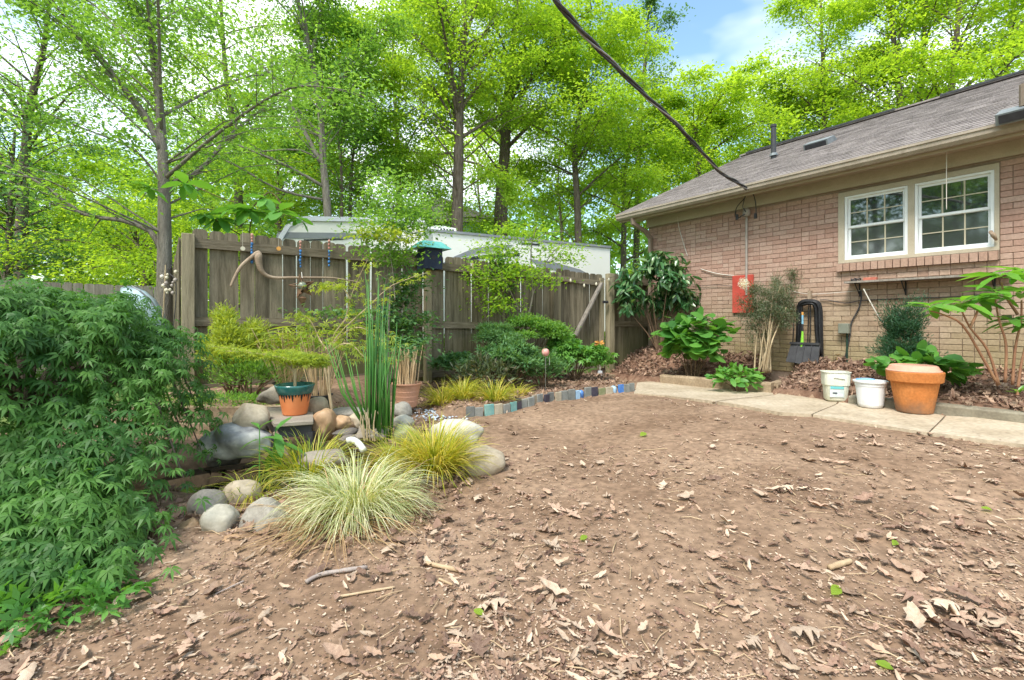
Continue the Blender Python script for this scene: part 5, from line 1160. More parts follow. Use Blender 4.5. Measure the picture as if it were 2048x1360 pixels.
# ------------------------------------------------------------------ leafy shrubs
def mound(name, label, cat, c, rad, n, proto, size, mat, seed=1, lump=.25, clump=1, blobs=0, up=.4, out=1.0, stems=True, shell=.55, jit=.5, parts=0, hang=0.0, tintb=(0, 1), zmin=None, leafname='leaf', kindn='foliage'):
    rgn = np.random.default_rng(seed); c = np.array(c, float); rad = np.array(rad, float)
    root = empty(name, (c[0], c[1], gz(c[0], c[1]) if abs(c[0]) < 6 and c[1] < 9 else 0), label, cat)
    nc = max(1, n // clump); n = nc * clump; v = rdirs(nc, rgn); v[:, 2] = np.where(v[:, 2] < -.35, -v[:, 2], v[:, 2])
    so = rgn.random(3) * 9
    lm = 1 + lump * (np.sin(v[:, 0] * 5 + so[0]) * np.sin(v[:, 1] * 4.3 + so[1]) + .6 * np.sin(v[:, 2] * 7 + v[:, 0] * 4 + so[2]))
    rr = lm * (shell + (1 - shell) * rgn.random(nc) ** .5) * (1 + .13 * rgn.normal(size=nc)); pos = c + v * rr[:, None] * rad
    if blobs:
        bc = rdirs(blobs, rgn); bc[:, 2] = np.abs(bc[:, 2]) * 1.1 - .1; bi = rgn.integers(0, blobs, nc); bs_ = rgn.uniform(.28, .5, blobs)
        pos = c + (bc[bi] * .72 + v * bs_[bi][:, None] * (shell + (1 - shell) * rgn.random((nc, 1)))) * rad * (1 + .06 * rgn.normal(size=(nc, 1)))
    if clump > 1: v = np.repeat(v, clump, 0); rr = np.repeat(rr, clump); pos = np.repeat(pos, clump, 0) + rgn.normal(size=(n, 3)) * size * .14
    if zmin is not None: pos[:, 2] = np.maximum(pos[:, 2], zmin + rgn.random(n) * .05)
    D = v * out * np.array([1, 1, .5]) * (.5 if clump > 1 else 1) + np.array([0, 0, up - hang * 1.4]) + rgn.normal(size=(n, 3)) * jit
    Nn = v + np.array([0, 0, .9]) + rgn.normal(size=(n, 3)) * .35
    rot = basis(D, Nn); sz = size * rgn.uniform(.65, 1.25, n); tn = np.clip(.5 + .28 * rgn.normal(size=n) , 0, 1) * (tintb[1] - tintb[0]) + tintb[0]
    if parts:
        dist_ = pos[:, 1] + .3 * (1 - rr) ; order = np.argsort(dist_ - .001 * sz)
        front = order[:parts]; rest = order[parts:]
        mes = [protomesh(leafname, proto, mat, float(t_), True) for t_ in (.1, .3, .5, .7, .9)]
        for i_ in front: inst(leafname, mes[int(tn[i_] * 4.99)], pos[i_], rot[i_], float(sz[i_]), root)
    else: rest = np.arange(n)
    if len(rest):
        o = scatter(kindn, proto, pos[rest], rot[rest], sz[rest], mat, root, tint=tn[rest], smooth=True); o['kind'] = 'stuff'
    if stems:
        m_ = MB(); b_ = root.location
        for k in range(9):
            a_ = k * 2.4; t_ = Vector(c) + Vector((math.cos(a_) * rad[0] * .6, math.sin(a_) * rad[1] * .6, rad[2] * .3 * math.sin(k)))
            m_.tube([Vector((b_.x + .03 * math.cos(a_), b_.y + .03 * math.sin(a_), b_.z)), b_.lerp(t_, .5) + up_ * .03, t_], [.012, .009, .004], 6)
        m_.build('stems', 'twig', root)
    return root
dia = proto_diamond()
# big drooping maple on the left
def maple():
    rgn = np.random.default_rng(21)
    root = empty('japanese_maple', (-2.75, 2.75, 0), 'big drooping green Japanese maple shrub spreading down to the dirt', 'shrub')
    n = 14000; th = rgn.uniform(0, 2 * np.pi, n); u_ = rgn.random(n) ** .8      # u: 0 crown top .. 1 skirt
    Rx = 1.08 + .08 * np.sin(3 * th + 1) + .06 * np.sin(7 * th); Ry = .92 + .08 * np.sin(4 * th)
    rr = np.sin(u_ * np.pi / 2) ** .55; lay = .66 + .36 * np.sqrt(rgn.random(n)); steps = np.sin(u_ * 17 + 3 * np.sin(th * 3)) * .05
    lay = lay * (1 + .07 * np.sin(th * 9 + 4 * u_) + .05 * np.sin(th * 17 + u_ * 11))
    x = -3.0 + np.cos(th) * Rx * rr * lay; y = 2.58 + np.sin(th) * Ry * rr * lay
    z = .02 + 1.17 * (np.cos(u_ * np.pi / 2) ** .42) * (.80 + .2 * lay) + steps + rgn.normal(size=n) * .03
    z = z * (1 - .40 * np.clip((-3.0 - x) / .8, 0, 1.2))
    # spill towards the camera
    sp = rgn.random(n) < .20; k = rgn.random(n); a2 = rgn.normal(size=n) * .20
    x = np.where(sp, -2.12 + .22 * k + a2 * .9 , x); y = np.where(sp, 2.2 - .55 * k + a2 * .3, y); z = np.where(sp, .06 + .55 * (1 - k) * rgn.random(n) + .1 * rgn.random(n), z)
    x = x + rgn.normal(size=n) * .02
    out = np.stack([x + 3.0, (y - 2.58), np.zeros(n)], 1); out /= np.maximum(np.linalg.norm(out, axis=1, keepdims=True), .2)
    D = out * (.75 + .35 * rgn.random((n, 1))) + np.array([0, 0, -1]) * (.25 + .75 * u_[:, None]) + rgn.normal(size=(n, 3)) * .38 + np.array([.25, -.35, 0])
    Nn = out * .8 + np.array([0, 0, 1.]) + rgn.normal(size=(n, 3)) * .3
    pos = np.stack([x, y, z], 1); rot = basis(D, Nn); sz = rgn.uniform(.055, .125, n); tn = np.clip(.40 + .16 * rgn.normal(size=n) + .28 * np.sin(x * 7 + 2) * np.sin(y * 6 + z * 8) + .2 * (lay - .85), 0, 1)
    pr = proto_palm(7, .125, .22)
    gzv = ground(pos[:, 0], pos[:, 1]); pos[:, 2] = np.maximum(pos[:, 2], gzv + .02)
    score = sz / np.hypot(pos[:, 1], pos[:, 0]) * lay ** 6 * ((pos[:, 0] / pos[:, 1]) > -1.08); order = np.argsort(-score)
    mes = [protomesh('leaf', pr, 'leaf_maple', float(t_)) for t_ in (.1, .3, .5, .7, .9)]
    for i_ in order[:300]: inst('leaf', mes[int(tn[i_] * 4.99)], pos[i_], rot[i_], float(sz[i_]), root)
    rest = order[300:]; o = scatter('leaves', pr, pos[rest], rot[rest], sz[rest], 'leaf_maple', root, tint=tn[rest]); o['kind'] = 'stuff'
    m_ = MB()
    m_.tube([(-2.8, 2.8, -.05), (-2.78, 2.78, .3), (-2.86, 2.8, .6)], [.06, .05, .04], 8)
    for k in range(26):
        a_ = k * 2.4; l = .9 + .2 * math.sin(k * 3); b_ = Vector((-2.86, 2.8, .45 + .25 * ((k * 7) % 5) / 5)); m_.tube([b_, b_ + Vector((math.cos(a_) * .4 * l, math.sin(a_) * .4 * l, .3)), b_ + Vector((math.cos(a_) * .85 * l, math.sin(a_) * .85 * l, .12)), b_ + Vector((math.cos(a_) * 1.02 * l, math.sin(a_) * 1.02 * l, -.3))], [.02, .013, .008, .003], 6)
    m_.build('branches', 'bark', root)
    m_ = MB()
    return root
maple()
# light green edging plants at the foot of the maple
c = G(120, 1225); mound('ground_ivy', 'pale green lobed leaves creeping at the foot of the maple', 'ground cover', (c.x - .05, c.y + .02, c.z + .02), (.26, .18, .07), 260, proto_palm(5, .22, .1), .075, 'leaf_big', 41, stems=False, up=.1)
c = G(330, 1075); mound('maple_seedling', 'small bright seedling in front of the maple skirt', 'plant', (X(300, 2.25), 2.25, .07), (.07, .06, .06), 30, proto_palm(7, .14, .2), .075, 'leaf_big', 42, stems=True)
# golden conifer and groundcover on the terrace
mound('golden_cypress', 'feathery chartreuse cypress bush against the fence', 'shrub', (X(466, 4.62), 4.62, .62), (.36, .30, .56), 15000, proto_diamond(.2, .02), .05, 'leaf_yellow', 51, lump=.18, up=.7, shell=.1, jit=.6, blobs=14)
mound('golden_cypress', 'broader lower chartreuse bush at the foot of the feathery cypress', 'shrub', (X(500, 4.45), 4.45, .52), (.40, .25, .22), 2600, proto_diamond(.2, .02), .05, 'leaf_mid', 52, lump=.25, up=.9, shell=.2, jit=.55)
mound('creeping_plant', 'low green ground cover trailing over the timber terrace wall', 'ground cover', (X(455, 4.15), 4.15, .33), (.62, .14, .07), 1800, proto_diamond(.3, .05), .035, 'leaf_mid', 53, lump=.2, up=.6, stems=False)
# threadleaf maple bonsai in the glazed pot
def spray(root, a, b, n, wid, mat, size, rgn, drop=.02, proto=None, thick=.02):
    a = np.array(a); b = np.array(b); f = rgn.random(n); pos = a + (b - a) * f[:, None] + rgn.normal(size=(n, 3)) * (wid, wid, thick) ; D = (b - a) / np.linalg.norm(b - a) + rgn.normal(size=(n, 3)) * (.6, .6, .25) - np.array([0, 0, .1]); return pos, D
def thready(name, label, base, branches, mat, size, seed, n=240, wid=.05, stem='stem_tan', r=.01, proto=None, thick=.018):
    rgn = np.random.default_rng(seed); root = empty(name, base, label, 'shrub'); P_, D_ = [], []; m_ = MB()
    for br in branches:
        q_ = curve_pts([Vector(p) for p in br], 12); m_.tube(q_, [float(v) for v in np.linspace(r, r * .25, len(q_))], 6)
        for i_ in range(len(q_) // 3, len(q_) - 1):
            p_, d_ = spray(root, q_[i_], q_[i_ + 1], n // 8, wid * (1.2 - .6 * i_ / len(q_)), mat, size, rgn, thick=thick); P_.append(p_); D_.append(d_)
    m_.build('branches', stem, root)
    pos = np.concatenate(P_); D = np.concatenate(D_); rot = basis(D, np.array([[0, 0, 1.]]) + rgn.normal(size=(len(D), 3)) * .3)
    o = scatter('foliage', proto or proto_diamond(.16, .03), pos, rot, size * rgn.uniform(.6, 1.3, len(D)), mat, root, tint=np.clip(rgn.normal(.6, .3, len(D)), 0, 1)); o['kind'] = 'stuff'; return root
b0 = pc + up_ * hp * .85
thready('threadleaf_maple', 'chartreuse threadleaf maple spreading flat from the glazed pot', b0, [
  [b0, P(588, 745, 3.42), P(560, 716, 3.42), P(520, 706, 3.42), P(470, 698, 3.42), P(418, 692, 3.45)],
  [b0, P(588, 740, 3.42), P(575, 718, 3.35), P(540, 712, 3.3), P(490, 704, 3.3), P(450, 702, 3.3)],
  [b0, P(592, 735, 3.42), P(600, 715, 3.45), P(615, 712, 3.5), P(645, 716, 3.5)],
  [b0, P(590, 740, 3.42), P(592, 715, 3.5), P(580, 706, 3.6), P(560, 703, 3.7)],
  [b0, P(592, 735, 3.42), P(612, 722, 3.45), P(640, 728, 3.5)]], 'leaf_thread', .055, 61, n=420, wid=.055, r=.010, thick=.010, proto=proto_palm(5, .10, .2))
tb = G(700, 800)
thready('laceleaf_maple', 'slender yellow green laceleaf maple with arching sprays before the fence', (X(690, 4.1), 4.1, .15), [
  [(X(668, 4.1), 4.1, .15), P(655, 700, 4.1), P(690, 640, 4.1), P(700, 600, 4.1), P(715, 560, 4.1), P(735, 520, 4.1)],
  [(X(668, 4.1), 4.1, .15), P(648, 720, 4.1), P(662, 690, 4.0), P(690, 655, 4.0), P(740, 610, 4.0), P(785, 570, 4.0), P(855, 545, 4.1)],
  [P(655, 700, 4.1), P(690, 665, 4.0), P(720, 655, 3.9), P(745, 668, 3.9), P(775, 690, 3.8)],
  [P(655, 700, 4.1), P(640, 680, 4.2), P(620, 640, 4.2), P(600, 632, 4.2)],
  [P(650, 715, 4.1), P(680, 690, 3.8), P(705, 690, 3.7), P(730, 715, 3.7), P(770, 722, 3.7)],
  [P(700, 600, 4.1), P(690, 580, 4.1), P(672, 570, 4.1), P(650, 575, 4.1)]], 'leaf_thread', .07, 62, n=120, wid=.085, r=.008, proto=proto_palm(5, .12, .2))
# young tree rising through the fence line
def leafcloud(blobs, rgn, per):
    pos = []; 
    for (px, py, Y, rx, ry, rz, w_) in blobs:
        n = int(per * w_); c = np.array(P(px, py, Y)); v = rgn.normal(size=(n, 3)) * .55; v = v + .25 * np.sin(v[:, [1, 2, 0]] * 6 + px); pos.append(c + v * np.array([rx, ry, rz]))
    return np.concatenate(pos)
def blobtree(name, label, base, trunkpts, blobs, mat, per, size, seed, r=.02, cat='tree', proto=None, bark='bark_grey', twigs=3, flat=.5, tb=(.5, .25), jit=.35):
    rgn = np.random.default_rng(seed); root = empty(name, base, label, cat); m_ = MB()
    for tp, r_ in trunkpts:
        q_ = curve_pts(tp, 16); m_.tube(q_, [float(v) for v in np.linspace(r_, r_ * .35, len(q_))], 8)
    m_.build('trunk', bark, root, smooth=True)
    m_ = MB(); allp = [p for tp, r_ in trunkpts for p in curve_pts(tp, 16)]
    for (px, py, Y, rx, ry, rz, w_) in blobs:
        c = P(px, py, Y); s0 = min(allp[len(allp) // 4:], key=lambda p: (p - c).length + max(0, p.z - c.z + .1))
        for k in range(twigs):
            e = c + Vector((rgn.normal() * rx * .6, rgn.normal() * ry * .6, rgn.normal() * rz * .5)); m_.tube(curve_pts([s0, s0.lerp(e, .5) + Vector((0, 0, .12 * (e - s0).length)), e], 6), [float(v) for v in np.linspace(r * .35, r * .1, 7)], 5)
    m_.build('twigs', bark, root)
    pos = leafcloud(blobs, rgn, per); n = len(pos); D = rgn.normal(size=(n, 3)) * (1, 1, .45) - np.array([0, 0, .25]); Nn = np.array([[0, 0, 1.]]) + rgn.normal(size=(n, 3)) * jit
    o = scatter('crown', proto or dia, pos, basis(D, Nn), size * rgn.uniform(.6, 1.3, n), mat, root, tint=np.clip(rgn.normal(tb[0], tb[1], n), 0, 1)); o['kind'] = 'stuff' if False else 'thing'; del o['kind']
    return root
blobtree('young_tree', 'young bright green tree rising between the reeds and the fence', P(775, 790, 5.4), [([P(775, 790, 5.4), P(778, 640, 5.4), P(783, 520, 5.4), P(786, 420, 5.4)], .014), ([P(770, 790, 5.4), P(764, 650, 5.4), P(772, 560, 5.4), P(800, 470, 5.4)], .010)],
  [(790, 400, 5.5, .40, .35, .22, 1.3), (820, 450, 5.4, .35, .3, .16, 1), (760, 450, 5.4, .35, .3, .16, 1), (775, 500, 5.3, .35, .3, .10, .8), (835, 425, 5.5, .24, .25, .12, .6), (775, 360, 5.7, .25, .25, .15, .4), (790, 520, 5.3, .2, .2, .06, .3)], 'leaf_mid', 800, .05, 71, r=.012, cat='tree', flat=.3)
blobtree('yellow_shoots', 'yellow leaf sprays at the base of the young tree crown', P(790, 600, 5.1), [([P(790, 600, 5.1), P(785, 540, 5.1), P(775, 480, 5.1)], .006)],
  [(765, 462, 5.05, .22, .2, .06, 1), (730, 470, 5.05, .2, .2, .05, .6), (800, 475, 5.05, .2, .2, .05, .7)], 'leaf_yellow', 150, .06, 72, r=.006, cat='shrub')
blobtree('shade_shrub', 'dark blue-green shrub low against the fence behind the reeds', P(800, 780, 5.6), [([P(800, 790, 5.7), P(798, 700, 5.7), P(805, 600, 5.8)], .012)],
  [(815, 565, 5.8, .25, .15, .16, 1), (805, 600, 5.8, .18, .15, .12, .7), (815, 640, 5.6, .28, .2, .10, 1), (800, 690, 5.5, .3, .2, .14, 1.2), (770, 650, 5.6, .3, .2, .06, .6), (700, 625, 5.4, .5, .2, .05, .8), (830, 680, 5.5, .25, .2, .08, .7)], 'leaf_fern', 520, .06, 73, r=.01, cat='shrub')
# centre bed
blobtree('dogwood_sapling', 'thin multi-stemmed sapling with light leaves in front of the fence', P(1050, 700, 7.0), [([P(1040, 740, 6.9), P(1052, 650, 6.9), P(1065, 590, 6.9), P(1062, 500, 6.9), P(1075, 450, 6.9)], .018), ([P(1065, 590, 6.9), P(1095, 520, 6.9), P(1130, 480, 6.9)], .010), ([P(1052, 650, 6.9), P(1010, 560, 6.9), P(980, 500, 6.9)], .010)],
  [(1000, 500, 6.9, .35, .3, .12, 1), (1045, 540, 6.8, .35, .3, .14, 1), (1110, 500, 6.9, .4, .3, .12, .7), (985, 570, 6.8, .3, .3, .2, .9), (1060, 470, 7, .4, .3, .12, .7), (1090, 560, 6.8, .3, .3, .1, .5), (1000, 610, 6.8, .3, .3, .12, .8), (1020, 460, 7, .3, .3, .12, .6), (1140, 520, 6.9, .25, .2, .08, .3), (960, 540, 6.7, .25, .2, .2, .6)], 'leaf_bright', 460, .06, 74, r=.014)
mound('boxleaf_bush', 'dense dark green bush below the dogwood sapling', 'shrub', (X(1050, 6.8), 6.8, .83), (.62, .4, .26), 9000, proto_diamond(.45, .05), .045, 'leaf_mid', 75, lump=.3, up=.1, shell=.3, blobs=16)
mound('fine_leaf_bush', 'feathery green bush against the fence above the fern bed', 'shrub', (X(985, 6.4), 6.4, .80), (.42, .3, .20), 7000, proto_diamond(.22, .03), .05, 'leaf_fern', 76, lump=.35, up=.0, shell=.2, blobs=12)
mound('fern_clump', 'grey-green ferny mound in the middle of the tiled bed', 'plant', (X(1020, 6.0), 6.0, .50), (.46, .32, .26), 5200, proto_diamond(.3, .04), .07, 'leaf_fern', 77, lump=.3, up=.2, shell=.2, blobs=14, clump=5)
mound('columbine_clump', 'blue-green lobed leaves beside the first yellow tufts', 'plant', (X(925, 6.1), 6.1, .42), (.38, .25, .20), 900, proto_palm(5, .3, .15), .085, 'leaf_fern', 78, lump=.3, up=.1, blobs=8)
mound('hellebore_clump', 'leafy hellebore clump beside the gate', 'plant', (X(1150, 6.9), 6.9, .48), (.46, .32, .34), 1500, proto_palm(6, .2, .25), .12, 'leaf_hosta', 79, lump=.25, up=.2, clump=3, blobs=9)
mound('fern_clump', 'small ferny clump next to the pink ball stake', 'plant', (X(1085, 6.2), 6.2, .38), (.30, .2, .22), 1500, proto_diamond(.25, .04), .07, 'leaf_fern', 80, lump=.3, up=.6)
mound('fern_clump', 'sage green fern fronds leaning towards the tiles', 'plant', (X(970, 5.8), 5.8, .38), (.34, .2, .16), 1500, proto_diamond(.25, .04), .08, 'leaf_wisp', 81, lump=.3, up=.6)
mound('vine_growth', 'leafy vine tumbling over the fence top beside the camper', 'vine', (X(990, 7.3), 7.25, 1.62), (.32, .16, .40), 2000, proto_diamond(.5, .05), .06, 'leaf_mid', 82, lump=.4, up=0, shell=.2, stems=False)
# staked ball, gate marker
bs = empty('garden_stake', P(1091, 795, 5.9), 'pink speckled ball on a thin metal garden stake', 'stake')
m_ = MB(); m_.tube([P(1091, 795, 5.9), P(1091, 708, 5.9)], .005, 6); m_.build('rod', 'steel', bs)
m_ = MB(); c = P(1091, 705, 5.9); m_.lathe(c, [(0.0001, -.05), (.03, -.04), (.046, -.015), (.048, .01), (.038, .035), (.02, .047), (0.0001, .05)], 18); m_.build('ball', 'pink_ball', bs, smooth=True)
m_ = MB(); m_.box(P(1099, 722, 5.9), (.004, .004, .05)); m_.build('hook', 'steel', bs)
gm = empty('garden_stake', P(1200, 757, 7.9), 'slim white marker stake with an orange flower top by the gate', 'stake')
m_ = MB(); m_.tube([P(1200, 757, 7.9), P(1200, 690, 7.9)], .008, 8); m_.build('rod', 'white_wire', gm)
m_ = MB(); m_.box(P(1200, 750, 7.88), (.035, .02, .07)); m_.build('foot', 'white_plastic', gm, bevel=.004)
me = protomesh('petal', proto_oval(.4), 'ornament_orange', .5)
for k in range(7): a_ = k * .9; inst('petal', me, P(1199, 686, 7.9), basis(np.array([[math.cos(a_), math.sin(a_) * .3, .4 * math.sin(a_ * 2)]]), np.array([[0, -1., .3]]))[0], .09, gm)
# mulch heap by the gate and ornaments
# ---- plants at the house wall
def hang_shrub():
    root = mound('viburnum_shrub', 'tall glossy shrub with drooping leaves at the house corner', 'shrub', (X(1318, 8.35), 8.35, 1.30), (.74, .5, .95), 1900, proto_oval(.30, .05, .3), .17, 'leaf_gloss', 91, lump=.35, up=-.1, shell=.2, jit=.65, hang=.4, clump=7, blobs=11, parts=290, stems=True); return root
hang_shrub()
mound('viburnum_shrub', 'lower arm of glossy drooping leaves between corner shrub and wall', 'shrub', (X(1388, 8.0), 8.0, .95), (.28, .2, .18), 230, proto_oval(.30, .05, .3), .16, 'leaf_gloss', 92, lump=.2, up=-.2, hang=.4, stems=False)
mound('hydrangea_bush', 'broad-leaved hydrangea in front of the corner shrub', 'shrub', (X(1385, 6.95), 6.95, .68), (.42, .32, .40), 330, proto_round(10, .15), .17, 'leaf_big', 93, lump=.3, up=-.35, shell=.5, jit=.4, parts=150)
me = protomesh('bract', proto_round(8, .05, False), 'leaf_wisp', .95); hyd = empty('hydrangea_blooms', P(1410, 665, 6.7), 'cluster of pale green bracts on top of the hydrangea', 'flowers')
for k in range(16): a_ = k * 2.4; inst('bract', me, P(1400 + 16 * math.cos(a_) * math.sqrt(k / 16), 655 + 10 * math.sin(a_) * math.sqrt(k / 16), 6.65), basis(np.array([[math.cos(a_), math.sin(a_), .2]]), np.array([[0, -.6, 1.]]))[0], .07, hyd)
mound('hosta_clump', 'low bright green hosta behind the long bed timber', 'plant', (X(1475, 6.05), 6.05, .28), (.27, .2, .14), 230, proto_oval(.5, .08, .35), .105, 'leaf_hosta', 94, lump=.1, up=.15, shell=.5, jit=.35, parts=150)
# wispy shrub on bare stems
ws = empty('nandina_shrub', P(1535, 742, 6.75), 'upright wispy shrub on bare tan stems against the brick', 'shrub'); rgn = np.random.default_rng(95); tips = []
for k in range(13):
    bx_ = 1533 + rgn.normal() * 9; tx_ = 1500 + k * 6.6; ty_ = 590 + rgn.uniform(-30, 60); m_ = MB(); q_ = curve_pts([P(bx_, 745, 6.75), P(bx_ + (tx_ - bx_) * .35, 680, 6.75 + rgn.normal() * .06), P(tx_, ty_, 6.8 + rgn.normal() * .12)], 10)
    m_.tube(q_, [float(v) for v in np.linspace(.013, .006, len(q_))], 6); m_.build('stem', 'stem_tan', ws, smooth=True); tips.append(q_[-1])
pos = []; 
for t_ in tips:
    for k in range(5): c = np.array(t_) + rgn.normal(size=3) * (.06, .06, .15); pos.append(c + rgn.normal(size=(230, 3)) * (.045, .045, .05))
pos = np.concatenate(pos); n = len(pos); D = rgn.normal(size=(n, 3)) * .7 + (0, 0, .8)
o = scatter('foliage', proto_diamond(.2, .02), pos, basis(D, rgn.normal(size=(n, 3)) * .5 + (0, -.5, 1)), .035 * rgn.uniform(.6, 1.4, n), 'leaf_wisp', ws, tint=np.clip(rgn.normal(.42, .28, n), 0, 1)); o['kind'] = 'stuff'
sf_ = empty('seed_head', P(1487, 567, 6.6), 'fluffy pale seed head in front of the red panel', 'plant'); rgn = np.random.default_rng(4); pos = np.array(P(1487, 567, 6.6)) + rdirs(500, rgn) * rgn.random((500, 1)) ** .4 * (.075, .06, .085)
o = scatter('fluff', proto_diamond(.3, .02), pos, basis(rdirs(500, rgn), rdirs(500, rgn)), .022 * np.ones(500), 'fluff', sf_, tint=np.full(500, 1.0)); o['kind'] = 'stuff'
mound('dwarf_conifer', 'dark bluish conifer growing against the brick behind the orange pot', 'shrub', (X(1806, 5.15), 5.15, .86), (.22, .18, .34), 9000, proto_diamond(.16, .02), .04, 'leaf_juniper', 96, lump=.45, up=.7, shell=.15, jit=.5)
mound('dwarf_conifer', 'lower spreading skirt of the dark conifer', 'shrub', (X(1808, 5.1), 5.1, .68), (.31, .2, .14), 5000, proto_diamond(.16, .02), .04, 'leaf_juniper', 97, lump=.35, up=.5, shell=.2, jit=.5, stems=False)
mound('hydrangea_bush', 'young hydrangea with wide leaves just behind the orange pot', 'shrub', (X(1845, 4.8), 4.8, .55), (.33, .22, .15), 150, proto_round(10, .18), .13, 'leaf_big', 98, lump=.3, up=-.25, jit=.4, parts=110)
# rosette shrub at the frame edge
def rosette_shrub(name, label, base, stems, rosettes, mat, size, stemmat='stem_red', nl=10, seed=1, cat='shrub', proto=None, r=.012, elr=(-.35, .45)):
    rgn = np.random.default_rng(seed); root = empty(name, base, label, cat)
    for st_ in stems:
        m_ = MB(); q_ = curve_pts(st_, 14); m_.tube(q_, [float(v) for v in np.linspace(r, r * .5, len(q_))], 8); m_.build('stem', stemmat, root, smooth=True)
    mes = [protomesh('leaf', proto or proto_oval(.30, .05, .2), mat, t_, True) for t_ in (.1, .35, .6, .85)]
    for (c, s_, tt_) in rosettes:
        for k in range(nl):
            a_ = k * 2.4 + rgn.normal() * .1; el = rgn.uniform(*elr); D = np.array([[math.cos(a_) * math.cos(el), math.sin(a_) * math.cos(el), math.sin(el)]])
            inst('leaf', mes[int(min(3, max(0, tt_ + rgn.integers(-1, 2))))], Vector(c) + up_ * .004 * k, basis(D, np.array([[0, 0, 1.]]) + rgn.normal(size=(1, 3)) * .15)[0], size * s_ * rgn.uniform(.75, 1.15), root)
    return root
Yr = 4.15
rosette_shrub('rhododendron_shrub', 'leggy shrub with long bright leaves in whorls by the brick wall', P(2000, 772, Yr),
  [[P(1998, 770, Yr), P(1975, 700, Yr), P(1940, 655, Yr), P(1922, 618, Yr)], [P(1996, 770, Yr), P(1965, 715, Yr), P(1925, 650, Yr), P(1888, 630, Yr), P(1862, 622, Yr)], [P(1940, 655, Yr), P(1952, 630, Yr), P(1957, 612, Yr)],
   [P(2010, 765, Yr), P(2012, 690, Yr), P(1998, 640, Yr), P(1990, 595, Yr)], [P(2025, 770, Yr), P(2030, 700, Yr), P(2042, 640, Yr), P(2043, 600, Yr)], [P(2035, 628, Yr), P(2010, 590, Yr), P(2003, 565, Yr)], [P(2036, 775, Yr), P(2044, 720, Yr), P(2060, 660, Yr)]],
  [(P(1864, 618, Yr), .95, 2), (P(1922, 610, Yr), 1.05, 2), (P(1957, 606, Yr), .85, 1), (P(2003, 556, Yr), 1.15, 3), (P(1990, 590, Yr), .9, 2), (P(2044, 590, Yr), 1.0, 2), (P(2045, 545, Yr + .1), 1.0, 3), (P(2020, 645, Yr), .8, 0), (P(2062, 650, Yr), 1, 0)],
  'leaf_rhodo', .27, seed=7, nl=10)
rosette_shrub('leaf_litter_sprout', 'short blade-leaved sprout at the base of the leggy shrub', P(2035, 790, 3.95), [[P(2035, 790, 3.95), P(2035, 780, 3.95)]], [(P(2035, 788, 3.95), .45, 2)], 'leaf_rhodo', .22, seed=8, nl=6, cat='plant', elr=(.3, 1.1))
# broad leaves hanging above the fence
rosette_shrub('bigleaf_branch', 'sparse branch of very large translucent leaves above the fence post', P(480, 480, 5.6),
  [[P(500, 560, 5.8), P(497, 480, 5.7), P(500, 420, 5.6), P(440, 395, 5.4), P(385, 370, 5.3)], [P(497, 480, 5.7), P(440, 445, 5.5), P(410, 430, 5.5)], [P(500, 420, 5.6), P(540, 385, 5.6), P(570, 420, 5.6)]],
  [(P(370, 370, 5.3), .95, 3), (P(470, 420, 5.5), 1.0, 2), (P(500, 422, 5.6), 1.1, 2), (P(408, 432, 5.5), .7, 1), (P(560, 425, 5.6), .9, 2), (P(600, 440, 5.7), .6, 2), (P(440, 440, 5.5), .9, 1), (P(530, 400, 5.6), .8, 2), (P(300, 380, 5.3), .7, 3)], 'leaf_big', .27, stemmat='twig', nl=8, seed=9, cat='tree', proto=proto_oval(.5, .05, .2), r=.008, elr=(-.8, .5))

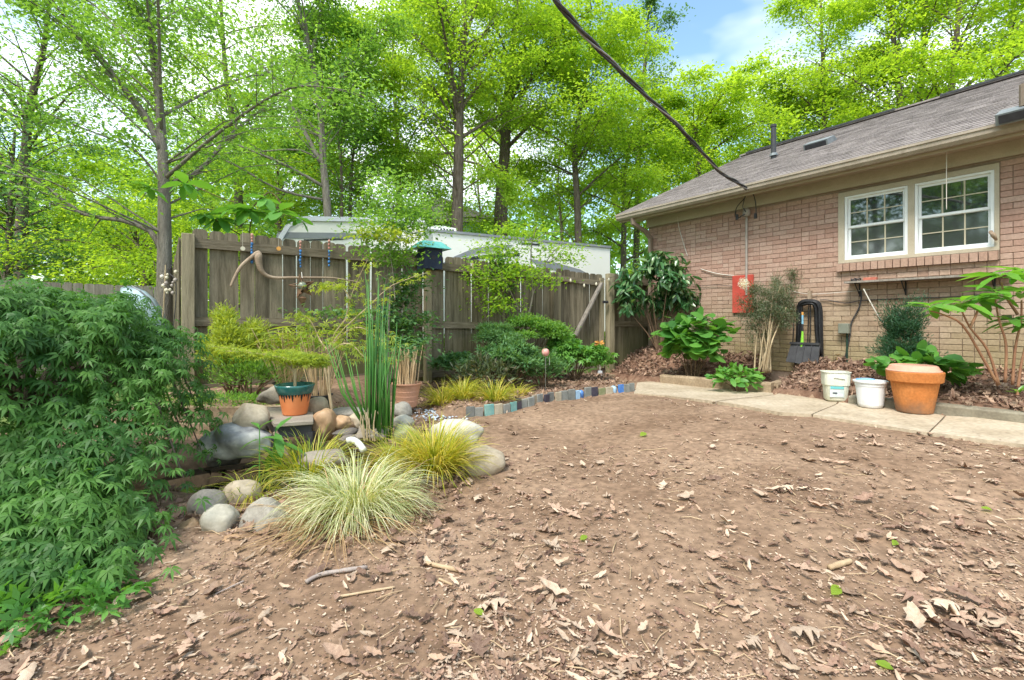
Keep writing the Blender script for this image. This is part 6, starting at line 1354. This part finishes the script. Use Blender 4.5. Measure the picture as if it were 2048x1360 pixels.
# ------------------------------------------------------------------ trees
def gen_tree(name, label, base, trunk, r0, mat, seed, height, crown_r, nlimb=12, nleaf=20000, lsize=.1, bark='bark', f0=.3, group=None, limbs=None, elev=.45, tb=(.5, .25), flat=.16, sag=.15, density=1, forks=(), fill=34):
    rgn = np.random.default_rng(seed); root = empty(name, base, label, 'tree', group)
    tq = curve_pts(trunk, 24); m_ = MB(); rr = [float(r0 * (1 - .8 * (i / (len(tq) - 1)) ** 1.1)) for i in range(len(tq))]; rr[0] *= 1.25
    m_.tube(tq, rr, 10)
    for fk in forks: q_ = curve_pts(fk[0], 14); m_.tube(q_, [float(v) for v in np.linspace(fk[1], fk[1] * .3, len(q_))], 8)
    m_.build('trunk', bark, root, smooth=True)
    clusters = []; lim = MB(); ends = []
    specs = list(limbs or [])
    zt_ = tq[-1].z; z0 = tq[0].z
    for k in range(nlimb):
        f = f0 + (1 - f0) * (k + .5) / nlimb; i_ = int(f * (len(tq) - 1)); p = tq[i_]; az = k * 2.4 + rgn.normal() * .3; el = elev + .5 * f + rgn.normal() * .12; ln = crown_r * (.62 + .42 * math.sin(math.pi * min(1, f * 1.05))) * rgn.uniform(.8, 1.15)
        d = Vector((math.cos(az) * math.cos(el), math.sin(az) * math.cos(el), math.sin(el))); e = p + d * ln; e.z -= sag * ln
        specs.append(([p, p + d * ln * .35 + up_ * .04 * ln, p + d * ln * .7 + up_ * .02 * ln, e], max(.012, rr[i_] * .42)))
    cl = []
    for pts, r_ in specs:
        q_ = curve_pts(pts, 14); lim.tube(q_, [float(v) for v in np.linspace(r_, .006, len(q_))], 7)
        L_ = sum((b - a).length for a, b in zip(q_, q_[1:]))
        for j in range(3, len(q_)):
            f = j / (len(q_) - 1); d = (q_[j] - q_[j - 1]).normalized()
            for sgn in (-1, 1):
                if rgn.random() < .12: continue
                sd_ = Vector((-d.y, d.x, 0)); sd_ = sd_.normalized() if sd_.length > .01 else Vector((1, 0, 0))
                dr = (d * .6 + sd_ * sgn * rgn.uniform(.5, 1) + up_ * rgn.normal() * .22).normalized(); tl_ = L_ * rgn.uniform(.16, .34) * (1.15 - .5 * f); e = q_[j] + dr * tl_ - up_ * .08 * tl_
                lim.tube([q_[j], q_[j].lerp(e, .5) + up_ * .03 * tl_, e], [max(.006, r_ * .25), max(.004, r_ * .16), .003], 4, cap=False)
                cl.append((q_[j], e, tl_))
        cl.append((q_[-2], q_[-1], L_ * .2))
    for k in range(fill):
        f = f0 * .75 + (1.02 - f0 * .75) * rgn.random(); i_ = min(len(tq) - 1, int(f * (len(tq) - 1))); a_ = rgn.uniform(0, 6.28); q = rgn.random() ** .6 * crown_r * (1.1 - .5 * f)
        e = tq[i_] + Vector((math.cos(a_) * q, math.sin(a_) * q, rgn.normal() * .35 + .18 * q)); s0 = tq[max(0, i_ - 2)]
        d_ = (e - s0).normalized(); rl = rgn.uniform(.5, 1.05) * crown_r * .22
        lim.tube([s0, s0.lerp(e, .5) + up_ * .1 * q, e], [max(.008, r0 * .16), .008, .003], 5, cap=False); cl += [(e - d_ * rl, e + d_ * rl, rl * 1.5)] * 2
    lim.build('limbs', bark, root, smooth=True)
    fy_ = 1.08 if 0 < base[1] < 20 else .85; nleaf = int(nleaf * fy_); lsize = lsize * (.86 if fy_ > 1 else .95); per = max(6, int(nleaf / max(1, len(cl)))); A = np.array([np.array(a) for a, e, l in cl]); E = np.array([np.array(e) for a, e, l in cl]); Lh = np.array([l for a, e, l in cl])
    cid = np.repeat(np.arange(len(cl)), per); f = rgn.random(len(cid)) ** .7 * 1.15; pos = A[cid] + (E[cid] - A[cid]) * f[:, None] + rgn.normal(size=(len(cid), 3)) * (Lh[cid][:, None] * np.array([.30, .30, flat]) + .04)
    n = len(pos); D = (E - A)[cid] / np.maximum(Lh[cid][:, None], .01) * .6 + rgn.normal(size=(n, 3)) * (.7, .7, .35) - np.array([0, 0, .2]); Nn = np.array([[0, 0, 1.]]) + rgn.normal(size=(n, 3)) * .4
    ct = np.clip(rgn.normal(tb[0], tb[1] * .7, len(cl)), 0, 1)[cid]; tn = np.clip(ct + rgn.normal(size=n) * .10, 0, 1)
    scatter('crown', proto_diamond(.55, .12), pos, basis(D, Nn), lsize * rgn.uniform(.6, 1.3, n), mat, root, tint=tn)
    return root
# --- trees whose trunks can be picked out
gen_tree('shade_tree', 'thick grey-brown trunked tree rising behind the tall corner post', P(330, 700, 6.9), [P(330, 720, 6.9), P(329, 560, 6.9), P(329, 440, 6.9), P(326, 330, 6.9), P(318, 200, 7.0), P(300, 60, 7.1), P(290, -120, 7.2)], .108, 'leaf_mid', 101, 9, 3.0, 9, 19000, .08, 'bark_grey', .45, fill=14, limbs=[
   ([P(322, 500, 6.9), P(300, 462, 6.9), P(240, 440, 6.8), P(165, 428, 6.7), P(95, 375, 6.6), P(0, 325, 6.5), P(-80, 280, 6.4)], .045),
   ([P(330, 390, 6.9), P(350, 365, 7.0), P(400, 340, 7.2), P(470, 260, 7.6), P(540, 210, 8)], .06),
   ([P(322, 300, 6.9), P(290, 230, 6.9), P(225, 150, 6.8), P(150, 60, 6.7), P(90, -20, 6.6)], .055),
   ([P(240, 170, 6.8), P(200, 110, 6.8), P(130, 60, 6.7), P(60, 0, 6.6)], .022), ([P(318, 200, 7), P(310, 90, 7), P(265, 0, 7)], .035), ([P(325, 370, 6.9), P(290, 320, 6.8), P(250, 290, 6.7), P(150, 250, 6.5), P(60, 210, 6.4)], .018)])
gen_tree('understory_tree', 'slim leaning tree behind the camper nose with long low branches', P(655, 640, 12.6), [P(662, 640, 12.6), P(656, 440, 12.6), P(647, 330, 12.6), P(640, 220, 12.5), P(622, 110, 12.5), P(600, 20, 12.4), P(575, -80, 12.4)], .115, 'leaf_mid', 102, 9, 3.2, 9, 18000, .11, 'bark_grey', .5, forks=[([P(645, 330, 12.6), P(610, 265, 12.6), P(560, 170, 12.5), P(500, 110, 12.5)], .07)], limbs=[
   ([P(650, 375, 12.6), P(580, 335, 12.3), P(500, 300, 12), P(400, 262, 11.7), P(300, 235, 11.5)], .05), ([P(652, 400, 12.6), P(560, 380, 12), P(470, 330, 11.5), P(380, 290, 11.2), P(330, 260, 11)], .035),
   ([P(648, 330, 12.6), P(600, 300, 12.3), P(500, 305, 12), P(400, 310, 11.8), P(330, 315, 11.6)], .03), ([P(622, 110, 12.5), P(640, 40, 12.5), P(655, -40, 12.5)], .05), ([P(640, 220, 12.5), P(690, 150, 12.5), P(740, 100, 12.5)], .04)], tb=(.6, .25))
gen_tree('shade_tree', 'tall straight trunked tree in the centre behind the long camper', P(915, 640, 15.2), [P(914, 640, 15.2), P(914, 455, 15.2), P(917, 330, 15.2), P(919, 230, 15.2), P(925, 140, 15.2), P(930, 40, 15.2), P(936, -120, 15.2)], .215, 'leaf_bright', 103, 13, 4.3, 15, 36000, .125, 'bark', .42, limbs=[
   ([P(918, 240, 15.2), P(900, 160, 15), P(888, 80, 15), P(880, 10, 15)], .085), ([P(918, 260, 15.2), P(870, 180, 15), P(840, 160, 14.8), P(760, 120, 14.5)], .05),
   ([P(914, 305, 15.2), P(870, 310, 15), P(850, 330, 15), P(832, 335, 14.8)], .04), ([P(916, 230, 15.2), P(950, 180, 15), P(990, 145, 15), P(1060, 120, 14.8)], .06), ([P(919, 320, 15.2), P(960, 330, 15), P(1010, 360, 15), P(1020, 390, 15)], .04)], tb=(.6, .25))
gen_tree('shade_tree', 'dark heavy trunked tree partly hidden right of the central trunk', P(1005, 640, 18.5), [P(1000, 640, 18.5), P(1002, 420, 18.5), P(1010, 300, 18.5), P(1015, 200, 18.5), P(1030, 60, 18.4), P(1050, -80, 18.4)], .30, 'leaf_lime', 104, 14, 5.0, 14, 32000, .15, 'bark', .4, limbs=[
   ([P(1016, 200, 18.4), P(1060, 115, 18), P(1110, 85, 17.6), P(1180, 75, 17)], .09), ([P(1050, 120, 18), P(1110, 125, 17.5), P(1150, 160, 17)], .05)], tb=(.6, .3))
gen_tree('sapling', 'thin dark double stemmed sapling right of the leaning tree', P(690, 640, 15.5), [P(690, 640, 15.5), P(700, 430, 15.5), P(705, 320, 15.5), P(722, 200, 15.4), P(735, 80, 15.4)], .07, 'leaf_lime', 105, 8, 2.4, 10, 14000, .12, 'bark', .35)
gen_tree('sapling', 'slender sapling crossing the leaning tree trunk', P(682, 640, 14.2), [P(682, 640, 14.2), P(683, 440, 14.2), P(682, 330, 14.2), P(668, 200, 14.2), P(650, 60, 14.2)], .06, 'leaf_mid', 106, 8, 2.2, 10, 12000, .12, 'bark', .35)
# right side, beyond the house
for k, (pa, pb, pc_, Y, r_, mt, sd_, lb, cr_) in enumerate([
   (1655, 1650, 1640, 22, .16, 'leaf_lime', 111, 'thin trunked tree with lime leaves above the roof vent', 3.6), (1812, 1805, 1770, 19, .2, 'leaf_lime', 112, 'forked trunk tree behind the gap in the ridge vent', 3.8),
   (1822, 1835, 1860, 20, .19, 'leaf_bright', 113, 'second trunk leaning out from the forked tree', 3.6), (1888, 1895, 1930, 18, .22, 'leaf_lime', 114, 'darker trunk tree just right of the forked tree', 3.8),
   (1985, 2000, 2040, 20, .18, 'leaf_bright', 115, 'slanting tree above the far end of the roof', 4.2), (1400, 1390, 1380, 20, .16, 'leaf_lime', 116, 'rounded lime tree beyond the low end of the roof', 3.3), (1560, 1572, 1560, 24, .16, 'leaf_lime', 117, 'bright tree peeping over the black vent pipe', 3.4)]):
    low = 1 if k in (5,) else 0
    topy = {5: 310, 6: 250}.get(k, 0 if k != 0 else 60) - (0 if k in (5, 6) else 100)
    gen_tree('woodland_tree', lb, P(pa, 640, Y), [P(pa, 640, Y), P(pa, 420, Y), P(pb, 260, Y), P((pb + pc_) / 2, (260 + topy) / 2, Y), P(pc_, topy, Y)], r_, mt, sd_, 12, cr_, 14, 19000, .16, 'bark', .38, tb=(.75, .25), elev=.35)
gen_tree('woodland_tree', 'airy greyish tree top against the sky beside the power cable', P(1290, 640, 22), [P(1270, 640, 22), P(1275, 400, 22), P(1280, 250, 22), P(1290, 120, 22), P(1300, -20, 22)], .16, 'leaf_blue', 118, 12, 2.4, 10, 6000, .15, 'bark', .45, tb=(.8, .2), elev=.5)
gen_tree('woodland_tree', 'lime green tree arching over the long camper end', P(1150, 640, 17.5), [P(1160, 640, 17.5), P(1155, 420, 17.5), P(1150, 300, 17.5), P(1165, 200, 17.5), P(1180, 90, 17.5)], .15, 'leaf_lime', 119, 12, 3.6, 14, 30000, .13, 'bark', .3, tb=(.65, .25), elev=.25)
gen_tree('woodland_tree', 'full green tree between the camper end and the house corner', P(1250, 640, 19), [P(1245, 640, 19), P(1248, 450, 19), P(1250, 350, 19), P(1265, 250, 19)], .14, 'leaf_lime', 120, 9, 3.2, 14, 26000, .13, 'bark', .2, tb=(.6, .25), elev=.1)
# left side
gen_tree('woodland_tree', 'small forked tree with acid yellow foliage beyond the rear fence', P(290, 640, 11), [P(290, 640, 11), P(292, 560, 11), P(296, 532, 11), P(275, 490, 11), P(262, 450, 11)], .11, 'leaf_lime', 121, 4, 2.3, 14, 20000, .085, 'bark', .25, elev=-.05, tb=(.85, .2), limbs=[([P(296, 532, 11), P(262, 505, 11), P(235, 490, 10.9), P(210, 465, 10.8)], .03)])
gen_tree('woodland_tree', 'dark conifer-like tree at the frame edge beyond the rear fence', P(20, 640, 10.5), [P(15, 640, 10.5), P(16, 560, 10.5), P(18, 480, 10.5), P(22, 380, 10.5), P(30, 260, 10.5)], .10, 'leaf_blue', 122, 6, 2.3, 12, 7000, .09, 'bark', .3, elev=.2, tb=(.3, .25), limbs=[([P(16, 545, 10.5), P(60, 533, 10.3), P(110, 524, 10.2), P(150, 512, 10)], .03), ([P(18, 510, 10.5), P(70, 500, 10.3), P(110, 480, 10.2)], .02)])
gen_tree('woodland_tree', 'tall airy tree filling the upper corner beyond the rear fence', P(60, 640, 14), [P(40, 640, 14), P(45, 400, 14), P(60, 220, 14), P(90, 80, 14), P(110, -100, 14)], .16, 'leaf_mid', 123, 12, 4.2, 12, 11000, .13, 'bark', .35, tb=(.5, .3))
gen_tree('woodland_tree', 'broad green tree seen between the corner trunk and the leaning tree', P(480, 640, 18), [P(480, 640, 18), P(478, 420, 18), P(470, 280, 18), P(450, 130, 18), P(440, -40, 18)], .19, 'leaf_bright', 124, 12, 4.4, 14, 22000, .14, 'bark', .28, tb=(.55, .3), elev=.2)
gen_tree('woodland_tree', 'bushy green tree just behind the camper nose', P(560, 640, 16), [P(560, 640, 16), P(560, 480, 16), P(555, 380, 16), P(560, 280, 16)], .1, 'leaf_lime', 125, 6, 2.8, 14, 20000, .13, 'bark', .15, tb=(.5, .3), elev=.05)
gen_tree('woodland_tree', 'leafy tree filling the gap left of the central trunk', P(800, 640, 19), [P(800, 640, 19), P(800, 450, 19), P(795, 330, 19), P(790, 200, 19), P(785, 60, 19)], .17, 'leaf_bright', 126, 12, 4.2, 14, 24000, .15, 'bark', .2, tb=(.6, .3), elev=.15)
# farther woodland and the trees beyond the left yard, which the window panes mirror
far_rng = random.Random(5); far_l = [(-60, 26, 'pale hazy'), (130, 28, 'rounded'), (330, 27, 'narrow'), (560, 30, 'spreading'), (720, 28, 'deep green'), (960, 30, 'bright'), (1120, 27, 'low'), (1330, 29, 'yellowish'), (1480, 30, 'sunlit'), (1740, 30, 'bushy'), (1960, 28, 'tall')]
where = ['above the grey rear fence edge', 'over the rear fence middle', 'behind the corner trunk', 'beyond the broad green tree', 'behind the sapling pair', 'beside the pale neighbouring house', 'past the long camper', 'left of the house gable', 'above the service mast', 'over the roof vent', 'over the roof end']
for k, (px, Y, wd_) in enumerate(far_l):
    ty = 400 if k in (0, 1, 2) else (250 if k < 7 else (350 if k < 9 else 170))
    gen_tree('woodland_tree', f'{wd_} distant tree in the wood {where[k]}', P(px, 640, Y), [P(px, 650, Y), P(px + 4, 480, Y), P(px - 4, 360, Y), P(px + 6, ty, Y)], .11, ['leaf_blue', 'leaf_lime', 'leaf_bright', 'leaf_mid'][k % 4] if k not in (7, 8) else 'leaf_lime', 140 + k, 10, 5.0, 16, 15000, .24, 'bark', .12, tb=(.55, .3), elev=.1, group='distant woodland trees')
for k, (x, y) in enumerate([(-15, -3), (-17, 3), (-14, -10), (-20, -6), (-4, -14), (6, -16), (-13.5, .5), (-15, -6.5)]):
    gen_tree('woodland_tree', ['tree opposite the window mirrored in the upper pane', 'broad tree mirrored in the smaller window', 'tree behind the photographer to one side', 'far tree mirrored between the others', 'tree well behind the photographer', 'tree behind the photographer near the path', 'near tree mirrored low in the larger window', 'tree mirrored beside the window mullion'][k], (x, y, 0), [(x, y, 0), (x + .2, y, 3), (x - .1, y, 6), (x, y + .3, 9.5)], .2, ['leaf_mid', 'leaf_bright'][k % 2], 160 + k, 10, 4.2, 15, 11000, .26, 'bark', .2, tb=(.4, .3))
rgn = np.random.default_rng(77); n = 24000; az = rgn.uniform(-1.05, 1.05, n); rr = rgn.uniform(40, 60, n); hh = 11 * (1 + .35 * np.sin(az * 9) + .2 * np.sin(az * 23 + 1)) ; z = -1 + hh * rgn.random(n) ** .8
pos = np.stack([np.sin(az) * rr, np.cos(az) * rr, z], 1); D = rdirs(n, rgn)
o = scatter('distant_woods', dia, pos, basis(D, rdirs(n, rgn)), rgn.uniform(.5, 1.1, n), 'leaf_mid', None, (0, 0, 0)); tag(o, 'hazy mass of distant woodland behind all the trees', 'woods', kind='stuff')
# undergrowth beyond the fence
rgn = np.random.default_rng(78); n = 26000; x = rgn.uniform(-16, 9, n); y = rgn.uniform(15, 24, n); z = rgn.random(n) * (1.6 + .8 * np.sin(x * 1.3) + .5 * np.sin(x * 3 + y)); pos = np.stack([x, y, z], 1)
o = scatter('undergrowth', dia, pos, basis(rdirs(n, rgn), rdirs(n, rgn)), rgn.uniform(.12, .25, n), 'leaf_bright', None, (0, 0, 0)); tag(o, 'tangled green undergrowth beyond the campers', 'undergrowth', kind='stuff')

# ------------------------------------------------------------------ litter
oaks = [proto_oak(s_, c_) for s_, c_ in ((1, .12), (2, .35), (3, .6), (4, .2), (5, .65))]
oaks = oaks[:3] + [proto_curl(.34, .45, .15), proto_curl(.5, .8, .35)]
mats_ = ['dead_leaf', 'dead_leaf_pale', 'dead_leaf', 'dead_leaf_dark', 'dead_leaf']
rgn = np.random.default_rng(200)
def litter_density(x, y):
    px = CX + x / y * F; py = HY + (CAMZ - .05) / y * F
    d = .45 + .55 * np.clip((px - 900) / 900, 0, 1) + .5 * np.clip((py - 1050) / 300, 0, 1)
    d = d * (.55 + .9 * (np.sin(x * 2.3 + 1.2 * np.sin(y * 2)) * np.sin(y * 1.9 + x) > -.1))
    return d * np.where(py < 900, .35, 1)
def inyard(x, y):
    t = x * HU.x + y * HU.y; d = x * HN.x + y * HN.y
    return (d < 4.85 + .02) | (t > 5.2)
# nearest big leaves: individuals
cand = []
while len(cand) < 280:
    y = 1.42 + rgn.random() ** 1.3 * 2.9; x = rgn.uniform(-1.12, 1.12) * y
    if x < -.75 * y + .0 and y > 1.75: continue
    if x < -.45 and y > 2.25 and x > -3: continue
    if x * HN.x + y * HN.y > 4.7: continue
    if rgn.random() > litter_density(x, y) * .7: continue
    cand.append((x, y))
lm = {}
for i_, pr in enumerate(oaks):
    for mt in ('dead_leaf', 'dead_leaf_pale', 'dead_leaf_dark'):
        for t_ in (.2, .5, .8): lm[(i_, mt, t_)] = protomesh('fallen_leaf', pr, mt, t_, True)
lab = {'dead_leaf': 'brown', 'dead_leaf_pale': 'pale tan', 'dead_leaf_dark': 'dark brown'}; shp = ['flat lobed', 'slightly curled lobed', 'curled lobed', 'narrow folded', 'torn cupped']
def zone(x, y):
    px = CX + x / y * F; py = HY + (CAMZ - .04) / y * F
    if py > 1200: return 'at the front, ' + ('below the maple' if px < 600 else 'mid frame' if px < 1300 else 'near the frame corner')
    if py < 960: return 'towards the concrete path'
    if px < 560: return 'between the maple and the sticks'
    if px < 1000: return 'just in front of the striped grass'
    if px < 1500: return 'in the middle of the yard'
    return 'in the thicker litter beside the path'
for (x, y) in cand:
    i_ = int(rgn.integers(0, 5)); mt = ['dead_leaf', 'dead_leaf', 'dead_leaf_pale', 'dead_leaf_dark'][int(rgn.integers(0, 4))]; t_ = [.2, .5, .8][int(rgn.integers(0, 3))]
    a_ = rgn.uniform(0, 6.28); D = np.array([[math.cos(a_), math.sin(a_), rgn.normal() * .12]]); flip = 1 if rgn.random() < .6 else -1
    Nn = np.array([[rgn.normal() * .14, rgn.normal() * .14, flip * 1.0]]); s_ = rgn.uniform(.04, .078) if rgn.random() < .7 else rgn.uniform(.08, .125)
    o = inst('fallen_leaf', lm[(i_, mt, t_)], (x, y, gz(x, y) + (.010 if flip > 0 else .012 + s_ * .2)), basis(D, Nn)[0], s_)
    tag(o, f'{shp[i_]} {lab[mt]} dead leaf on dirt {zone(x, y)}', 'fallen leaf', 'fallen dead leaves on the dirt')
# the rest of the litter
def litter(name, label, N_, region, size, prs, mts, lift=.006, seed=1, zfun=None, tilt=.22, dens=True):
    rgn = np.random.default_rng(seed)
    for j, pr in enumerate(prs):
        pts = region(rgn, N_ // len(prs)); n = len(pts)
        if not n: continue
        x, y = pts[:, 0], pts[:, 1]; z = ground(x, y) + lift + (zfun(x, y, rgn) if zfun else rgn.random(n) * .008)
        a_ = rgn.uniform(0, 6.28, n); D = np.stack([np.cos(a_), np.sin(a_), rgn.normal(size=n) * tilt], 1); Nn = np.stack([rgn.normal(size=n) * tilt * 1.3, rgn.normal(size=n) * tilt * 1.3, np.where(rgn.random(n) < .7, 1., -1.)], 1)
        o = scatter(name, pr, np.stack([x, y, z], 1), basis(D, Nn), size * rgn.uniform(.45, 1.2, n) ** 1.4, mts[j % len(mts)], None, (0, 0, 0), rng=rgn); tag(o, label[j] if isinstance(label, list) else label, 'leaf litter', kind='stuff')
def reg_yard(rgn, n, far_=9.0):
    y = 1.35 + rgn.random(n * 5) ** 1.5 * (far_ - 1.35); x = rgn.uniform(-1.15, 1.45, n * 5) * y; d = x * HN.x + y * HN.y; t = x * HU.x + y * HU.y
    fy = (y - FA.y) * FD.x - (x - FA.x) * FD.y; ye = np.interp(x, EX, EY)
    pathf = 4.82; e = ((x - PC[0]) / .6) ** 2 + ((y - PC[1]) / .34) ** 2
    pth = (d > 4.72) & (x > 1.3) 
    ok = (~pth) & (fy < -.05) & (rgn.random(n * 5) < litter_density(x, y)) & (e > 1.2); return np.stack([x, y], 1)[ok][:n]
litter('leaf_litter', ['small torn dead leaves scattered over the dirt', 'pale dead leaf pieces scattered over the dirt', 'dark dead leaf pieces scattered over the dirt'], 3000, reg_yard, .050, [proto_curl(.42, .5, .35), proto_curl(.30, .7, .2), proto_curl(.5, .3, .5)], ['dead_leaf', 'dead_leaf_pale', 'dead_leaf_dark'], seed=1)
litter('leaf_litter', ['fine brown leaf crumbs on the dirt', 'fine pale leaf crumbs on the dirt', 'fine dark leaf crumbs on the dirt', 'tan bark chips on the dirt'], 34000, reg_yard, .016, [proto_chip(1), proto_chip(2), proto_chip(3), proto_chip(4)], ['dead_leaf', 'dead_leaf_pale', 'dead_leaf_dark', 'dead_leaf'], seed=2, lift=.002)
def reg_bed(rgn, n):
    t = rgn.uniform(-1.5, 6.3, n * 2); df = np.interp(t, BT, BD); d = df + .08 + (WALL - .05 - df) * rgn.random(n * 2); v = np.stack([t * HU.x + d * HN.x, t * HU.y + d * HN.y], 1); v = v[v[:, 1] > .8]; return v[:n]
litter('bed_litter', ['brown dead leaves heaped in the bed along the wall', 'reddish dead leaves heaped in the bed along the wall', 'curled dark leaves heaped in the bed along the wall'], 5600, reg_bed, .085, [oaks[2], oaks[4], proto_oval(.35, .2, .5)], ['dead_leaf', 'dead_leaf_dark', 'dead_leaf_dark'], seed=3, zfun=lambda x, y, r_: r_.random(len(x)) * .05, tilt=.6)
def reg_mid(rgn, n):
    x = rgn.uniform(-1.2, 1.5, n * 3); y = rgn.uniform(4.8, 8.6, n * 3); ye = np.interp(x, EX, EY); fy = (y - FA.y) * FD.x - (x - FA.x) * FD.y; return np.stack([x, y], 1)[(y > ye + .05) & (fy < 0)][:n]
litter('bed_litter', ['brown mulch leaves inside the tiled bed', 'dark mulch leaves inside the tiled bed'], 3500, reg_mid, .06, [oaks[2], proto_chip(5)], ['dead_leaf', 'dead_leaf_dark'], seed=4, tilt=.6)
def reg_pond(rgn, n):
    x = rgn.uniform(-2.2, -.3, n * 2); y = rgn.uniform(2.05, 4.6, n * 2); e = ((x - PC[0]) / .5) ** 2 + ((y - PC[1]) / .3) ** 2; return np.stack([x, y], 1)[(e > 1.1) & (y > 2.2 - .25 * (x + 1))][:n]
litter('bed_litter', ['brown leaves gathered round the pond rocks', 'dark leaf bits gathered round the pond rocks'], 2200, reg_pond, .07, [oaks[2], proto_chip(6)], ['dead_leaf', 'dead_leaf_dark'], seed=5, tilt=.5)
def reg_path(rgn, n):
    t = rgn.uniform(-1, 5, n * 2); d = np.where(rgn.random(n * 2) < .6, rgn.uniform(4.75, 4.95, n * 2), rgn.uniform(4.9, 5.6, n * 2)); return np.stack([t * HU.x + d * HN.x, t * HU.y + d * HN.y], 1)[:n]
litter('leaf_litter', ['sparse leaf crumbs on the concrete path', 'few pale crumbs on the concrete path'], 260, reg_path, .02, [proto_chip(7), proto_chip(8)], ['dead_leaf', 'dead_leaf_dark'], seed=6, lift=.026, tilt=.05, zfun=lambda x, y, r_: r_.random(len(x)) * .002)
# twigs, thin
m_ = MB(); rgn = np.random.default_rng(9)
for k in range(420):
    p = reg_yard(rgn, 1)
    if not len(p): continue
    x, y = p[0]; a_ = rgn.uniform(0, 3.14); l = rgn.uniform(.03, .13); e = (x + math.cos(a_) * l, y + math.sin(a_) * l); mid = ((x + e[0]) / 2 + rgn.normal() * .008, (y + e[1]) / 2 + rgn.normal() * .008); r_ = rgn.uniform(.0012, .003)
    m_.tube([(x, y, gz(x, y) + .007), (*mid, gz(*mid) + .012), (*e, gz(*e) + .007)], [r_, r_, r_ * .5], 4)
o = m_.build('twig_litter', 'stick_tan', None, (0, 0, 0)); tag(o, 'thin dry twigs scattered among the leaves', 'twigs', kind='stuff')
def stick(pts, r, mat, label):
    q_ = []
    for a, b in pts: p = G(a, b); q_.append(p + up_ * (r * .9 + .004))
    q_ = curve_pts(q_, 12); rr = [r * rg.uniform(.85, 1.1) for _ in q_]; rr[-1] *= .7; m_ = MB(); m_.tube(q_, rr, 9); return tag(m_.build('fallen_stick', mat, None, q_[0], smooth=True), label, 'stick')
stick([(612, 1170), (640, 1155), (690, 1146), (735, 1140)], .0085, 'stick_grey', 'thick grey stick lying near the striped grass clump')
stick([(680, 1197), (720, 1190), (790, 1178)], .0045, 'stick_tan', 'long thin tan twig below the thick grey stick')
stick([(853, 1132), (890, 1140), (926, 1148)], .009, 'stick_tan', 'stubby tan stick half sunk in the dirt near the frame centre')
stick([(878, 1162), (905, 1174)], .005, 'stick_tan', 'short pale stick just below the stubby tan one')
stick([(1658, 1142), (1702, 1128)], .011, 'stick_tan', 'short pale barkless stick segment in the thick leaf litter')
stick([(580, 1118), (650, 1092), (690, 1080)], .004, 'stick_tan', 'long dry stem poking out beneath the striped grass')
stick([(430, 1192), (460, 1178), (488, 1165)], .003, 'stick_grey', 'thin curved grey twig between the maple and the grey stick')
stick([(1240, 1238), (1243, 1280), (1250, 1300)], .003, 'stick_tan', 'bent pale twig in the foreground leaves')
stick([(1320, 785), (1400, 792), (1500, 791), (1545, 790)], .004, 'black_rubber', 'thin black hose line crossing the far end of the path')
me = protomesh('green_leaf', proto_oval(.6, .1, .2), 'leaf_lime', .6, True)
for k, (px, py, s_, lb) in enumerate(((1663, 1196, .05, 'bright green leaf standing up in the thick litter'), (968, 1238, .035, 'tiny green leaf beside a pale oak leaf in front'), (1160, 1085, .035, 'small green sprout in bare dirt mid yard'), (1985, 1026, .035, 'green leaf near the path end of the litter'), (1785, 1096, .035, 'green leaf among pale leaves towards the path'), (1788, 1348, .035, 'green leaf at the very bottom of the frame'), (1280, 875, .06, 'green seedling near the concrete'))):
    p = G(px, py); o = inst('green_leaf', me, p + up_ * .012, basis(np.array([[.8 * (-1) ** k, .4, .35]]), np.array([[.2, -.5, 1.]]))[0], s_ * 1.25); tag(o, lb, 'leaf')
